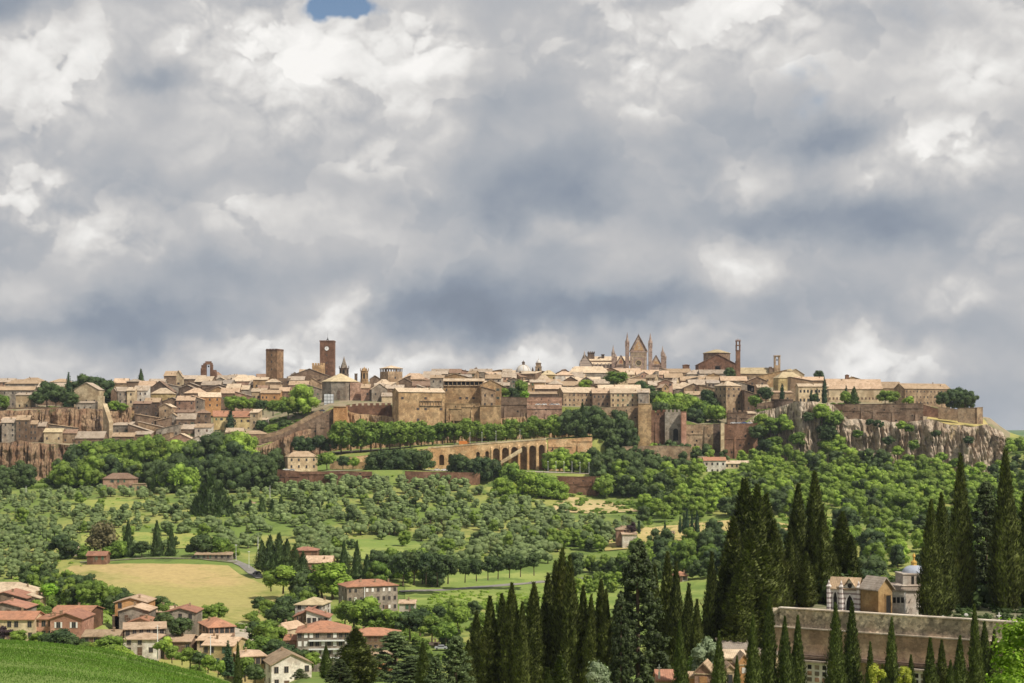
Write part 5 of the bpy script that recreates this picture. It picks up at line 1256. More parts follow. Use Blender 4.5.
H(v2, 195.5, 238, 646, 627.5, 618.8, 462, 'h', 'pink', 'red', 2, 5, d=14, rot=24, styles=['plain', 'brown'])
H(v2, 200, 228, 650, 640.5, 634.5, 452, 's', 'cream', 'rose', 1, 3, d=9)
H(v2, 206, 246, 668, 646, 637.5, 440, 'g', 'yellow', 'rose', 2, 5, rot=-12, d=12)
v3 = 'in the right valley village'
H(v3, 297, 329, 619, 605, 597.8, 520, 'h', 'white', 'gold', 2, 3, rot=-8, d=12, chim=1)
H(v3, 296, 314, 622, 616.5, 609.8, 505, 'l', 'tan', 'dred', 1, 2, d=10)
H(v3, 308, 330, 626, 617.5, 610.5, 500, 'r', 'white', 'dred', 1, 4, d=9)
H(v3, 275, 304, 645, 630.5, 622, 478, 'h', 'cream', 'rose', 1, 4, rot=-28, d=12)
H(v3, 286, 300, 652, 640.5, 635, 466, 'g', 'salmon', 'red', 1, 2, d=8)
t = H('', 296, 352, 666, 632.5, 621.5, 462, 'h', 'grey', 'red', 4, 9, d=14, rot=5, label='large grey apartment house with white balcony bands and red roof', name='apartment_block', cat='building', styles=['closed_white', 'white'], winsize=(1.1, 1.6), skip=.08)
m = MB()
for i in range(1, 4): m.box(-4.4, 7.0, -7.9, -7.05, i*2.65-.35, i*2.65-.2); m.box(-4.4, 7.0, -7.92, -7.86, i*2.65-.2, i*2.65+.1)
m.obj('balcony', 'white_paint', t)
H(v3, 350, 399, 662, 635.5, 628, 478, 'h', 'tan', 'red', 3, 8, d=12, styles=['closed_brown', 'white'])
H(v3, 360, 392, 668, 655, 651, 455, 's', 'orange', 'tanr', 1, 4, d=9)
H(v3, 231, 268, 680, 657, 651.5, 432, 'h', 'yellow', 'rose', 2, 5, rot=20, d=11, styles=['plain', 'brown'])
H(v3, 260, 314, 690, 665, 655, 424, 'f', 'white', 'tanr', 2, 4, rot=20, d=13)
H('', 430, 439, 650, 645.5, 643, 505, 'g', 'pink', 'rose', 1, 2, label='small rosy roof peeping through conifer branches at bottom centre')
finish_labels()

# ================================================================ VEGETATION
def leafquads(m, rg, c, rad, n, size, up=.3, mi=0, squash=1.0, inner=.75):
    vs = []; fs = []
    for _ in range(n):
        while True:
            d = Vector((rg.uniform(-1,1), rg.uniform(-1,1), rg.uniform(-1,1)))
            if .05 < d.length < 1: break
        d.normalize(); rr = rad*rg.uniform(inner, 1.12)
        p = Vector((c[0]+d.x*rr, c[1]+d.y*rr, c[2]+d.z*rr*squash))
        nrm = (d + Vector((rg.uniform(-.8,.8), rg.uniform(-.8,.8), rg.uniform(-.5,.8)+up))).normalized()
        u = nrm.orthogonal().normalized(); a = rg.uniform(0, 6.28); u = (Matrix.Rotation(a, 3, nrm) @ u); w = nrm.cross(u)
        k = size*rg.uniform(.6, 1.4); o = len(vs)
        vs += [p-u*k-w*k*.6, p+u*k*.9-w*k*.5, p+u*k+w*k*.6, p-u*k*.7+w*k*.7]; fs.append((o, o+1, o+2, o+3))
    m.add(vs, fs, mi)
def blob(m, rg, c, r, squash=.85, mi=0, seg=8, rings=5):
    off = rg.uniform(0, 99); vs = [(c[0], c[1], c[2]-r*squash)]; fs = []
    for i in range(1, rings):
        t = -math.pi/2 + math.pi*i/rings
        for k in range(seg):
            a = 2*math.pi*(k+.5*(i % 2))/seg; d = Vector((math.cos(t)*math.cos(a), math.cos(t)*math.sin(a), math.sin(t)))
            q = r*(1+.38*mn.noise(d*1.6+Vector((off, off, off)))); vs.append((c[0]+d.x*q, c[1]+d.y*q, c[2]+d.z*q*squash))
    vs.append((c[0], c[1], c[2]+r*squash)); top = len(vs)-1
    for k in range(seg):
        k2 = (k+1) % seg; fs.append((0, 1+k2, 1+k))
        for i in range(rings-2): a = 1+i*seg; fs.append((a+k, a+k2, a+seg+k2, a+seg+k))
        a = 1+(rings-2)*seg; fs.append((a+k, a+k2, top))
    m.add(vs, fs, mi)
def crown_round(seed, n=22, leaves=70, R_=.42, zc=.60, zr=.38, size=.030, cr=(.13, .20), core=.8, low=-.75):
    """unit tree (height 1): many uneven leaf clumps through the crown's volume"""
    rg = random.Random(seed); m = MB()
    lump = [rg.uniform(.78, 1.15) for _ in range(7)]
    for i in range(n):
        t = rg.uniform(low, .95); a = rg.uniform(0, 6.283); k = math.sqrt(max(0, 1-t*t))*rg.uniform(.45, 1.0)*lump[int(a/6.284*7)]
        r = rg.uniform(*cr); c = (R_*k*math.cos(a)*.85, R_*k*math.sin(a)*.85, zc+zr*t*.82)
        blob(m, rg, c, r*core, .95); leafquads(m, rg, c, r, leaves, size, squash=.98)
    return m
def trunk_mb(seed, h=.35, r=.022, limbs=5, reach=.25):
    rg = random.Random(seed); m = MB(); top = (rg.uniform(-.02,.02), rg.uniform(-.02,.02), h)
    m.tube((0, 0, -.06), (top[0]*.4, top[1]*.4, h*.5), r*1.35, r, 7); m.tube((top[0]*.4, top[1]*.4, h*.5), top, r, r*.8, 7)
    for k in range(limbs):
        a = 6.283*k/limbs+rg.uniform(-.4,.4); e = (reach*math.cos(a)*.7, reach*math.sin(a)*.7, h+reach*rg.uniform(.5, 1.1))
        m.tube(top, e, r*.6, r*.2, 5)
    return m
def crown_cypress(seed, tufts=5200, lobes=5, R_=.052, size=.010, base=.02, fat=1.0, narrow=.62):
    """unit height: a flame of upright sprays over a dark core, with vertical lobes and an uneven edge"""
    rg = random.Random(seed); m = MB(); off = rg.uniform(0, 50)
    def prof(t):   # t 0 foot .. 1 tip
        if t < .12: return .62+.38*(t/.12)
        return max(.008, (1-((t-.12)/.88)**1.7*.999))**1.0 if narrow > .6 else max(.015, (1-(t-.12)/.88))**.9
    def rad(t, a):
        lob = 1 + .18*math.sin(lobes*a+off+3*t) + .42*mn.noise(Vector((math.cos(a)*1.7, math.sin(a)*1.7, t*9+off))) + .28*mn.noise(Vector((math.cos(a)*4, math.sin(a)*4, t*24+off)))
        return R_*fat*prof(t)*lob
    seg = 14; rings = 44; vs = []; fs = []
    lean = rg.uniform(-.012, .012)
    for i in range(rings+1):
        t = i/rings
        for k in range(seg):
            a = 6.283*k/seg; r = rad(t, a)*.84*(.9+.2*rg.random()); vs.append((r*math.cos(a)+lean*t*t, r*math.sin(a), base+t*(1-base)*.985))
    for i in range(rings):
        for k in range(seg): k2 = (k+1) % seg; fs.append((i*seg+k, i*seg+k2, (i+1)*seg+k2, (i+1)*seg+k))
    m.add(vs, fs)
    vs = []; fs = []
    for _ in range(tufts):
        t = 1-math.sqrt(rg.random()) if rg.random() < .55 else rg.random(); a = rg.uniform(0, 6.283); r = rad(t, a)*(rg.uniform(.82, 1.08) if rg.random() < .88 else rg.uniform(1.05, 1.3))
        p = Vector((r*math.cos(a)+lean*t*t, r*math.sin(a), base+t*(1-base)))
        o_ = Vector((math.cos(a), math.sin(a), 0)); tn = Vector((-math.sin(a), math.cos(a), 0))
        d = (Vector((0,0,1))*1.0 + o_*rg.uniform(.05,.55) + tn*rg.uniform(-.35,.35)).normalized()
        w = (tn*rg.uniform(.5,1)+o_*rg.uniform(-.7,.7)).normalized(); k = size*rg.uniform(.6, 1.5); n = len(vs)
        vs += [p-w*k*.34, p+w*k*.34, p+d*k*1.5+w*k*.12, p+d*k*1.9]; fs.append((n, n+1, n+2, n+3))
    m.add(vs, fs)
    return m
def crown_conifer(seed, tiers=16, size=.022, R_=.20, leaves=34, droop=.10):
    rg = random.Random(seed); m = MB(); vs = []; 
    for i in range(tiers):
        t = i/(tiers-1); z = .08+.90*t; r = R_*(1-t)**.85+.012
        nb = max(3, int(9*(1-t)+3))
        for k in range(nb):
            a = 6.283*k/nb+rg.uniform(-.3,.3)+i; rr = r*rg.uniform(.7, 1.12)
            for q in (.35, .65, .95):
                c = (rr*q*math.cos(a), rr*q*math.sin(a), z-droop*rr*q*2+rg.uniform(-.01,.01))
                leafquads(m, rg, c, .034*(1.15-t*.6), max(4, int(leaves*(1.2-q)*.6)), size*(1-.4*t), squash=.6, inner=.2)
        m.lathe([(r*.55, z-.05), (r*.25, z+.03)], 7)
    return m
def crown_umbrella(seed):
    rg = random.Random(seed); m = MB()
    for i in range(44):
        a = rg.uniform(0, 6.283); k = math.sqrt(rg.random()); c = (.50*k*math.cos(a), .50*k*math.sin(a), .50+rg.uniform(.1, .42)*(1-k*k)**.5); r = rg.uniform(.09, .14)
        blob(m, rg, c, r*.85, .8); leafquads(m, rg, c, r, 50, .022, squash=.8)
    return m
KIND = {}
def mk(kind, crown_fns, leafm, trunk=None, n=3):
    KIND[kind] = ([f.mesh('crown', leafm, True) for f in crown_fns], [ (trunk(i) if trunk else trunk_mb(i)).mesh('trunk', 'bark') for i in range(2)])
mk('round', [crown_round(i) for i in range(4)], 'leaf_mid')
KIND['dark'] = ([crown_round(20+i, n=24, R_=.44).mesh('crown', 'leaf_dark', True) for i in range(3)], KIND['round'][1])
KIND['bright'] = ([crown_round(30+i).mesh('crown', 'leaf_bright', True) for i in range(3)], KIND['round'][1])
KIND['lime'] = ([crown_round(40, n=20).mesh('crown', 'leaf_lime', True)], KIND['round'][1])
KIND['rust'] = ([crown_round(44, n=24, R_=.46, core=.6).mesh('crown', 'leaf_rust', True)], KIND['round'][1])
KIND['plum'] = ([crown_round(45, n=14).mesh('crown', 'leaf_plum', True)], KIND['round'][1])
KIND['avenue'] = ([crown_round(50+i, n=20, R_=.30, zc=.60, zr=.38, cr=(.12, .17), low=-.85).mesh('crown', 'leaf_mid', True) for i in range(4)], [trunk_mb(i, .30, .020).mesh('trunk', 'bark') for i in range(2)])
KIND['avenue_dark'] = ([crown_round(56+i, n=20, R_=.34, zc=.62, zr=.36, cr=(.12, .17), low=-.75).mesh('crown', 'leaf_dark', True) for i in range(3)], KIND['avenue'][1])
KIND['tall'] = ([crown_round(60+i, n=26, R_=.22, zc=.54, zr=.44, cr=(.08, .13), size=.022).mesh('crown', 'leaf_bright', True) for i in range(2)], KIND['avenue'][1])
KIND['bigtall'] = ([crown_round(64+i, n=34, R_=.30, zc=.52, zr=.46, cr=(.09, .14), size=.022, low=-.95).mesh('crown', 'leaf_dark', True) for i in range(2)], KIND['avenue'][1])
KIND['cypress_far'] = ([crown_cypress(70+i, 500, R_=.085, size=.03).mesh('crown', 'leaf_far_cypress', True) for i in range(3)], [trunk_mb(9, .12, .014, 0).mesh('trunk', 'bark')])
KIND['conifer_far'] = ([crown_cypress(80+i, 1100, lobes=7, R_=.19, size=.034, narrow=.5).mesh('crown', 'leaf_dark', True) for i in range(4)], [trunk_mb(9, .5, .014, 0).mesh('trunk', 'bark')])
KIND['fir'] = ([crown_conifer(84+i, 18, .016, .17, 34).mesh('crown', 'leaf_pine', True) for i in range(2)], [trunk_mb(9, .8, .014, 0).mesh('trunk', 'bark')])
KIND['umbrella'] = ([crown_umbrella(90+i).mesh('crown', 'leaf_pine', True) for i in range(2)], [trunk_mb(3, .66, .03, 6, .26).mesh('trunk', 'bark')])
for nm, lm in (('wood', 'leaf_mid'), ('wood_bright', 'leaf_bright'), ('wood_dark', 'leaf_dark')):
    KIND[nm] = ([crown_round({'wood':400,'wood_bright':420,'wood_dark':440}[nm]+i, n=32, leaves=90, R_=.36+.03*(i % 3), zc=.52, zr=.46, cr=(.095, .16), size=.0185, low=-.85, core=.86).mesh('crown', lm, True) for i in range(4)], KIND['avenue'][1])
LOWTREE = {nm: [crown_round(500+i+10*j, n=20, leaves=44, R_=.36+.03*(i % 3), zc=.52, zr=.46, cr=(.11, .17), size=.027, low=-.85, core=.84) for i in range(3)] for j, nm in enumerate(('wood', 'wood_bright', 'wood_dark'))}
olive_crowns = []
for i in range(4):
    m = crown_round(100+i, n=11, leaves=60, R_=.40, zc=.54, zr=.42, size=.028, cr=(.18, .26), core=.9, low=-.8); m.cur = 1
    m.tube((0, 0, -.05), (.02, 0, .42), .05, .035, 6)
    olive_crowns.append(m.mesh('olive_tree', ['leaf_olive', 'bark'], True))
bush_mb = []
for i in range(5):
    rg = random.Random(200+i); m = MB()
    for k in range(5):
        c = (rg.uniform(-.5,.5), rg.uniform(-.4,.4), rg.uniform(.2,.6)); r = rg.uniform(.3,.5); blob(m, rg, c, r*.8, .8, seg=6, rings=4); leafquads(m, rg, c, r, 22, .10)
    bush_mb.append(m)

TREG = []
KCNT = {}
def tree(kind, px, D, h, label=None, group=None, w=1.0, cat='tree', name=None, zb=None, rg=random, row=None, words=''):
    """h in metres; w widens the crown"""
    x = (px-512)*D/F; z = ground(px, D) if zb is None else zb
    cr, tr = KIND[kind]
    nm = name or {'cypress_far': 'cypress', 'cypress': 'cypress', 'conifer_far': 'conifer', 'fir': 'fir_tree', 'umbrella': 'umbrella_pine'}.get(kind, 'tree')
    if name is None and nm == 'tree' and row: nm = 'avenue_tree' if 'avenue' in row else 'roadside_tree' if 'road row' in row else 'garden_tree' if 'garden' in row or 'village' in row else 'shrub' if 'clinging' in row else 'tree'
    t = thing(nm, label or '', cat, (x, D, z-.1), rg.uniform(0, 6.28), group)
    t.scale = (h*w, h*w, h)
    link('trunk', rg.choice(tr), t); link('crown', rg.choice(cr), t)
    if row: TREG.append((row, px, t, words))
    return t
def TP(kind, px, ytop, ybase, D, w=1.0, **k):
    """by the rows where tip and foot are seen"""
    zb = zz(ybase, D); return tree(kind, px, D, zz(ytop, D)-zb, zb=zb, w=w, **k)
def free(px, D, m=3):
    for (a, b, dh, dd, yb) in NEAR:
        if a-m < px < b+m and -16 < D-dh < dd+3: return False
    return True
def TR(kind, px, ytop, D, w=1.0, minh=3, **k):
    """tip row and ground under it"""
    zb = ground(px, D); return tree(kind, px, D, max(minh, zz(ytop, D)-zb), zb=zb, w=w, **k)
rg = random.Random(5)
ZT = []
WK = {'round': 'wood', 'bright': 'wood_bright', 'dark': 'wood_dark', 'bigtall': 'wood_dark'}
TONE = {'wood': 'mid-green', 'wood_bright': 'bright green', 'wood_dark': 'dark green', 'conifer_far': 'dark pointed', 'avenue_dark': 'clipped'}
def zone(kinds, poly, dD, dpx, hr, label, group, w=(.9, 1.15), excl=(), jit=.5, seed=1, nohouse=True, maxn=400, cat='tree', segs=None):
    """trees one can tell apart, filling a patch of the slope; poly in (px, D)"""
    r = random.Random(seed); n = 0
    Ds = [p[1] for p in poly]; xs = [p[0] for p in poly]; D0, D1 = min(Ds), max(Ds); D = D0; k = 0
    while D <= D1:
        px = min(xs) + r.random()*dpx; k += 1
        while px <= max(xs):
            p = px+r.uniform(-jit, jit)*dpx; d = D+r.uniform(-jit, jit)*dD; px += dpx
            if not inside((p, d), poly) or any(inside((p, d), e) for e in excl): continue
            if nohouse and not free(p, d): continue
            kd = WK.get(r.choice(kinds), None) or r.choice(kinds); kd = WK.get(kd, kd); h = r.uniform(*hr)*(1.18 if r.random() < .2 else 1)
            lab = label
            t = (d-D0)/max(1, D1-D0)
            sg = ''
            for (xm, word) in (segs or []):
                if p < xm: sg = ', ' + word; break
            edge = 'front' if t < .34 else 'middle' if t < .67 else 'back'
            ZT.append((kd, p, d, h, '%s tree, %s of %s%s' % (TONE[kd], edge, label, sg), group, r.uniform(*w)*(1.0 if kd.startswith('wood') else .9), r.random())); n += 1
            if n >= maxn: return n
        D += dD
    return n
def ordinals(obs):
    by = {}
    for x in obs: by.setdefault(x['label'], []).append(x)
    for lab, L in by.items():
        if len(L) < 2 or len(lab.split()) > 13: continue
        L.sort(key=lambda x: x.location.x/x.location.y)
        for i, x in enumerate(L):
            x['label'] = lab + ', ' + ('leftmost' if i == 0 else 'rightmost' if i == len(L)-1 else '%s from left' % ORD[i+1] if i+1 < len(ORD) else 'far along')
def flush_zones(limit):
    import numpy as np
    ZT.sort(key=lambda z: -(z[3]*F/z[2])*(1.25 if z[2] < 700 else 1)*(.9+.2*z[7])*(1 if -4 < z[1] < 1028 else .01))
    r = random.Random(99); mass = {}
    for i, (kd, p, d, h, lab, gp, w, q) in enumerate(ZT):
        if i < limit or kd not in LOWTREE: tree(kd, p, d, h, lab, gp, w=w, rg=r)
        else: mass.setdefault(kd, []).append((p, d, h, w))
    V, Fc, MI = [], [], []; o = 0; mats = []
    ordinals([x for x in COL.objects if x.get('label', '').find(' tree, ') > 0 and x.get('group')])
    for kd, L in mass.items():
        mi = len(mats); mats.append({'wood': 'leaf_mid', 'wood_bright': 'leaf_bright', 'wood_dark': 'leaf_dark'}[kd])
        for (p, d, h, w) in L:
            src = r.choice(LOWTREE[kd]); v = np.array(src.v); a = r.uniform(0, 6.28); c, s_ = math.cos(a)*h*w, math.sin(a)*h*w
            q = np.stack([v[:,0]*c-v[:,1]*s_+(p-512)*d/F, v[:,0]*s_+v[:,1]*c+d, v[:,2]*h+ground(p, d)-.1], 1)
            V += q.tolist(); Fc += [tuple(k+o for k in f) for f in src.f]; MI += [mi]*len(src.f); o += len(src.v)
    m = MB(); m.v = V; m.f = Fc; m.mi = MI
    tag(m.obj('woodland', mats, smooth=True), 'further woodland trees merging into one green mass on the slopes', 'woodland', kind='stuff')
# ---- avenue of clipped trees on the viaduct road
for i, px in enumerate((341,351,361,371,381,390,400,410,421,432,443,454.5,466,477)):
    TP('avenue', px, 421.5-(px-341)*.012+rg.uniform(-1,1), 455.5-(px-341)*.085, 1076, w=1.12, row='in the avenue left of the orange truck gap' if 0 else 'in the avenue above the viaduct', words='round-headed avenue tree', group='avenue trees above the viaduct', rg=rg)
for i, px in enumerate((488,497,506,515,524,534,544,554,562)):
    TP('avenue', px, 421-(px-488)*.09+rg.uniform(-1,1), 446-(px-488)*.06, 1082, w=1.15, row='in the avenue right of the buttress', words='round-headed avenue tree', group='avenue trees right of the buttress', rg=rg)
for px in (300, 310, 320, 331): TP('dark', px, 437+rg.uniform(-2,2), 456, 1080, row='above the cream roadside house', words='dark round tree', group='trees above the cream roadside house', rg=rg)
# ---- dark wood right of the viaduct
zone(['dark','dark','dark','conifer_far'], [(563,1062),(642,1062),(640,1106),(566,1108)], 12, 10, (16, 23), 'the dark grove right of the viaduct', 'dark grove right of the viaduct', w=(.9,1.1), seed=3)
zone(['dark','bigtall'], [(576,1010),(636,1010),(694,1056),(660,1062),(588,1064),(576,1048)], 12, 10, (12, 18), 'the lower grove right of the viaduct', 'lower grove right of the viaduct', seed=4)
zone(['bright','round'], [(545,1014),(590,1014),(590,1042),(545,1042)], 9, 7.5, (11, 15), 'the clump at the viaduct right end', 'bright trees at the viaduct end', seed=5)
zone(['round','dark'], [(540,1012),(620,1012),(620,1026),(545,1026)], 12, 8, (5, 7.5), 'the low row along the lower road', 'low trees lining the lower road', seed=6)
zone(['dark','round'], [(596,968),(655,955),(655,1000),(600,1000)], 12, 9, (13, 17), 'the clump right of the road wall', 'rounded trees right of the road wall', seed=7)
zone(['round','dark','round','bright'], [(66,1058),(245,1058),(250,1082),(66,1082)], 9, 10, (21, 28), 'left wood back row', 'back row of the left wood', seed=12, segs=[(120,'at left'),(165,'at centre'),(300,'at right')])
# ---- round trees below the avenue
for px, yt in ((376,452),(388,450),(399,449.5),(410,449),(421,450.5)): TP('dark', px, yt, 480, 1003, w=1.05, row='in the dark clump under the avenue', words='dark round tree', group='dark clump under the avenue', rg=rg)
for px, yt, k in ((316,455,'round'),(327,452,'round'),(343,456,'dark'),(353,457,'bright')): TP(k, px, yt, 469, 1028, w=1.2, row='beside the cream roadside house', words='small round tree', group='small trees beside the cream roadside house', rg=rg)
for px, yt, yb in ((460,455,484),(472,459,482),(482,457,486),(492,460,488),(512,462,488),(505,468,492),(520,470,490),(466,470,490)): TP('dark' if px < 500 else 'round', px, yt, yb, 985, w=1.05, row='in the clump below the viaduct', words='green round tree', group='trees below the viaduct', rg=rg)
for px, yt, yb in ((500,478,498),(510,482,502),(530,472,500),(541,474,503),(551,477,505),(560,482,506),(522,486,506),(496,488,506)): TP('bright', px, yt, yb, 950, w=1.05, row='on the bank below the lower road', words='bright green tree', group='bright trees below the lower road', rg=rg)
# ---- left woods under the rock
zone(['dark','dark','conifer_far'], [(-40,1000),(30,1000),(30,1060),(-40,1060)], 18, 13, (12, 16), 'the clump under the far left cliff', 'trees at the foot of the far left cliff', seed=8)
zone(['dark','round','round','dark'], [(50,1000),(250,1000),(262,1078),(150,1082),(58,1066)], 15, 10, (13, 19), 'the left wood', 'wood below the left houses', seed=9, segs=[(110,'behind the villa'),(165,'above the villa roof'),(215,'below the pink roofs'),(300,'near the cream house')])
zone(['dark','round','bigtall'], [(58,988),(100,988),(100,1010),(48,1010)], 12, 11, (15,19), 'the clump behind the pinkish villa', 'dark trees behind the pinkish villa', seed=10)
zone(['dark','bigtall','dark','conifer_far'], [(150,955),(268,955),(278,1060),(150,1010)], 13, 11, (14, 21), 'left wood fringe', 'lower edge of the left wood', seed=11, segs=[(200,'at left'),(2000,'at right')])
for px, yt, yb in ((176,463,497),(189,468,503),(166,470,498)): TP('bright', px, yt, yb, 960, w=.9, row='at the edge of the left wood', words='tall light green tree', group='light green trees at the wood edge', rg=rg)
for px, yt, yb, w in ((203,486,540,1.3),(212,478,542,1.35),(221,487,540,1.2),(229,500,540,1.2),(196,498,534,1.2),(216,506,548,1.1)): TP('conifer_far', px, yt, yb, 860, w=w*1.3, row='in the black conifer clump left of centre', words='tall black conifer', group='black conifer clump left of centre', rg=rg)
for px, yt, yb in ((241,502,524),(250,500,522),(262,498,521),(272,500,524),(281,497,524),(290,506,528),(298,502,528),(308,499,528),(318,503,530),(233,508,530)): TP('conifer_far', px, yt, yb, 880, w=1.35, row='on the left slope above the road', words='dark broad conifer', group='dark trees on the left slope', rg=rg)
for px, yt, yb, w in ((128,522,558,1.0),(157,522,558,.95),(171,527,558,.9)): TP('conifer_far', px, yt, yb, 715, w=w, row='above the golden field', words='dark pointed cypress', group='pointed cypresses above the golden field', rg=rg)
for px, yt, yb, k in ((60,535,556,'dark'),(68,540,560,'dark'),(84,546,562,'round'),(118,540,562,'round'),(112,545,563,'round'),(142,541,557,'dark'),(200,535,560,'dark'),(219,537,560,'round'),(232,545,560,'round'),(64,550,566,'dark'),(210,545,565,'round')):
    TP(k, px, yt, yb, 712, w=1.25, row='along the top of the golden field', words='bushy green tree', group='trees along the top of the golden field', rg=rg)
TP('rust', 103, 521, 560, 715, w=1.0, label='wide brownish tree standing alone beside the brick farmhouse', rg=rg)
for px, yt, yb in ((262,541,570),(270,536,573),(279,534,574),(287,540,578),(295,545,580),(303,552,583),(276,548,582)): TP('conifer_far', px, yt, yb, 665, w=1.35, row='left of the pink house', words='dark conifer', group='dark conifers left of the pink house', rg=rg)
for px, yt, yb, k, w in ((344,542,576,'conifer_far',.95),(357,542,580,'conifer_far',.85),(367,555,584,'conifer_far',1.3)): TP(k, px, yt, yb, 650, w=w, row='behind the large tan block', words='dark evergreen', group='dark evergreens behind the tan block', rg=rg)
for px, yt, yb, k, w in ((283,566,592,'bright',1.4),(298,580,600,'dark',1.3),(305,570,602,'dark',1.0),(322,562,600,'tall',1.6),(333,560,603,'tall',1.6),(342,572,600,'tall',1.4),(312,582,603,'dark',1.0),(271,570,590,'round',1.2)):
    TP(k, px, yt, yb, 610, w=w, row='between the pink house and golden field', words='leafy tree', group='trees between the pink house and golden field', rg=rg)
zone(['round','dark','bright'], [(372,640),(450,640),(450,700),(372,700)], 18, 13, (9, 13), 'the clump behind the large tan block', 'trees behind the large tan block', seed=13)
# ---- trees along the middle road
for px in (403, 414, 426, 437.5, 448): TP('avenue_dark', px, 549+(px-403)*.10+rg.uniform(-1,1), 583.5-(px-403)*.03, 622, w=1.02, row='in the left half of the meadow road row', words='round roadside tree', group='roadside trees along the meadow, left', rg=rg)
for px in (465, 476.5, 488, 498, 509.5, 520.5, 534): TP('avenue_dark', px, 557.5-(px-465)*.07+rg.uniform(-1.4,1.4), 581-(px-465)*.10, 636, w=1.02, row='in the right half of the meadow road row', words='round roadside tree', group='roadside trees along the meadow, right', rg=rg)
zone(['round','dark'], [(556,668),(628,668),(640,690),(556,690)], 11, 9.5, (7.5, 10), 'the hedge row beyond the meadow', 'hedge row trees beyond the meadow', seed=14)
zone(['bright','round'], [(575,630),(625,630),(625,655),(575,655)], 10, 9, (5, 7), 'the low clump at the meadow right end', 'bushy trees at the right end of the meadow', seed=15)
zone(['round','dark','dark'], [(630,640),(760,640),(790,735),(640,735)], 20, 13, (9, 14), 'hollow right of meadow', 'trees in the hollow right of the meadow', seed=16, segs=[(665,'at left'),(700,'near the tiny white house'),(2000,'at right')])
zone(['dark','round'], [(540,760),(610,760),(610,800),(545,800)], 16, 11, (8, 11), 'the clump above the meadow, centre', 'dark round trees above the middle road', seed=17)
for px, yt, yb in ((639,518,533),(665,520,532),(684,513,534),(687,508,534),(692,514,534),(697,511,534),(680,516,533)): TP('cypress_far', px, yt, yb, 765, w=1.25, row='on the dry clearing right of centre', words='small dark cypress', group='small cypresses on the dry clearing', rg=rg)
TP('plum', 632, 522, 534, 770, w=1.1, label='small plum-coloured tree beside the small pinkish house right of centre', rg=rg)
# ---- great wood of the right slope
n = zone(['round','bright','bright','dark','round'], [(640,850),(1200,840),(1200,1070),(1060,1060),(1000,1050),(930,1072),(880,1092),(760,1098),(660,1045),(640,1010)], 19, 14, (9, 15), 'the great wood', 'great wood below the eastern cliff', seed=20, segs=[(700,'under the gate tower'),(752,'under the white villa'),(800,'under the round bastion'),(850,'under the cloister'),(900,'under the long parapet'),(950,'under the barracks'),(2000,'under the rock tip')], excl=[[(700,1010),(752,1010),(752,1070),(698,1070)], [(820,850),(1000,850),(1000,880),(820,885)]], w=(1.0, 1.3), maxn=700)
zone(['round','dark','bright'], [(760,620),(1160,620),(1160,840),(800,840)], 34, 22, (9, 15), 'wood beyond chapels', 'wood behind the cemetery chapels', seed=21, w=(1.0,1.3), segs=[(840,'left of striped chapel'),(890,'above striped chapel'),(935,'above domed chapel'),(2000,'far right')])
zone(['conifer_far','dark','round'], [(800,430),(1010,430),(1010,600),(800,600)], 40, 22, (12, 17), 'trees behind the terrace', 'dark trees close behind the cemetery terrace', seed=22, w=(1.0,1.3), segs=[(870,'above the striped chapel'),(930,'above the domed chapel'),(2000,'far right')])
zone(['avenue_dark'], [(840,848),(905,848),(905,870),(840,870)], 14, 9, (8, 10), 'the row across the right slope', 'clipped row across the right slope', seed=23, w=(1.2,1.4))
zone(['bright','dark','round'], [(655,1062),(720,1072),(716,1104),(690,1106),(652,1100)], 14, 10, (9, 13), 'the clump under the gate tower', 'trees at the foot of the town wall', seed=24)
zone(['bright','round'], [(1003,1085),(1040,1085),(1040,1115),(1010,1115)], 12, 9, (8, 12), 'the slope right of the rock', 'trees at the far right of the rock', seed=25)
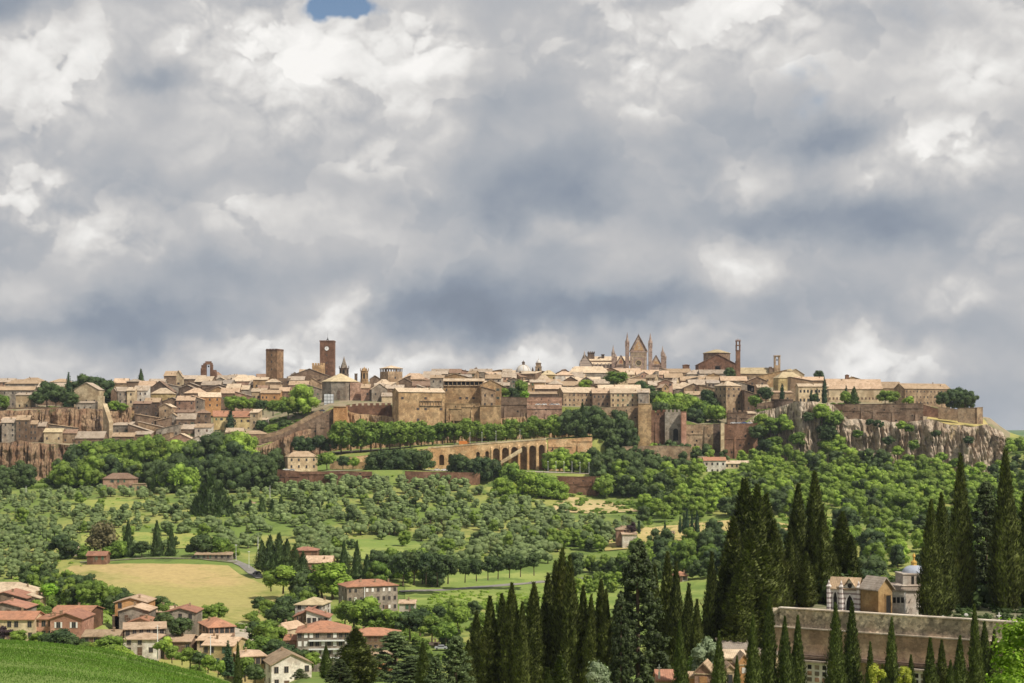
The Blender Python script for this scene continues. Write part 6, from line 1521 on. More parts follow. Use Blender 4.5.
# ---- ravine and town trees
for (px, yt, yb, D, k, w) in [(640,381,402,1200,'dark',1.0),(648,385,408,1190,'dark',1.1),(656,391,415,1165,'dark',1.1),(664,393,424,1158,'bright',1.0),(673,393,424,1162,'bright',1.1),(683,394,424,1160,'round',1.1),(692,397,424,1156,'bright',1.0),(701,401,425,1150,'round',1.1),(710,405,425,1146,'round',1.0),(719,406,425,1140,'bright',1.1),(677,403,428,1142,'round',1.2),(693,408,428,1138,'dark',1.2),(708,390,412,1172,'dark',1.0),(713,398,414,1165,'dark',1.0),(661,402,428,1140,'dark',1.1)]:
    TP(k, px, yt, yb, D, w=w, row='in the walled ravine garden', words='green tree', group='trees in the walled ravine', rg=rg)
for (px, yt, yb, D, k, w, lab) in [
    (303,382.5,419,1150,'wood_bright',1.15,'big bright round tree beside the top of the ramp'),
    (288,396,420,1146,'round',1.0,'smaller green tree at the left foot of the big bright round tree'),
    (232,396,413,1165,'round',1.3,'leftmost green tree of the band above the red-roofed yellow houses'),
    (242,397,413,1165,'bright',1.3,'second green tree of the band above the red-roofed yellow houses'),
    (253,398,413,1165,'round',1.3,'third green tree of the band above the red-roofed yellow houses'),
    (263,400,414,1160,'dark',1.3,'fourth green tree of the band above the red-roofed yellow houses'),
    (273,400,415,1160,'round',1.3,'rightmost green tree of the band above the red-roofed yellow houses'),
    (230.5,411,431,1139,'cypress_far',2.6,'dark pointed tree between the two red-roofed yellow houses'),
    (272,424,438,1135,'round',1.5,'green bushy tree in the garden left of the ramp'),
    (285,420,434,1135,'dark',1.5,'dark bushy tree in the garden close to the ramp'),
    (262,420,433,1140,'dark',1.3,'dark bush at the left end of the ramp garden'),
    (37,391.5,408,1150,'dark',1.1,'round dark tree right of the cream tower house'),
    (47,382,408,1158,'dark',1.0,'large dark tree between tower house and pointed fir'),
    (56,385,408,1156,'dark',1.0,'dark tree beside the pointed fir on the upper crag'),
    (68.5,372,408,1165,'fir',1.15,'tall dark fir rising beside the umbrella pines'),
    (71,392,408,1150,'dark',1.2,'low round dark tree left of the gabled cream hall'),
    (85,374,404,1185,'wood_dark',1.25,'broad umbrella pine behind the gabled cream hall'),
    (108,380,406,1178,'wood_dark',1.15,'rounded umbrella pine right of the gabled cream hall'),
    (97,376,405,1190,'wood_dark',1.2,'middle umbrella pine behind the gabled cream hall'),
    (3,395,412,1140,'round',1.1,'green shrub tree at the far left edge of the upper crag'),
    (141,369.5,389,1262,'conifer_far',1.1,'lone pointed fir on the left skyline'),
    (114,401,413,1144,'bright',1.4,'bright garden tree on the ochre terrace wall'),
    (124,403,413,1144,'bright',1.4,'second bright garden tree on the ochre terrace wall'),
    (505,388,403,1142,'round',1.0,'left tree on the terrace right of the gabled house'),
    (513,388,403,1142,'dark',1.0,'middle tree on the terrace right of the gabled house'),
    (521,380,402,1146,'round',.8,'tall round-headed tree on the terrace right of the gabled house'),
    (525,390,402,1142,'lime',1.0,'small lime green tree at the right end of the centre terrace'),
    (616,371.5,387,1240,'round',1.9,'wide green tree among the roofs below the cathedral'),
    (585,380,390,1235,'bright',1.8,'small bright tree among the roofs left below the cathedral'),
    (730,367.5,380,1375,'dark',1.1,'dark round tree in front of the brick church'),
    (766,387,404,1146,'dark',1.1,'dark green tree on the rock left of the slim cypress'),
    (755,395,410,1146,'round',1.1,'green shrub tree beside the lean-to house on the rock'),
    (782,384,404,1142,'cypress_far',1.6,'slim cypress standing on the round bastion'),
    (824.5,377.5,404,1138,'cypress_far',1.15,'tall slim black cypress before the long cloister'),
    (811,389,403,1150,'cypress_far',1.3,'left small cypress before the white arcaded house'),
    (817,388,403,1150,'cypress_far',1.3,'right small cypress before the white arcaded house'),
    (814,394,405,1140,'dark',1.1,'dark bush tree before the white arcaded house'),
    (846,386,404,1142,'cypress_far',1.5,'narrow cypress before the long cloister wall'),
    (854,387,405,1140,'conifer_far',1.5,'dark fir before the long cloister wall'),
    (845,391,405,1138,'olive_like',1.0,'grey green tree before the long cloister wall'),
    (885,390,405,1140,'round',1.3,'green tree left of the long barracks'),
    (893,391,405,1140,'round',1.2,'second green tree left of the long barracks'),
    (908,396,406,1138,'bright',1.5,'low bright tree at the foot of the long barracks'),
    (818.5,370.5,384,1290,'dark',1.0,'small round tree on the eastern skyline behind the cloister'),
    (942,392,408,1140,'dark',1.0,'leftmost dark tree of the clump at the barracks end'),
    (952,388,411,1146,'wood_dark',1.1,'left umbrella pine of the clump at the rock end'),
    (961,387,411,1150,'wood_dark',1.1,'middle umbrella pine of the clump at the rock end'),
    (970,390,411,1146,'wood_dark',1.1,'right umbrella pine of the clump at the rock end'),
    (965,395,411,1138,'dark',1.0,'dark bush tree under the umbrella pines at the rock end')]:
    k = 'round' if k == 'olive_like' else k
    TP(k, px, yt, yb, D, w=w, label=lab, rg=rg)
# shrubs clinging to the eastern rock
for i, (px, y0, y1, D) in enumerate([(762,414,432,1116),(770,418,440,1112),(757,425,446,1112),(780,414,430,1112),(775,436,452,1106),(767,440,458,1104),(822,404,424,1104),(831,410,432,1108),(828,424,445,1104),(834,434,452,1102),(826,440,458,1100),(878,420,430,1100),(902,421,432,1100),(909,424,434,1098),(870,419,427,1100),(787,420,434,1104),(797,432,448,1098),(808,412,424,1102),(843,444,456,1094),(858,430,440,1094),(889,436,447,1092),(897,446,458,1088),(914,440,452,1088),(936,430,439,1094),(940,452,464,1086),(955,458,470,1086),(968,436,446,1090),(980,462,474,1086)]):
    TP(['bright','round','dark'][i % 3], px, y0, y1, D, w=1.3, row='clinging to the eastern rock', words='green shrub tree', group='shrub trees clinging to the eastern rock', rg=rg)
# ---- valley village trees
vl = [(48,583,600,505,'lime',1.3,'bright lime tree right of the pale roofed house at bottom left'),
 (4,626,640,430,'plum',1.5,'plum-coloured bush tree at the bottom left edge')]
for px, yt, yb, D, k, w, lab in vl: TP(k, px, yt, yb, D, w=w, label=lab, rg=rg)
for (px, yt, yb, D, k, w) in [(36,600,616,492,'bright',1.1),(45,606,622,480,'round',1.1),(52,600,616,488,'round',1.0),(19,630,646,428,'round',1.5),(38,632,648,425,'round',1.5),(50,633,650,420,'dark',1.6),(62,629,652,418,'dark',1.4),(73,636,654,416,'dark',1.4),(87,642,658,410,'round',1.4),(100,640,660,405,'bright',1.5),(112,636,662,400,'round',1.5),(124,645,666,396,'bright',1.4),(136,655,668,392,'round',1.5)]:
    TP(k, px, yt, yb, D, w=w, row='along the bottom left village edge', words='garden tree', group='garden trees of the bottom left village', rg=rg)
for (px, yt, yb, D, k, w) in [(163,636,656,425,'bright',1.2),(172,646,662,415,'round',1.2),(182,650,664,410,'bright',1.3),(165,612,632,470,'dark',1.1),(182,618,640,455,'dark',1.3),(190,648,666,405,'round',1.3),(199,652,668,402,'dark',1.2),(208,655,672,398,'bright',1.2),(218,660,676,392,'bright',1.2),(228,640,676,395,'fir',1.5),(163,604,620,490,'round',1.2),(208,605,622,505,'round',1.3),(218,603,620,510,'round',1.3),(200,608,622,505,'bright',1.2)]:
    TP(k, px, yt, yb, D, w=w, row='in the middle village gardens', words='garden tree', group='garden trees of the middle village', rg=rg)
for (px, yt, yb, D, k, w) in [(259,597,612,540,'dark',1.3),(286,596,616,530,'dark',1.3),(278,605,628,515,'dark',1.2),(268,600,618,532,'round',1.2),(256,622,644,480,'dark',1.3),(266,620,646,478,'round',1.3),(277,626,650,470,'round',1.3),(262,636,658,455,'round',1.4),(275,640,662,450,'dark',1.4),(288,645,664,445,'dark',1.4),(246,640,660,450,'round',1.1),(301,650,668,440,'dark',1.3),(313,652,670,438,'round',1.2),(245,658,680,418,'round',1.3),(255,664,684,412,'dark',1.2)]:
    TP(k, px, yt, yb, D, w=w, row='in the right village gardens', words='leafy garden tree', group='garden trees of the right village', rg=rg)
for (px, yt, yb, D, k, w) in [(345,602,626,520,'bright',1.2),(354,600,628,515,'round',1.3),(364,596,630,510,'bright',1.2),(374,606,632,505,'round',1.3),(386,610,632,505,'bright',1.3),(397,612,636,500,'round',1.3),(410,612,638,495,'dark',1.3),(420,608,634,500,'dark',1.2),(432,616,640,490,'round',1.3),(446,622,644,480,'round',1.3),(458,606,630,500,'round',1.2),(440,606,620,520,'dark',1.2)]:
    TP(k, px, yt, yb, D, w=w, row='below the large tan block', words='bushy tree', group='bushy trees below the large tan block', rg=rg)
zone(['round','dark'], [(420,470),(640,470),(640,560),(430,560)], 26, 17, (5, 8), 'the lower meadow behind the cypresses', 'bushy trees on the lower meadow', seed=30, maxn=60, segs=[(500,'at left'),(570,'at centre'),(2000,'at right')])
zone(['dark','round'], [(60,560),(125,530),(170,508),(178,520),(130,550),(70,590)], 10, 8, (7, 10), 'the hedge below the golden field', 'dark hedge trees below the golden field', seed=31, nohouse=False)
zone(['dark','round'], [(20,585),(70,580),(96,600),(58,650),(20,640)], 15, 9, (6, 9), 'the thicket left of the golden field', 'thicket left of the golden field', seed=32)
zone(['dark','round'], [(262,522),(286,515),(302,540),(308,575),(304,625),(288,628),(290,585),(280,545)], 12, 9, (6, 9), 'the hedge right of the golden field', 'hedge right of the golden field', seed=33)

zone(['dark','round','round'], [(300,740),(440,720),(620,780),(560,900),(440,965),(290,960)], 46, 36, (6, 10), 'central olive grove', 'taller trees among the central olives', seed=44)
zone(['dark','round'], [(0,680),(60,690),(240,760),(260,940),(0,950)], 60, 48, (5, 9), 'left olive grove', 'taller trees among the left olives', seed=45)
flush_zones(195)
# ---- olive groves (nearest and largest ones each on their own, the rest one mass)
spots = []
def grove(poly, dD, dpx, excl, seed, gid):
    r = random.Random(seed); Ds = [p[1] for p in poly]; xs = [p[0] for p in poly]; D = min(Ds); k = 0
    while D <= max(Ds):
        px = min(xs) + (k % 2)*dpx*.5; k += 1
        while px <= max(xs):
            p = px+r.uniform(-.42,.42)*dpx; d = D+r.uniform(-.4,.4)*dD; px += dpx*(900/D)*(1 if mn.noise(Vector((px/22, D/40, seed))) < .28 else 2.2)
            if inside((p, d), poly) and not any(inside((p, d), e) for e in excl) and free(p, d): spots.append((p, d, r.uniform(3.2, 6.6) if gid == 0 else r.uniform(3.8, 8.2), gid, r.random()))
        D += dD
farm = [(55,690),(125,690),(125,760),(55,760)]
grove([(-20,640),(60,655),(60,700),(120,725),(240,725),(262,760),(290,960),(-20,975)], 13.5, 11, [farm, [(76,742),(200,742),(222,770),(205,798),(80,798)], [(60,882),(130,882),(165,905),(150,925),(72,925)], [(195,830),(235,830),(235,905),(195,905)]], 41, 0)
grove([(262,960),(460,960),(470,978),(262,978)], 9, 9, [], 43, 1)
grove([(300,730),(345,705),(440,690),(545,700),(560,770),(640,765),(640,840),(560,900),(500,960),(440,975),(290,975),(270,900)], 13.5, 11, [[(340,715),(425,715),(430,800),(345,800)]], 42, 1)
spots.sort(key=lambda t: t[1]); r = random.Random(6)
GL = [('grey-green olive tree in the rows of the left grove', 'olive trees of the left grove'), ('grey-green olive tree in the grove below the viaduct', 'olive trees of the central grove')]
def put_olive(p, d, h, gi, mesh=None):
    x = (p-512)*d/F; return link('olive_tree', mesh or r.choice(olive_crowns), None, (x, d, ground(p, d)-.1), r.uniform(0, 6.28), (h*r.uniform(1.0, 1.45), h*r.uniform(1.0, 1.45), h))
OSEG = [[(60,'at the far left'),(110,'above the brick farmhouse'),(160,'above the golden field left half'),(220,'above the golden field right half'),(900,'near the black conifers')],
        [(330,'above the pink house'),(380,'above the tan block'),(430,'above the left roadside trees'),(480,'at the grove middle'),(530,'above the right roadside trees'),(900,'at the right end')]]
for (p, d, h, gi, q) in spots[:300]:
    w_ = [w for x_, w in OSEG[gi] if p < x_][0]; dp = 'lowest' if d < 745 else 'lower' if d < 800 else 'middle' if d < 855 else 'upper'
    tag(put_olive(p, d, h, gi), '%s olive, %s rows of %s grove, %s' % ('small' if h < 5.2 else 'rounded' if h < 6.2 else 'large', dp, ('left', 'central')[gi], w_), 'olive tree', GL[gi][1])
ordinals([x for x in COL.objects if x.get('category') == 'olive tree'])
rest = MB()
def append_scaled(dst, src, x, y, z, sx, sz, a, mi=None):
    ca, sa = math.cos(a)*sx, math.sin(a)*sx; o = len(dst.v)
    dst.v += [(x+v[0]*ca-v[1]*sa, y+v[0]*sa+v[1]*ca, z+v[2]*sz) for v in src.v]; dst.f += [tuple(i+o for i in f) for f in src.f]; dst.mi += (src.mi if mi is None else [mi]*len(src.f))
om = []
for i in range(3):
    m = crown_round(110+i, n=9, leaves=26, R_=.40, zc=.54, zr=.42, size=.04, cr=(.18, .26), core=.9, low=-.8); m.cur = 1; m.tube((0, 0, -.05), (.02, 0, .42), .05, .035, 5); om.append(m)
for (p, d, h, gi, q) in spots[300:]: append_scaled(rest, r.choice(om), (p-512)*d/F, d, ground(p, d)-.1, h*1.15, h, r.uniform(0, 6.28))
if rest.v: tag(rest.obj('olive_grove', ['leaf_olive', 'bark']), 'distant rows of grey-green olives on the upper slope below the lower road', 'olive grove', kind='stuff')
# ---- scrub, hedges and undergrowth: nobody could count it
def scrub(name, label, polys, mat, seed, hr=(1.0, 3.0)):
    r = random.Random(seed); b = MB()
    for (poly, n) in polys:
        Ds = [p[1] for p in poly]; xs = [p[0] for p in poly]; k = 0; tries = 0
        while k < n and tries < n*20:
            tries += 1; p = r.uniform(min(xs), max(xs)); d = r.uniform(min(Ds), max(Ds))
            if not inside((p, d), poly) or not free(p, d, 1): continue
            k += 1; h = r.uniform(*hr); append_scaled(b, r.choice(bush_mb), (p-512)*d/F, d, ground(p, d)-.2, h*1.3, h, r.uniform(0, 6.28))
    tag(b.obj(name, mat), label, 'undergrowth', kind='stuff')
scrub('undergrowth', 'low green undergrowth and hedges covering the wooded slopes', [
    ([(640,840),(1040,840),(1040,1100),(760,1104),(650,1070)], 700), ([(20,985),(270,985),(270,1086),(20,1086)], 260), ([(470,900),(640,900),(640,985),(520,985)], 120),
    ([(760,600),(1040,600),(1040,850),(780,850)], 260), ([(140,385),(300,385),(320,445),(150,440)], 150), ([(230,520),(300,520),(300,640),(290,640)], 60), ([(330,480),(470,480),(470,590),(340,560)], 160), ([(20,590),(62,560),(120,520),(150,505),(175,512),(130,545),(60,600)], 130)], 'leaf_mid', 51)
scrub('thicket', 'grassy bright thicket on the meadow banks and between olive rows', [
    ([(0,640),(60,655),(120,730),(260,760),(270,960),(0,960)], 160), ([(300,740),(640,720),(640,900),(560,985),(280,985)], 260), ([(430,560),(600,560),(600,640),(430,630)], 420), ([(600,740),(790,740),(790,850),(640,850)], 120), ([(40,480),(118,480),(118,560),(45,560)], 60)], 'leaf_bright', 52, (.6, 1.6))
scrub('garden_shrubs', 'dark green garden shrubs between the houses of the rock town', [
    ([(255,1106),(300,1108),(318,1118),(300,1160),(222,1168),(222,1158),(255,1140)], 150), ([(36,1148),(76,1148),(76,1160),(36,1160)], 30), ([(107,1149),(134,1149),(134,1158),(107,1158)], 40), ([(655,1142),(722,1140),(722,1170),(655,1175)], 110),
    ([(790,1126),(895,1124),(920,1128),(890,1150),(800,1156)], 70), ([(500,1130),(527,1130),(527,1150),(500,1150)], 20), ([(745,1134),(775,1134),(775,1160),(750,1160)], 50)], 'leaf_mid', 53, (1.0, 2.4))
# grass tufts of the near spur
gr = MB(); r = random.Random(7); vs = []; fs = []
for _ in range(60000):
    p = r.uniform(-30, 300); d = r.uniform(26, 70) if r.random() < .7 else r.uniform(70, 122); z = ground(p, d); x = (p-512)*d/F; h = r.uniform(.03, .09)*d/60; a = r.uniform(0, 6.28); w = .03*d/60
    n = len(vs); vs += [(x-w*math.cos(a), d-w*math.sin(a), z-.03), (x+w*math.cos(a), d+w*math.sin(a), z-.03), (x+r.uniform(-.05,.05), d+r.uniform(-.05,.05), z+h)]; fs.append((n, n+1, n+2))
gr.add(vs, fs); leaf('leaf_grass', (.08, .16, .022), (.11, .19, .03), .3, .5); tag(gr.obj('grass', 'leaf_grass'), 'fresh green grass on the near slope at bottom left', 'grass', kind='stuff')

# ================================================================ CEMETERY
TZ = -26.9; CZ = -26.2                     # height of the upper terrace
def wx(px, D): return (px-512)*D/F
structure(MB().add([(wx(776,230), 230, TZ), (wx(1110,206), 206, TZ), (wx(1110,264), 264, TZ), (wx(770,264), 264, TZ)] + [(wx(776,230), 230, -60), (wx(1110,206), 206, -60), (wx(1110,264), 264, -60), (wx(770,264), 264, -60)],
    [(0,1,2,3),(0,4,5,1),(1,5,6,2),(2,6,7,3),(3,7,4,0)]).obj('terrace', 'yard'))
t = thing('cemetery_wall', 'long brown cemetery retaining wall with pale coping and ledge', 'wall', (wx(776,228), 228, -45))
stone('cem_upper', (.56, .47, .36), (.42, .35, .27), .7, 5.0); stone('cem_lower', (.48, .355, .25), (.41, .30, .215), .4, 4.0); stone('cem_coping', (.60, .53, .44), (.50, .44, .36), .5, 5.0)
a = Vector((wx(776,228), 228, 0)); b = Vector((wx(1110,203), 203, 0)); u = (b-a).normalized(); nn = Vector((u.y, -u.x, 0)); L = (b-a).length
def seg(m, s0, s1, out0, out1, z0, z1):
    q = []
    for z in (z0, z1):
        for (s, o) in ((s0, out1), (s1, out1), (s1, out0), (s0, out0)): p = a+u*s+nn*o; q.append((p.x-a.x, p.y-a.y, z+45))
    m.add(q, [(3,2,1,0),(4,5,6,7),(0,1,5,4),(1,2,6,5),(2,3,7,6),(3,0,4,7)])
m = MB(); seg(m, 0, L, -1.2, .45, -45, -28.4); m.obj('lower_masonry', 'cem_lower', t)
m = MB(); seg(m, .6, L, -1.0, 0.0, -28.4, -25.55); m.obj('upper_masonry', 'cem_upper', t)
m = MB(); seg(m, .4, L, -1.1, .22, -25.547, -25.38); m.obj('coping', 'cem_coping', t)
m = MB(); seg(m, -.1, L, -.5, .66, -28.397, -28.22); m.obj('ledge', 'cem_coping', t)
m = MB(); seg(m, 0, L, .45, 1.6, -32.6, -32.3); seg(m, 0, L, .45, 1.3, -32.3, -32.1); m.obj('cornice', 'wall_dark', t)
for s in range(5): m = MB(); seg(m, 5+s*9.5, 6+s*9.5, .2, 1.0, -45, -32.6); m.obj('buttress', 'cem_lower', t)
hm = MB(); r = random.Random(61)
for i in range(120):
    p = r.uniform(776, 1080); d = r.uniform(243, 262); h = r.uniform(2.0, 5.0); append_scaled(hm, r.choice(bush_mb), wx(p, d), d, TZ-.2, h*.7, h, r.uniform(0, 6))
for i in range(90):
    p = r.uniform(925, 1060); d = r.uniform(222, 244); h = r.uniform(.5, 1.4); append_scaled(hm, r.choice(bush_mb), wx(p, d), d, TZ-.1, h*1.1, h, r.uniform(0, 6))
tag(hm.obj('hedge', 'leaf_dark'), 'dark hedge and low planting along the back of the cemetery terrace', 'hedge', kind='stuff')
for k in ('cem_upper', 'cem_lower'):
    nt = NT(MATS[k].node_tree); b_ = MATS[k].node_tree.nodes['Principled BSDF']; src = b_.inputs['Base Color'].links[0].from_socket
    vo = nt.new('ShaderNodeTexVoronoi'); nt.l.new(pos(nt), vo.inputs['Vector']); vo.inputs['Scale'].default_value = 2.4 if k == 'cem_upper' else 1.6
    sp = nt.new('ShaderNodeSeparateColor'); nt.l.new(vo.outputs['Color'], sp.inputs[0]); amt = .75 if k == 'cem_upper' else .3
    sc_n = nt.v('SCALE', src); nt.l.new(nt.m('ADD', 1-amt/2, nt.m('MULTIPLY', sp.outputs[0], amt)), sc_n.node.inputs['Scale']); nt.l.new(sc_n, b_.inputs['Base Color'])
# burial niches
plain('marble_white', (.62, .59, .55), .5)
for (p0, p1, lab) in ((805, 834, 'white burial niche wall with dark openings at the left foot of the cemetery wall'), (886, 930, 'white burial niche wall half hidden by the middle front cypresses')):
    s0 = (wx(p0,224)-a.x)/u.x; s1 = (wx(p1,222)-a.x)/u.x; t = thing('niche_wall', lab, 'niche wall', a+u*s0+nn*1.7+Vector((0,0,-39.7)), math.atan2(u.y, u.x))
    w = s1-s0; MB().box(0, w, 0, 1.0, -4, 6.6).obj('frame', 'marble_white', t); MB().box(-.2, w+.2, -.5, 1.2, 6.603, 6.9).obj('roof', 'roof_greyr', t)
    me = MB().box(-.30, .30, -.02, .05, 0, .62).mesh('niche', 'dark_void'); me2 = MB().box(-.34, .34, -.04, .05, 0, .62).mesh('niche', 'wall_pink'); me3 = MB().box(-.34, .34, -.05, .05, 0, .62).mesh('niche', 'wall_grey')
    k = int(w/.95)
    rr = random.Random(p0)
    for i in range(k):
        for j in range(6): link('niche', rr.choice([me, me, me2, me3]), t, ((i+.5)*w/k, -.01, 1.0+j*.92))
# striped gothic chapel
m, g, bs = new_mat('stripes', .8, .2); P = pos(g); sp = g.new('ShaderNodeSeparateXYZ'); g.l.new(P, sp.inputs[0])
bd = g.m('GREATER_THAN', g.m('FRACT', g.m('MULTIPLY', sp.outputs[2], 1.35)), .62); nz = g.noise(P, 2.5, 4, .7)
cc = g.mix(bd, (.72, .66, .62), (.30, .24, .23)); cc = g.mix(g.smooth(nz, .45, .75, 0, .5), cc, (.35, .30, .26)); g.l.new(cc, bs.inputs['Base Color']); MATS['stripes'] = m
D = 233; s = D/F
t = thing('striped_chapel', 'gothic chapel striped in white and dark bands with corner pinnacles', 'chapel', (wx(846.5, 227), 227.2, CZ), R(-26))
w, d, h = 4.5, 3.2, 3.75
MB().box(-w/2, w/2, -d/2, d/2, -1.0, h).add([(-.2, -d/2-.002, h), (w/2-.3, -d/2-.002, h), (w/4-.2, -d/2-.002, h+1.55)], [(0,1,2)]).obj('wall', 'stripes', t)
ro = MB(); slab(ro, [(-w/2-.1, -d/2-.2, h+.05), (w/2+.1, -d/2-.2, h+.05), (w/2+.1, 0, h+1.7), (-w/2-.1, 0, h+1.7)], .12); slab(ro, [(w/2+.1, d/2+.2, h+.05), (-w/2-.1, d/2+.2, h+.05), (-w/2-.1, .02, h+1.68), (w/2+.1, .02, h+1.68)], .12)
slab(ro, [(-.35, -d/2-.32, h-.05), (w/4-.25, -d/2-.32, h+1.75), (w/4-.25, 0, h+1.75), (-.35, -.3, h-.05)], .12); slab(ro, [(w/2-.1, -.3, h-.05), (w/4-.23, 0, h+1.74), (w/4-.23, -d/2-.32, h+1.74), (w/2-.1, -d/2-.32, h-.05)], .12)
ro.obj('roof', 'roof_tanr', t)
for (x, y) in ((-w/2, -d/2), (w/2, -d/2), (w/2, d/2), (-.35, -d/2-.1)): MB().lathe([(.36, -1.0), (.36, h+.3), (.44, h+.32), (.44, h+.45), (.30, h+.5), (.02, h+1.35)], 6).obj('pinnacle', 'stripes', t, (x, y, 0))
for (x, ww) in ((w/4-.2, .95), (-w/4-.15, .5)):
    q = MB(); pts = [(-ww/2, .0), (ww/2, .0), (ww/2, 1.6), (ww*.30, 2.15), (0, 2.6), (-ww*.30, 2.15), (-ww/2, 1.6)]
    q.add([(p[0], 0, p[1]) for p in pts] + [(p[0], .1, p[1]) for p in pts], [tuple(range(7))] + [(i, (i+1) % 7, 7+(i+1) % 7, 7+i) for i in range(7)]); q.obj('doorway' if ww > .6 else 'window', 'dark_void', t, (x, -d/2-.04, .3 if ww > .6 else .8))
    fr = MB(); pp = [(-ww/2-.12, .2), (-ww/2-.12, 1.65), (-ww*.30-.12, 2.3), (0, 2.85), (ww*.30+.12, 2.3), (ww/2+.12, 1.65), (ww/2+.12, .2)]
    for p, q2 in zip(pp, pp[1:]): fr.tube((p[0], 0, p[1]), (q2[0], 0, q2[1]), .09, .09, 5)
    fr.obj('moulding', 'marble_white', t, (x, -d/2-.05, .2 if ww > .6 else .7))
q = MB(); q.lathe([(.34, 0), (.34, .05)], 12); o = q.obj('oculus', 'dark_void', t, (w/4-.2, -d/2-.01, h+.55)); o.rotation_euler = (R(90), 0, 0)
MB().box(-.5, 1.9, -.25, .1, 0, .14).obj('lintel', 'wall_dark', t, (0, -d/2, h-.12))
# ochre gabled chapel
t = thing('ochre_chapel', 'ochre and brown gabled chapel with grey stone roof between striped and white chapels', 'chapel', (wx(876.5, 223.5), 223.6, CZ), R(30))
w, d, h = 2.9, 3.6, 4.2
stone('wall_gilt', (.35, .235, .115), (.28, .185, .09), .4, 2.5)
MB().box(-w/2, w/2, -d/2, d/2, -1.0, h).add([(-w/2, -d/2, h), (w/2, -d/2, h), (0, -d/2, h+1.5), (-w/2, d/2, h), (w/2, d/2, h), (0, d/2, h+1.5)], [(0,1,2),(5,4,3),(0,2,5,3),(1,4,5,2)]).obj('wall', 'wall_gilt', t)
ro = MB(); slab(ro, [(-w/2-.35, -d/2-.35, h-.15), (0, -d/2-.35, h+1.72), (0, d/2+.2, h+1.72), (-w/2-.35, d/2+.2, h-.15)], .16); slab(ro, [(w/2+.35, d/2+.2, h-.15), (.02, d/2+.2, h+1.7), (.02, -d/2-.35, h+1.7), (w/2+.35, -d/2-.35, h-.15)], .16); ro.obj('roof', 'roof_greyr', t)
MB().box(-.48, .48, -.04, .05, .2, 2.9).obj('doorway', 'dark_void', t, (.62, -d/2, .2)); MB().box(-.62, -.48, -.1, .05, 0, 3.1).box(.48, .62, -.1, .05, 0, 3.1).box(-.7, .7, -.12, .05, 3.1, 3.3).obj('door_frame', 'wall_gilt', t, (.62, -d/2, .1))
MB().box(-.13, .13, -.14, .0, -.2, h+.1).obj('pilaster', 'wall_gilt', t, (-w/2+.15, -d/2, 0))
# white domed chapel
t = thing('domed_chapel', 'white stone mausoleum with small grey dome and gilded finial cross', 'mausoleum', (wx(906, 226), 227.2, CZ), R(5))
stone('wall_pale', (.62, .57, .50), (.52, .46, .40), .35, 2.5)
MB().box(-3.0, 4.4, -1.9, 2.6, -1.0, 3.55).obj('wall', 'wall_pale', t)
MB().box(-3.25, 4.6, -2.15, 2.8, 3.553, 3.8).box(-2.8, 4.3, -1.7, 2.4, 3.8, 4.25).add([(-2.9,-1.8,4.253),(2.9,-1.8,4.253),(2.9,2.4,4.253),(-2.9,2.4,4.253),(-.2,0,4.85),(2.0,0,4.85)], [(0,1,5,4),(1,2,5),(2,3,4,5),(3,0,4)]).obj('cornice', 'roof_greyr', t)
MB().box(-.6, 3.8, -1.3, 2.1, 4.2, 5.9).obj('drum', 'wall_pale', t); MB().box(-.7, 3.9, -1.4, 2.2, 5.903, 6.1).obj('drum_cornice', 'wall_pale', t)
plain('slate_blue', (.36, .39, .46), .45); plain('gilded', (.62, .38, .10), .35, .3)
MB().sphere((1.7, .4, 6.1), 1.75, 1.6, 1.15, 16, 6, half=True).obj('dome', 'slate_blue', t, smooth=True)
MB().lathe([(.5, 0), (.4, .3), (.5, .35), (.45, .6), (.16, .8), (.12, 1.2), (.24, 1.3), (.24, 1.4), (.04, 1.9)], 10).box(-.26, .26, -.05, .05, 1.55, 1.65).obj('finial', 'gilded', t, (1.7, .4, 7.15))
for i in range(3): MB().box(-.22, .22, -.04, .05, 0, .85).obj('window', 'dark_void', t, (-2.15+i*.62, -1.9, 1.75))
for x in (.9, 1.7, 2.5): MB().box(-.2, .2, -.04, .05, 0, 1.2).obj('drum_window', 'dark_void', t, (x, -1.3, 4.5))
for x in (-2.9, -.55, 1.9, 4.3): MB().box(-.12, .12, -.08, .02, -.3, 3.5).obj('pilaster', 'marble_white', t, (x, -1.9, 0))
# gravestones on the terrace
gm = MB().box(-.32, .32, -.09, .09, 0, .75).add([(.32*math.cos(math.pi*k/8), y, .75+.28*math.sin(math.pi*k/8)) for y in (-.09, .09) for k in range(9)], [tuple(range(9)), tuple(range(17, 8, -1))] + [(k, k+9, k+10, k+1) for k in range(8)]).box(-.5, .5, -.5, 1.0, 0, .16).mesh('gravestone', 'marble_white')
gc = MB().box(-.07, .07, -.07, .07, 0, 1.5).box(-.35, .35, -.06, .06, .95, 1.1).box(-.4, .4, -.4, .4, 0, .3).mesh('grave_cross', 'marble_white')
for i, (px, D) in enumerate([(870,225),(943,221),(966,224),(999,221)]):
    tag(link('gravestone' if i % 3 else 'grave_cross', gm if i % 3 else gc, None, (wx(px, D), D, TZ), .1*i), '', 'gravestone', 'gravestones on the terrace edge')
    TREG.append(('on the terrace edge', px, COL.objects[-1], 'pale gravestone' if i % 3 else 'pale grave cross'))
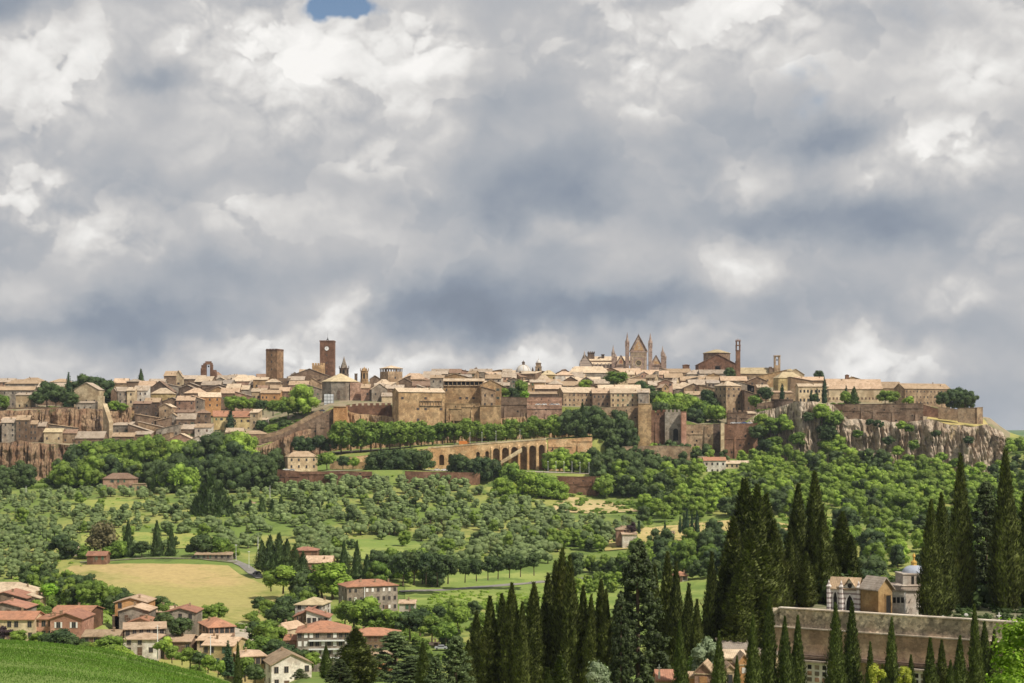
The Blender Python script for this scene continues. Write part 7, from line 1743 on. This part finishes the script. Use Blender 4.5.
# lower chapels
def chapel(px0, px1, yb, ye, yr, D, typ, wall, roof, label, rot=0, d=3.5, door=None, cross=False):
    s = D/F; W_0 = (px1-px0)*s; th = R(rot); w = (W_0-d*abs(math.sin(th)))/math.cos(th); h = (yb-ye)*s; r_ = (ye-yr)*s
    t = thing('chapel', label, 'chapel', (((px0+px1)/2-512)*s, D+d/2, zz(yb, D)), th)
    wall_mb(typ, w, d, h, r_, 4).obj('wall', wall, t); roof_mb(typ, w, d, h, r_, .18).obj('roof', roof, t)
    if door: MB().box(-door[1]/2, door[1]/2, -.05, .05, 0, door[2]).obj('door', door[0], t, (0, -d/2, h-door[2]-.5))
    MB().box(-w/2-.06, w/2+.06, -.08, .05, 0, .14).obj('cornice', 'wall_cream', t, (0, -d/2, h-.2))
    if cross: MB().box(-.12, .12, -.12, .12, 0, 1.7).box(-.06, .06, -.06, .06, 1.7, 2.7).box(-.28, .28, -.05, .05, 2.2, 2.32).obj('cross', 'marble_white', t, (-w/2+.3, -d/2+.2, h-.6))
    return t
chapel(657, 675, 694, 681, 673, 190, 'g', 'wall_cream', 'roof_dred', 'small chapel with plum-red roof and white cross at bottom right of centre', cross=True, door=('iron', .8, 1.2))
chapel(695, 719, 700, 673, 664, 198, 'f', 'wall_pink', 'roof_tanr', 'brown gabled grave chapel between two front cypresses', rot=-16, door=('wall_orange', 1.0, 2.6))
chapel(690, 699, 700, 677, 675.5, 200, 's', 'wall_orange', 'roof_tanr', 'low orange annex left of the brown gabled grave chapel', d=2)
chapel(721, 750, 690, 650, 644, 222, 's', 'wall_cream', 'roof_greyr', 'pale stepped-roof chapel at the dark hedge foot', d=5, door=('dark_void', 2.8, .35))
chapel(722, 746, 690, 659, 654, 217, 's', 'wall_cream', 'roof_pale', 'pale lower chapel before the stepped-roof one', d=3, door=('wall_dark', 2.6, .4))
chapel(737, 751, 700, 664, 655, 212, 'f', 'wall_orange', 'roof_rose', 'orange gabled chapel with rosy pediment left of the tallest front cypress', door=('marble_white', .6, .8))
chapel(724, 736, 700, 671, 665.5, 206, 'f', 'wall_cream', 'roof_rose', 'small cream chapel with rosy roof between two short cypresses', door=('iron', .7, 1.6))
chapel(760, 781, 700, 655, 652, 226, 's', 'wall_cream', 'roof_greyr', 'pale chapel block at the left corner of the cemetery wall', d=3, door=('dark_void', .5, 1.2))
t = thing('corner_pier', 'dark stone corner pier at the left end of the cemetery wall', 'pier', at(776, 625, 229)); MB().box(-1.2, .6, -.8, 1.2, -14, 2.6).obj('masonry', 'cem_upper', t); MB().box(-1.4, .8, -1.0, 1.4, -.35, 0).obj('ledge', 'wall_cream', t)

# ---- foreground cypresses: each its own
CYP = [crown_cypress(300+i, 7500, lobes=4+i % 4, R_=.058, size=.0105, fat=1.0+.05*(i % 3)) for i in range(6)]
KIND['cypress'] = ([m.mesh('crown', 'leaf_cypress', True) for m in CYP], [trunk_mb(9, .10, .010, 0).mesh('trunk', 'bark')])
leaf('leaf_young', (.058, .080, .020), (.085, .110, .026), .15, 1.1)
KIND['young'] = ([m.mesh('crown', 'leaf_young', True) for m in CYP[:4]], KIND['cypress'][1])
leaf('leaf_cedar', (.042, .060, .020), (.06, .08, .026), .1, 1.0)
def open_conifer(seed):
    """broad old conifer, open enough for the meadow to show through"""
    r = random.Random(seed); m = MB()
    for i in range(330):
        t = r.random()**.9; z = .06+.93*t; R0 = .235*(1-t)**.62+.015; a = r.uniform(0, 6.283); k = r.uniform(.1, 1)**.7
        c = (R0*k*math.cos(a), R0*k*math.sin(a), z-.03*k); rr = r.uniform(.022, .048)*(1.15-.5*t)
        leafquads(m, r, c, rr, 105, .0062, squash=.8, inner=.1); blob(m, r, c, rr*.62, .8, seg=5, rings=4)
    for i in range(26):
        t = i/26; a = i*2.4; R0 = .20*(1-t)**.62; m.tube((0, 0, .1+.82*t), (R0*math.cos(a), R0*math.sin(a), .1+.85*t), .006*(1.1-t), .002, 4)
    return m
KIND['cedar'] = ([open_conifer(7).mesh('crown', 'leaf_cedar', True), open_conifer(8).mesh('crown', 'leaf_cedar', True)], [trunk_mb(9, .9, .013, 0).mesh('trunk', 'bark')])
rg = random.Random(77)
def CY(kind, px, yt, D, half, row, words, zb=None, **k):
    zb = ground(px, D) if zb is None else zb; h = zz(yt, D)-zb; base_half = {'cypress': .062, 'young': .062, 'cedar': .235, 'fir': .17}[kind]*h*F/D
    return tree(kind, px, D, h, zb=zb, w=half/base_half, row=row, words=words, rg=rg, group=None, cat='cypress' if kind in ('cypress', 'young') else 'conifer', name='cypress' if kind in ('cypress', 'young') else 'conifer', **k)
rA = 'in the central foreground grove'
for (px, yt, D, half) in [(476,611,228,10),(490,597,224,12),(503,594,232,11),(512,584,222,12.5),(521.5,602,216,9),(534,583,220,13),(547,574,226,12),(555,562,228,12),(562,549,222,14),(571,556,218,12),(583,586,224,9.5),(591,595,216,9),(601,580,222,11),(606,590,216,9),(667,553,236,13),(676,563,232,10),(687,584,226,10),(697,600,222,9),(710,553,230,11),(468,640,215,8),(617,600,236,9),(655,566,240,10)]:
    CY('cypress', px, yt, D, half, rA, 'dark cypress')
CY('cedar', 638, 538, 215, 36, None, '', label='broad ragged dark conifer standing between the two foreground cypress groves')
CY('cedar', 621, 590, 208, 16, None, '', label='small ragged conifer at the left foot of the broad dark one')
rB = 'in the huge dark cypress clump'
for (px, yt, D, half) in [(745,480,246,23),(757,486,240,20),(767,495,244,19),(733,518,238,18),(724,560,234,13),(776,520,240,16),(750,530,232,22),(765,545,232,20),(738,560,228,18)]:
    CY('cypress', px, yt, D, half, rB, 'massive dark cypress', zb=-32)
rC = 'behind the cemetery terrace'
for (px, yt, D, half) in [(797,484,250,13),(790,530,246,9),(815,472,256,14),(822,510,248,11),(842,512,262,15),(851,535,258,10),(834,548,254,9),(931,500,221,11.5),(942,494,228,12),(961,455,240,12.5),(1006,450,236,14.5),(1030,460,240,13),(806,552,242,10)]:
    CY('cypress', px, yt, D, half, rC, 'tall black cypress', zb=TZ)
CY('cedar', 986, 478, 250, 27, None, '', zb=TZ, label='broad dark cedar between the two tallest right-hand cypresses')
rD = 'in the front row before the cemetery wall'
for (px, yt, D, half) in [(681,620,188,8.5),(719,632,192,8),(737,656,186,5.5),(753,616,190,8.5),(768,596,194,10),(785,617,190,8.5),(797.5,616,192,8.5),(836,604,190,10),(851.5,602,194,10),(870.5,642,186,6.5),(891,618,190,8),(911,655,186,6.5),(930.5,638,190,8.5),(942,640,196,8),(959.5,636,190,9),(976,605,192,8.5),(986,622,198,9),(993,630,194,8),(902,668,184,5),(950,660,186,7),(882,664,186,5)]:
    CY('young', px, yt, D, half, rD, 'slender cypress')
rE = 'at the bottom left of centre'
for (px, yt, D, half) in [(238,642,300,4.5),(209.5,676,150,4),(326,645,300,5.5),(424,642,235,8)]: CY('young', px, yt, D, half, rE, 'narrow dark cypress')
CY('cypress', 356, 628, 260, 19, None, '', label='stout dark evergreen in front of the grey apartment house')
CY('cedar', 340, 658, 250, 17, None, '', label='low dark evergreen left of the stout dark one at bottom')
leaf('leaf_cedar_light', (.085, .12, .045), (.11, .15, .055), .12, .8)
KIND['cedar_light'] = ([open_conifer(11).mesh('crown', 'leaf_cedar_light', True)], KIND['cedar'][1])
for (px, yt, D, half, lab) in [(456,634,200,26,'light olive-green conifer at the bottom left of the cypress grove'),(436,655,196,18,'lower light green conifer left of the olive-green one'),(395,630,280,34,'broad spreading cedar with layered pale branches at bottom'),(412,655,260,26,'smaller layered cedar before the broad spreading one'),(300,668,300,10,'small light conifer near the white gabled house')]:
    zb = ground(px, D); h = zz(yt, D)-zb; tree('cedar_light', px, D, h, label=lab, zb=zb, w=half*D/F/(.235*h), rg=rg, name='conifer', cat='conifer')
CY('young', 560, 656, 185, 14, None, '', label='short bright young cypress before the dark central grove')
CY('young', 548, 668, 182, 9, None, '', label='lowest bright young cypress at the grove foot, bottom centre')
leaf('leaf_silver', (.17, .21, .12), (.21, .26, .15), .2)
for (px, yt, D, w, mat, lab) in [(706,640,204,1.2,'leaf_silver','silvery bush below the massive dark clump'),(598,660,190,1.0,'leaf_silver','pale flowering bush at bottom centre right'),(876,664,182,.55,'leaf_yellow','left yellow flowering bush before the cemetery wall'),(905,666,183,.5,'leaf_yellow','right yellow flowering bush before the cemetery wall'),(690,655,206,.8,'leaf_bright','small bright bush beside the brown gabled chapel')]:
    zb = TZ if 'dried' in lab else zz(yt, D)-5.5*w; m = crown_round(hash(lab) % 1 + int(px), n=14, leaves=120, size=.028).mesh('crown', mat)
    t = thing('bush', lab, 'bush', (wx(px, D), D, zb), 0); h = zz(yt, D)-zb; t.scale = (h*.8, h*.8, h); link('crown', m, t); link('stem', trunk_mb(4, .4, .03).mesh('stem', 'bark'), t)
# near leafy tree at the bottom right corner
def near_tree():
    r = random.Random(9); m = MB()
    for i in range(60):
        t = r.uniform(-.9, .95); a = r.uniform(0, 6.283); k = math.sqrt(1-t*t)*r.uniform(.5, 1); c = (.44*k*math.cos(a), .44*k*math.sin(a), .62+.36*t); rr = r.uniform(.07, .12)
        blob(m, r, c, rr*.5, .8); leafquads(m, r, c, rr, 240, .010, inner=.3)
    return m
zb = ground(1052, 60); t = thing('tree', 'fresh light green leafy tree close by at the bottom right corner', 'tree', (wx(1052, 60), 60, zb)); h = zz(618, 60)-zb; t.scale = (h*1.05, h*1.05, h)
link('crown', near_tree().mesh('crown', 'leaf_front', True), t); link('trunk', trunk_mb(5, .5, .03, 7).mesh('trunk', 'bark'), t)

# ================================================================ VEHICLES, LAMPS
def car_parts(col):
    k = 'car_' + '_'.join(str(c) for c in col)
    if k not in MATS: plain(k, col, .3)
    b = MB(); pr = [(-2.1,.35),(-2.1,.85),(-1.25,.95),(-.75,1.42),(.85,1.45),(1.55,.98),(2.1,.82),(2.15,.35)]
    n = len(pr); vs = [(x, y*(.78 if z > 1.0 else .86), z) for y in (-1, 1) for (x, z) in pr]; b.add(vs, [tuple(range(n)), tuple(range(2*n-1, n-1, -1))] + [(i, i+n, (i+1) % n+n, (i+1) % n) for i in range(n)])
    w = MB()
    for s in (-1, 1): w.add([(-1.1, s*.87, .98), (1.35, s*.87, 1.0), (.8, s*.80, 1.38), (-.7, s*.80, 1.36)], [(0,1,2,3)])
    w.add([(-1.27, -.72, .99), (-1.27, .72, .99), (-.80, .66, 1.40), (-.80, -.66, 1.40)], [(0,1,2,3)]); w.add([(1.57, -.72, 1.01), (1.57, .72, 1.01), (.90, .66, 1.43), (.90, -.66, 1.43)], [(0,1,2,3)])
    wh = MB(); wh.lathe([(.32, -.1), (.32, .1)], 12)
    return b.mesh('body', k), w.mesh('windows', 'glass'), wh.mesh('wheel', 'iron')
CARS = {}
def car(px, D, col, rz, label, py=None, lift=.4):
    if col not in CARS: CARS[col] = car_parts(col)
    bo, wi, wh = CARS[col]; z = zz(py, D) if py else ground(px, D)+lift
    t = thing('parked_car', label, 'car', (wx(px, D), D, z), R(rz)); link('body', bo, t); link('windows', wi, t)
    for (x, y) in ((-1.35,-.8),(1.35,-.8),(1.35,.8),(-1.35,.8)): o = link('wheel', wh, t, (x, y, .32)); o.rotation_euler = (R(90), 0, 0)
Wh, Bl, Sv, Rd, Dk = (.72,.72,.70), (.10,.16,.34), (.42,.43,.45), (.45,.05,.04), (.05,.05,.06)
for (px, D, c, rz, lab, py) in [(286,1012,Wh,10,'white car parked by the roadside wall beside the cream house',470.6),(292,1013,Sv,0,'silver car beside the white one by the cream house',470.8),(437,1003,Wh,0,'white car parked left below the viaduct arches',470.5),(444,1004,Wh,15,'second white car parked below the viaduct arches',470.8),(451,1003,Sv,-5,'silver car parked right of two white cars under the viaduct',471),
    (456,1068,Wh,0,'white car on the avenue left of the orange truck',446.3),(733,1116,Wh,0,'leftmost white car on the terrace above the red wall',423.8),(738.5,1117,Sv,10,'silver car on the terrace above the red wall',423.8),(744,1116,Bl,0,'blue car on the terrace above the red wall',423.8),(749.5,1117,Wh,0,'rightmost white car on the terrace above the red wall',423.8),
    (538,1128,Wh,0,'leftmost white car on the pinkish parapet terrace',405.2),(544,1129,Wh,10,'second white car on the pinkish parapet terrace',405.2),(552,1128,Sv,0,'silver car on the pinkish parapet terrace',405.2),(557,1129,Wh,0,'rightmost white car on the pinkish parapet terrace',405.2),
    (241,478,Bl,20,'dark blue car on the gravel yard of the valley village',None),(235,492,Wh,60,'white car on the gravel yard of the valley village',None),(257,671,Dk,60,'dark car on the grey lane right of the golden field',None),
    (456,505,Wh,15,'white car parked on the meadow below the roadside trees',None),(441,498,Sv,0,'silver car among bushes left of the white meadow car',None),(497,488,Bl,0,'blue car half hidden between foreground cypress tips',None),(322,1102,Dk,30,'dark car at the head of the ramp',411.5),(196,706,Dk,0,'dark car near the long grey farm building',None)]:
    car(px, D, c, rz, lab, py)
t = thing('truck', 'small orange truck on the avenue at the gap between the trees', 'truck', at(464, 446, 1068)); plain('truck_orange', (.62, .20, .05), .4)
MB().box(-3.6, 2.2, -1.2, 1.2, .9, 3.6).obj('cargo_box', 'truck_orange', t); MB().box(2.3, 4.0, -1.1, 1.1, .6, 2.7).obj('cab', 'truck_orange', t); MB().box(2.6, 4.03, -1.12, 1.12, 1.7, 2.4).obj('windscreen', 'glass', t)
for x in (-2.4, 3.0):
    for y in (-1.05, 1.05): o = MB().lathe([(.5, -.15), (.5, .15)], 12).obj('wheel', 'iron', t, (x, y, .5)); o.rotation_euler = (R(90), 0, 0)
lm = [MB().tube((0,0,-.5), (0,0,7.2), .10, .06, 6).mesh('post', 'white_paint'), MB().box(-.45, .45, -.16, .16, 7.2, 7.45).tube((0,0,7.2), (.0,-.3,7.3), .05, .05, 4).mesh('lamp_head', 'white_paint')]
for i, (px, D) in enumerate([(548,1001),(556,1001),(564,1001),(572,1000),(580,1000),(589,1000),(470,1070),(482,1070),(496,1070),(520,1072),(249,688),(236,704)]):
    t = thing('street_lamp', '', 'street lamp', (wx(px, D), D, ground(px, D)+.3), 0, 'street lamps along the roads'); link('post', lm[0], t); link('lamp_head', lm[1], t)
    TREG.append(('along the lower road' if i < 6 else 'along the avenue' if i < 10 else 'beside the grey lane', px, t, 'slender pale street lamp'))
pm = [MB().tube((0,0,-.5), (0,0,9), .16, .10, 6).mesh('post', 'white_paint'), MB().box(-.7, .7, -.05, .05, 8.3, 8.42).mesh('cross_arm', 'iron')]
for (px, py, D, lab) in [(157.5,657,425,'pale utility pole before the white hipped house of the valley village'),(210.5,668,415,'pale utility pole left of the yellow village house'),(26,500,960,'thin utility pole at the far left of the olive grove'),(270,500,930,'thin pale pole among the trees left of centre'),(258,556,705,'tall pole at the top of the grey lane')]:
    t = thing('utility_pole', lab, 'pole', at(px, py, D)); link('post', pm[0], t); link('cross_arm', pm[1], t)
t = thing('scaffold', 'white sheeted scaffold beside the octagonal church above the ramp', 'scaffold', at(329, 406.5, 1165)); plain('sheeting', (.60, .62, .64), .7)
MB().box(-3.6, 3.6, -1.5, 1.5, 0, 9.6).obj('sheeting', 'sheeting', t); m = MB()
for x in (-3.7, -1.2, 1.3, 3.7): m.box(x-.1, x+.1, -1.62, -1.52, -.5, 10.2)
for z in (2.4, 4.9, 7.4): m.box(-3.8, 3.8, -1.7, -1.6, z, z+.15)
m.obj('poles', 'iron', t)

rows = {}
for e in TREG: rows.setdefault((e[0], e[3]), []).append(e)
for (rn, words), es in rows.items():
    es.sort(key=lambda e: e[1]); n = len(es)
    for i, e in enumerate(es):
        q = ('leftmost' if i == 0 else ORD[i+1] + ' from left') if i < (n+1)//2 else ('rightmost' if i == n-1 else ORD[n-i] + ' from right')
        e[2]['label'] = '%s, %s %s' % (words, q, rn) if n > 1 else '%s %s' % (words, rn)
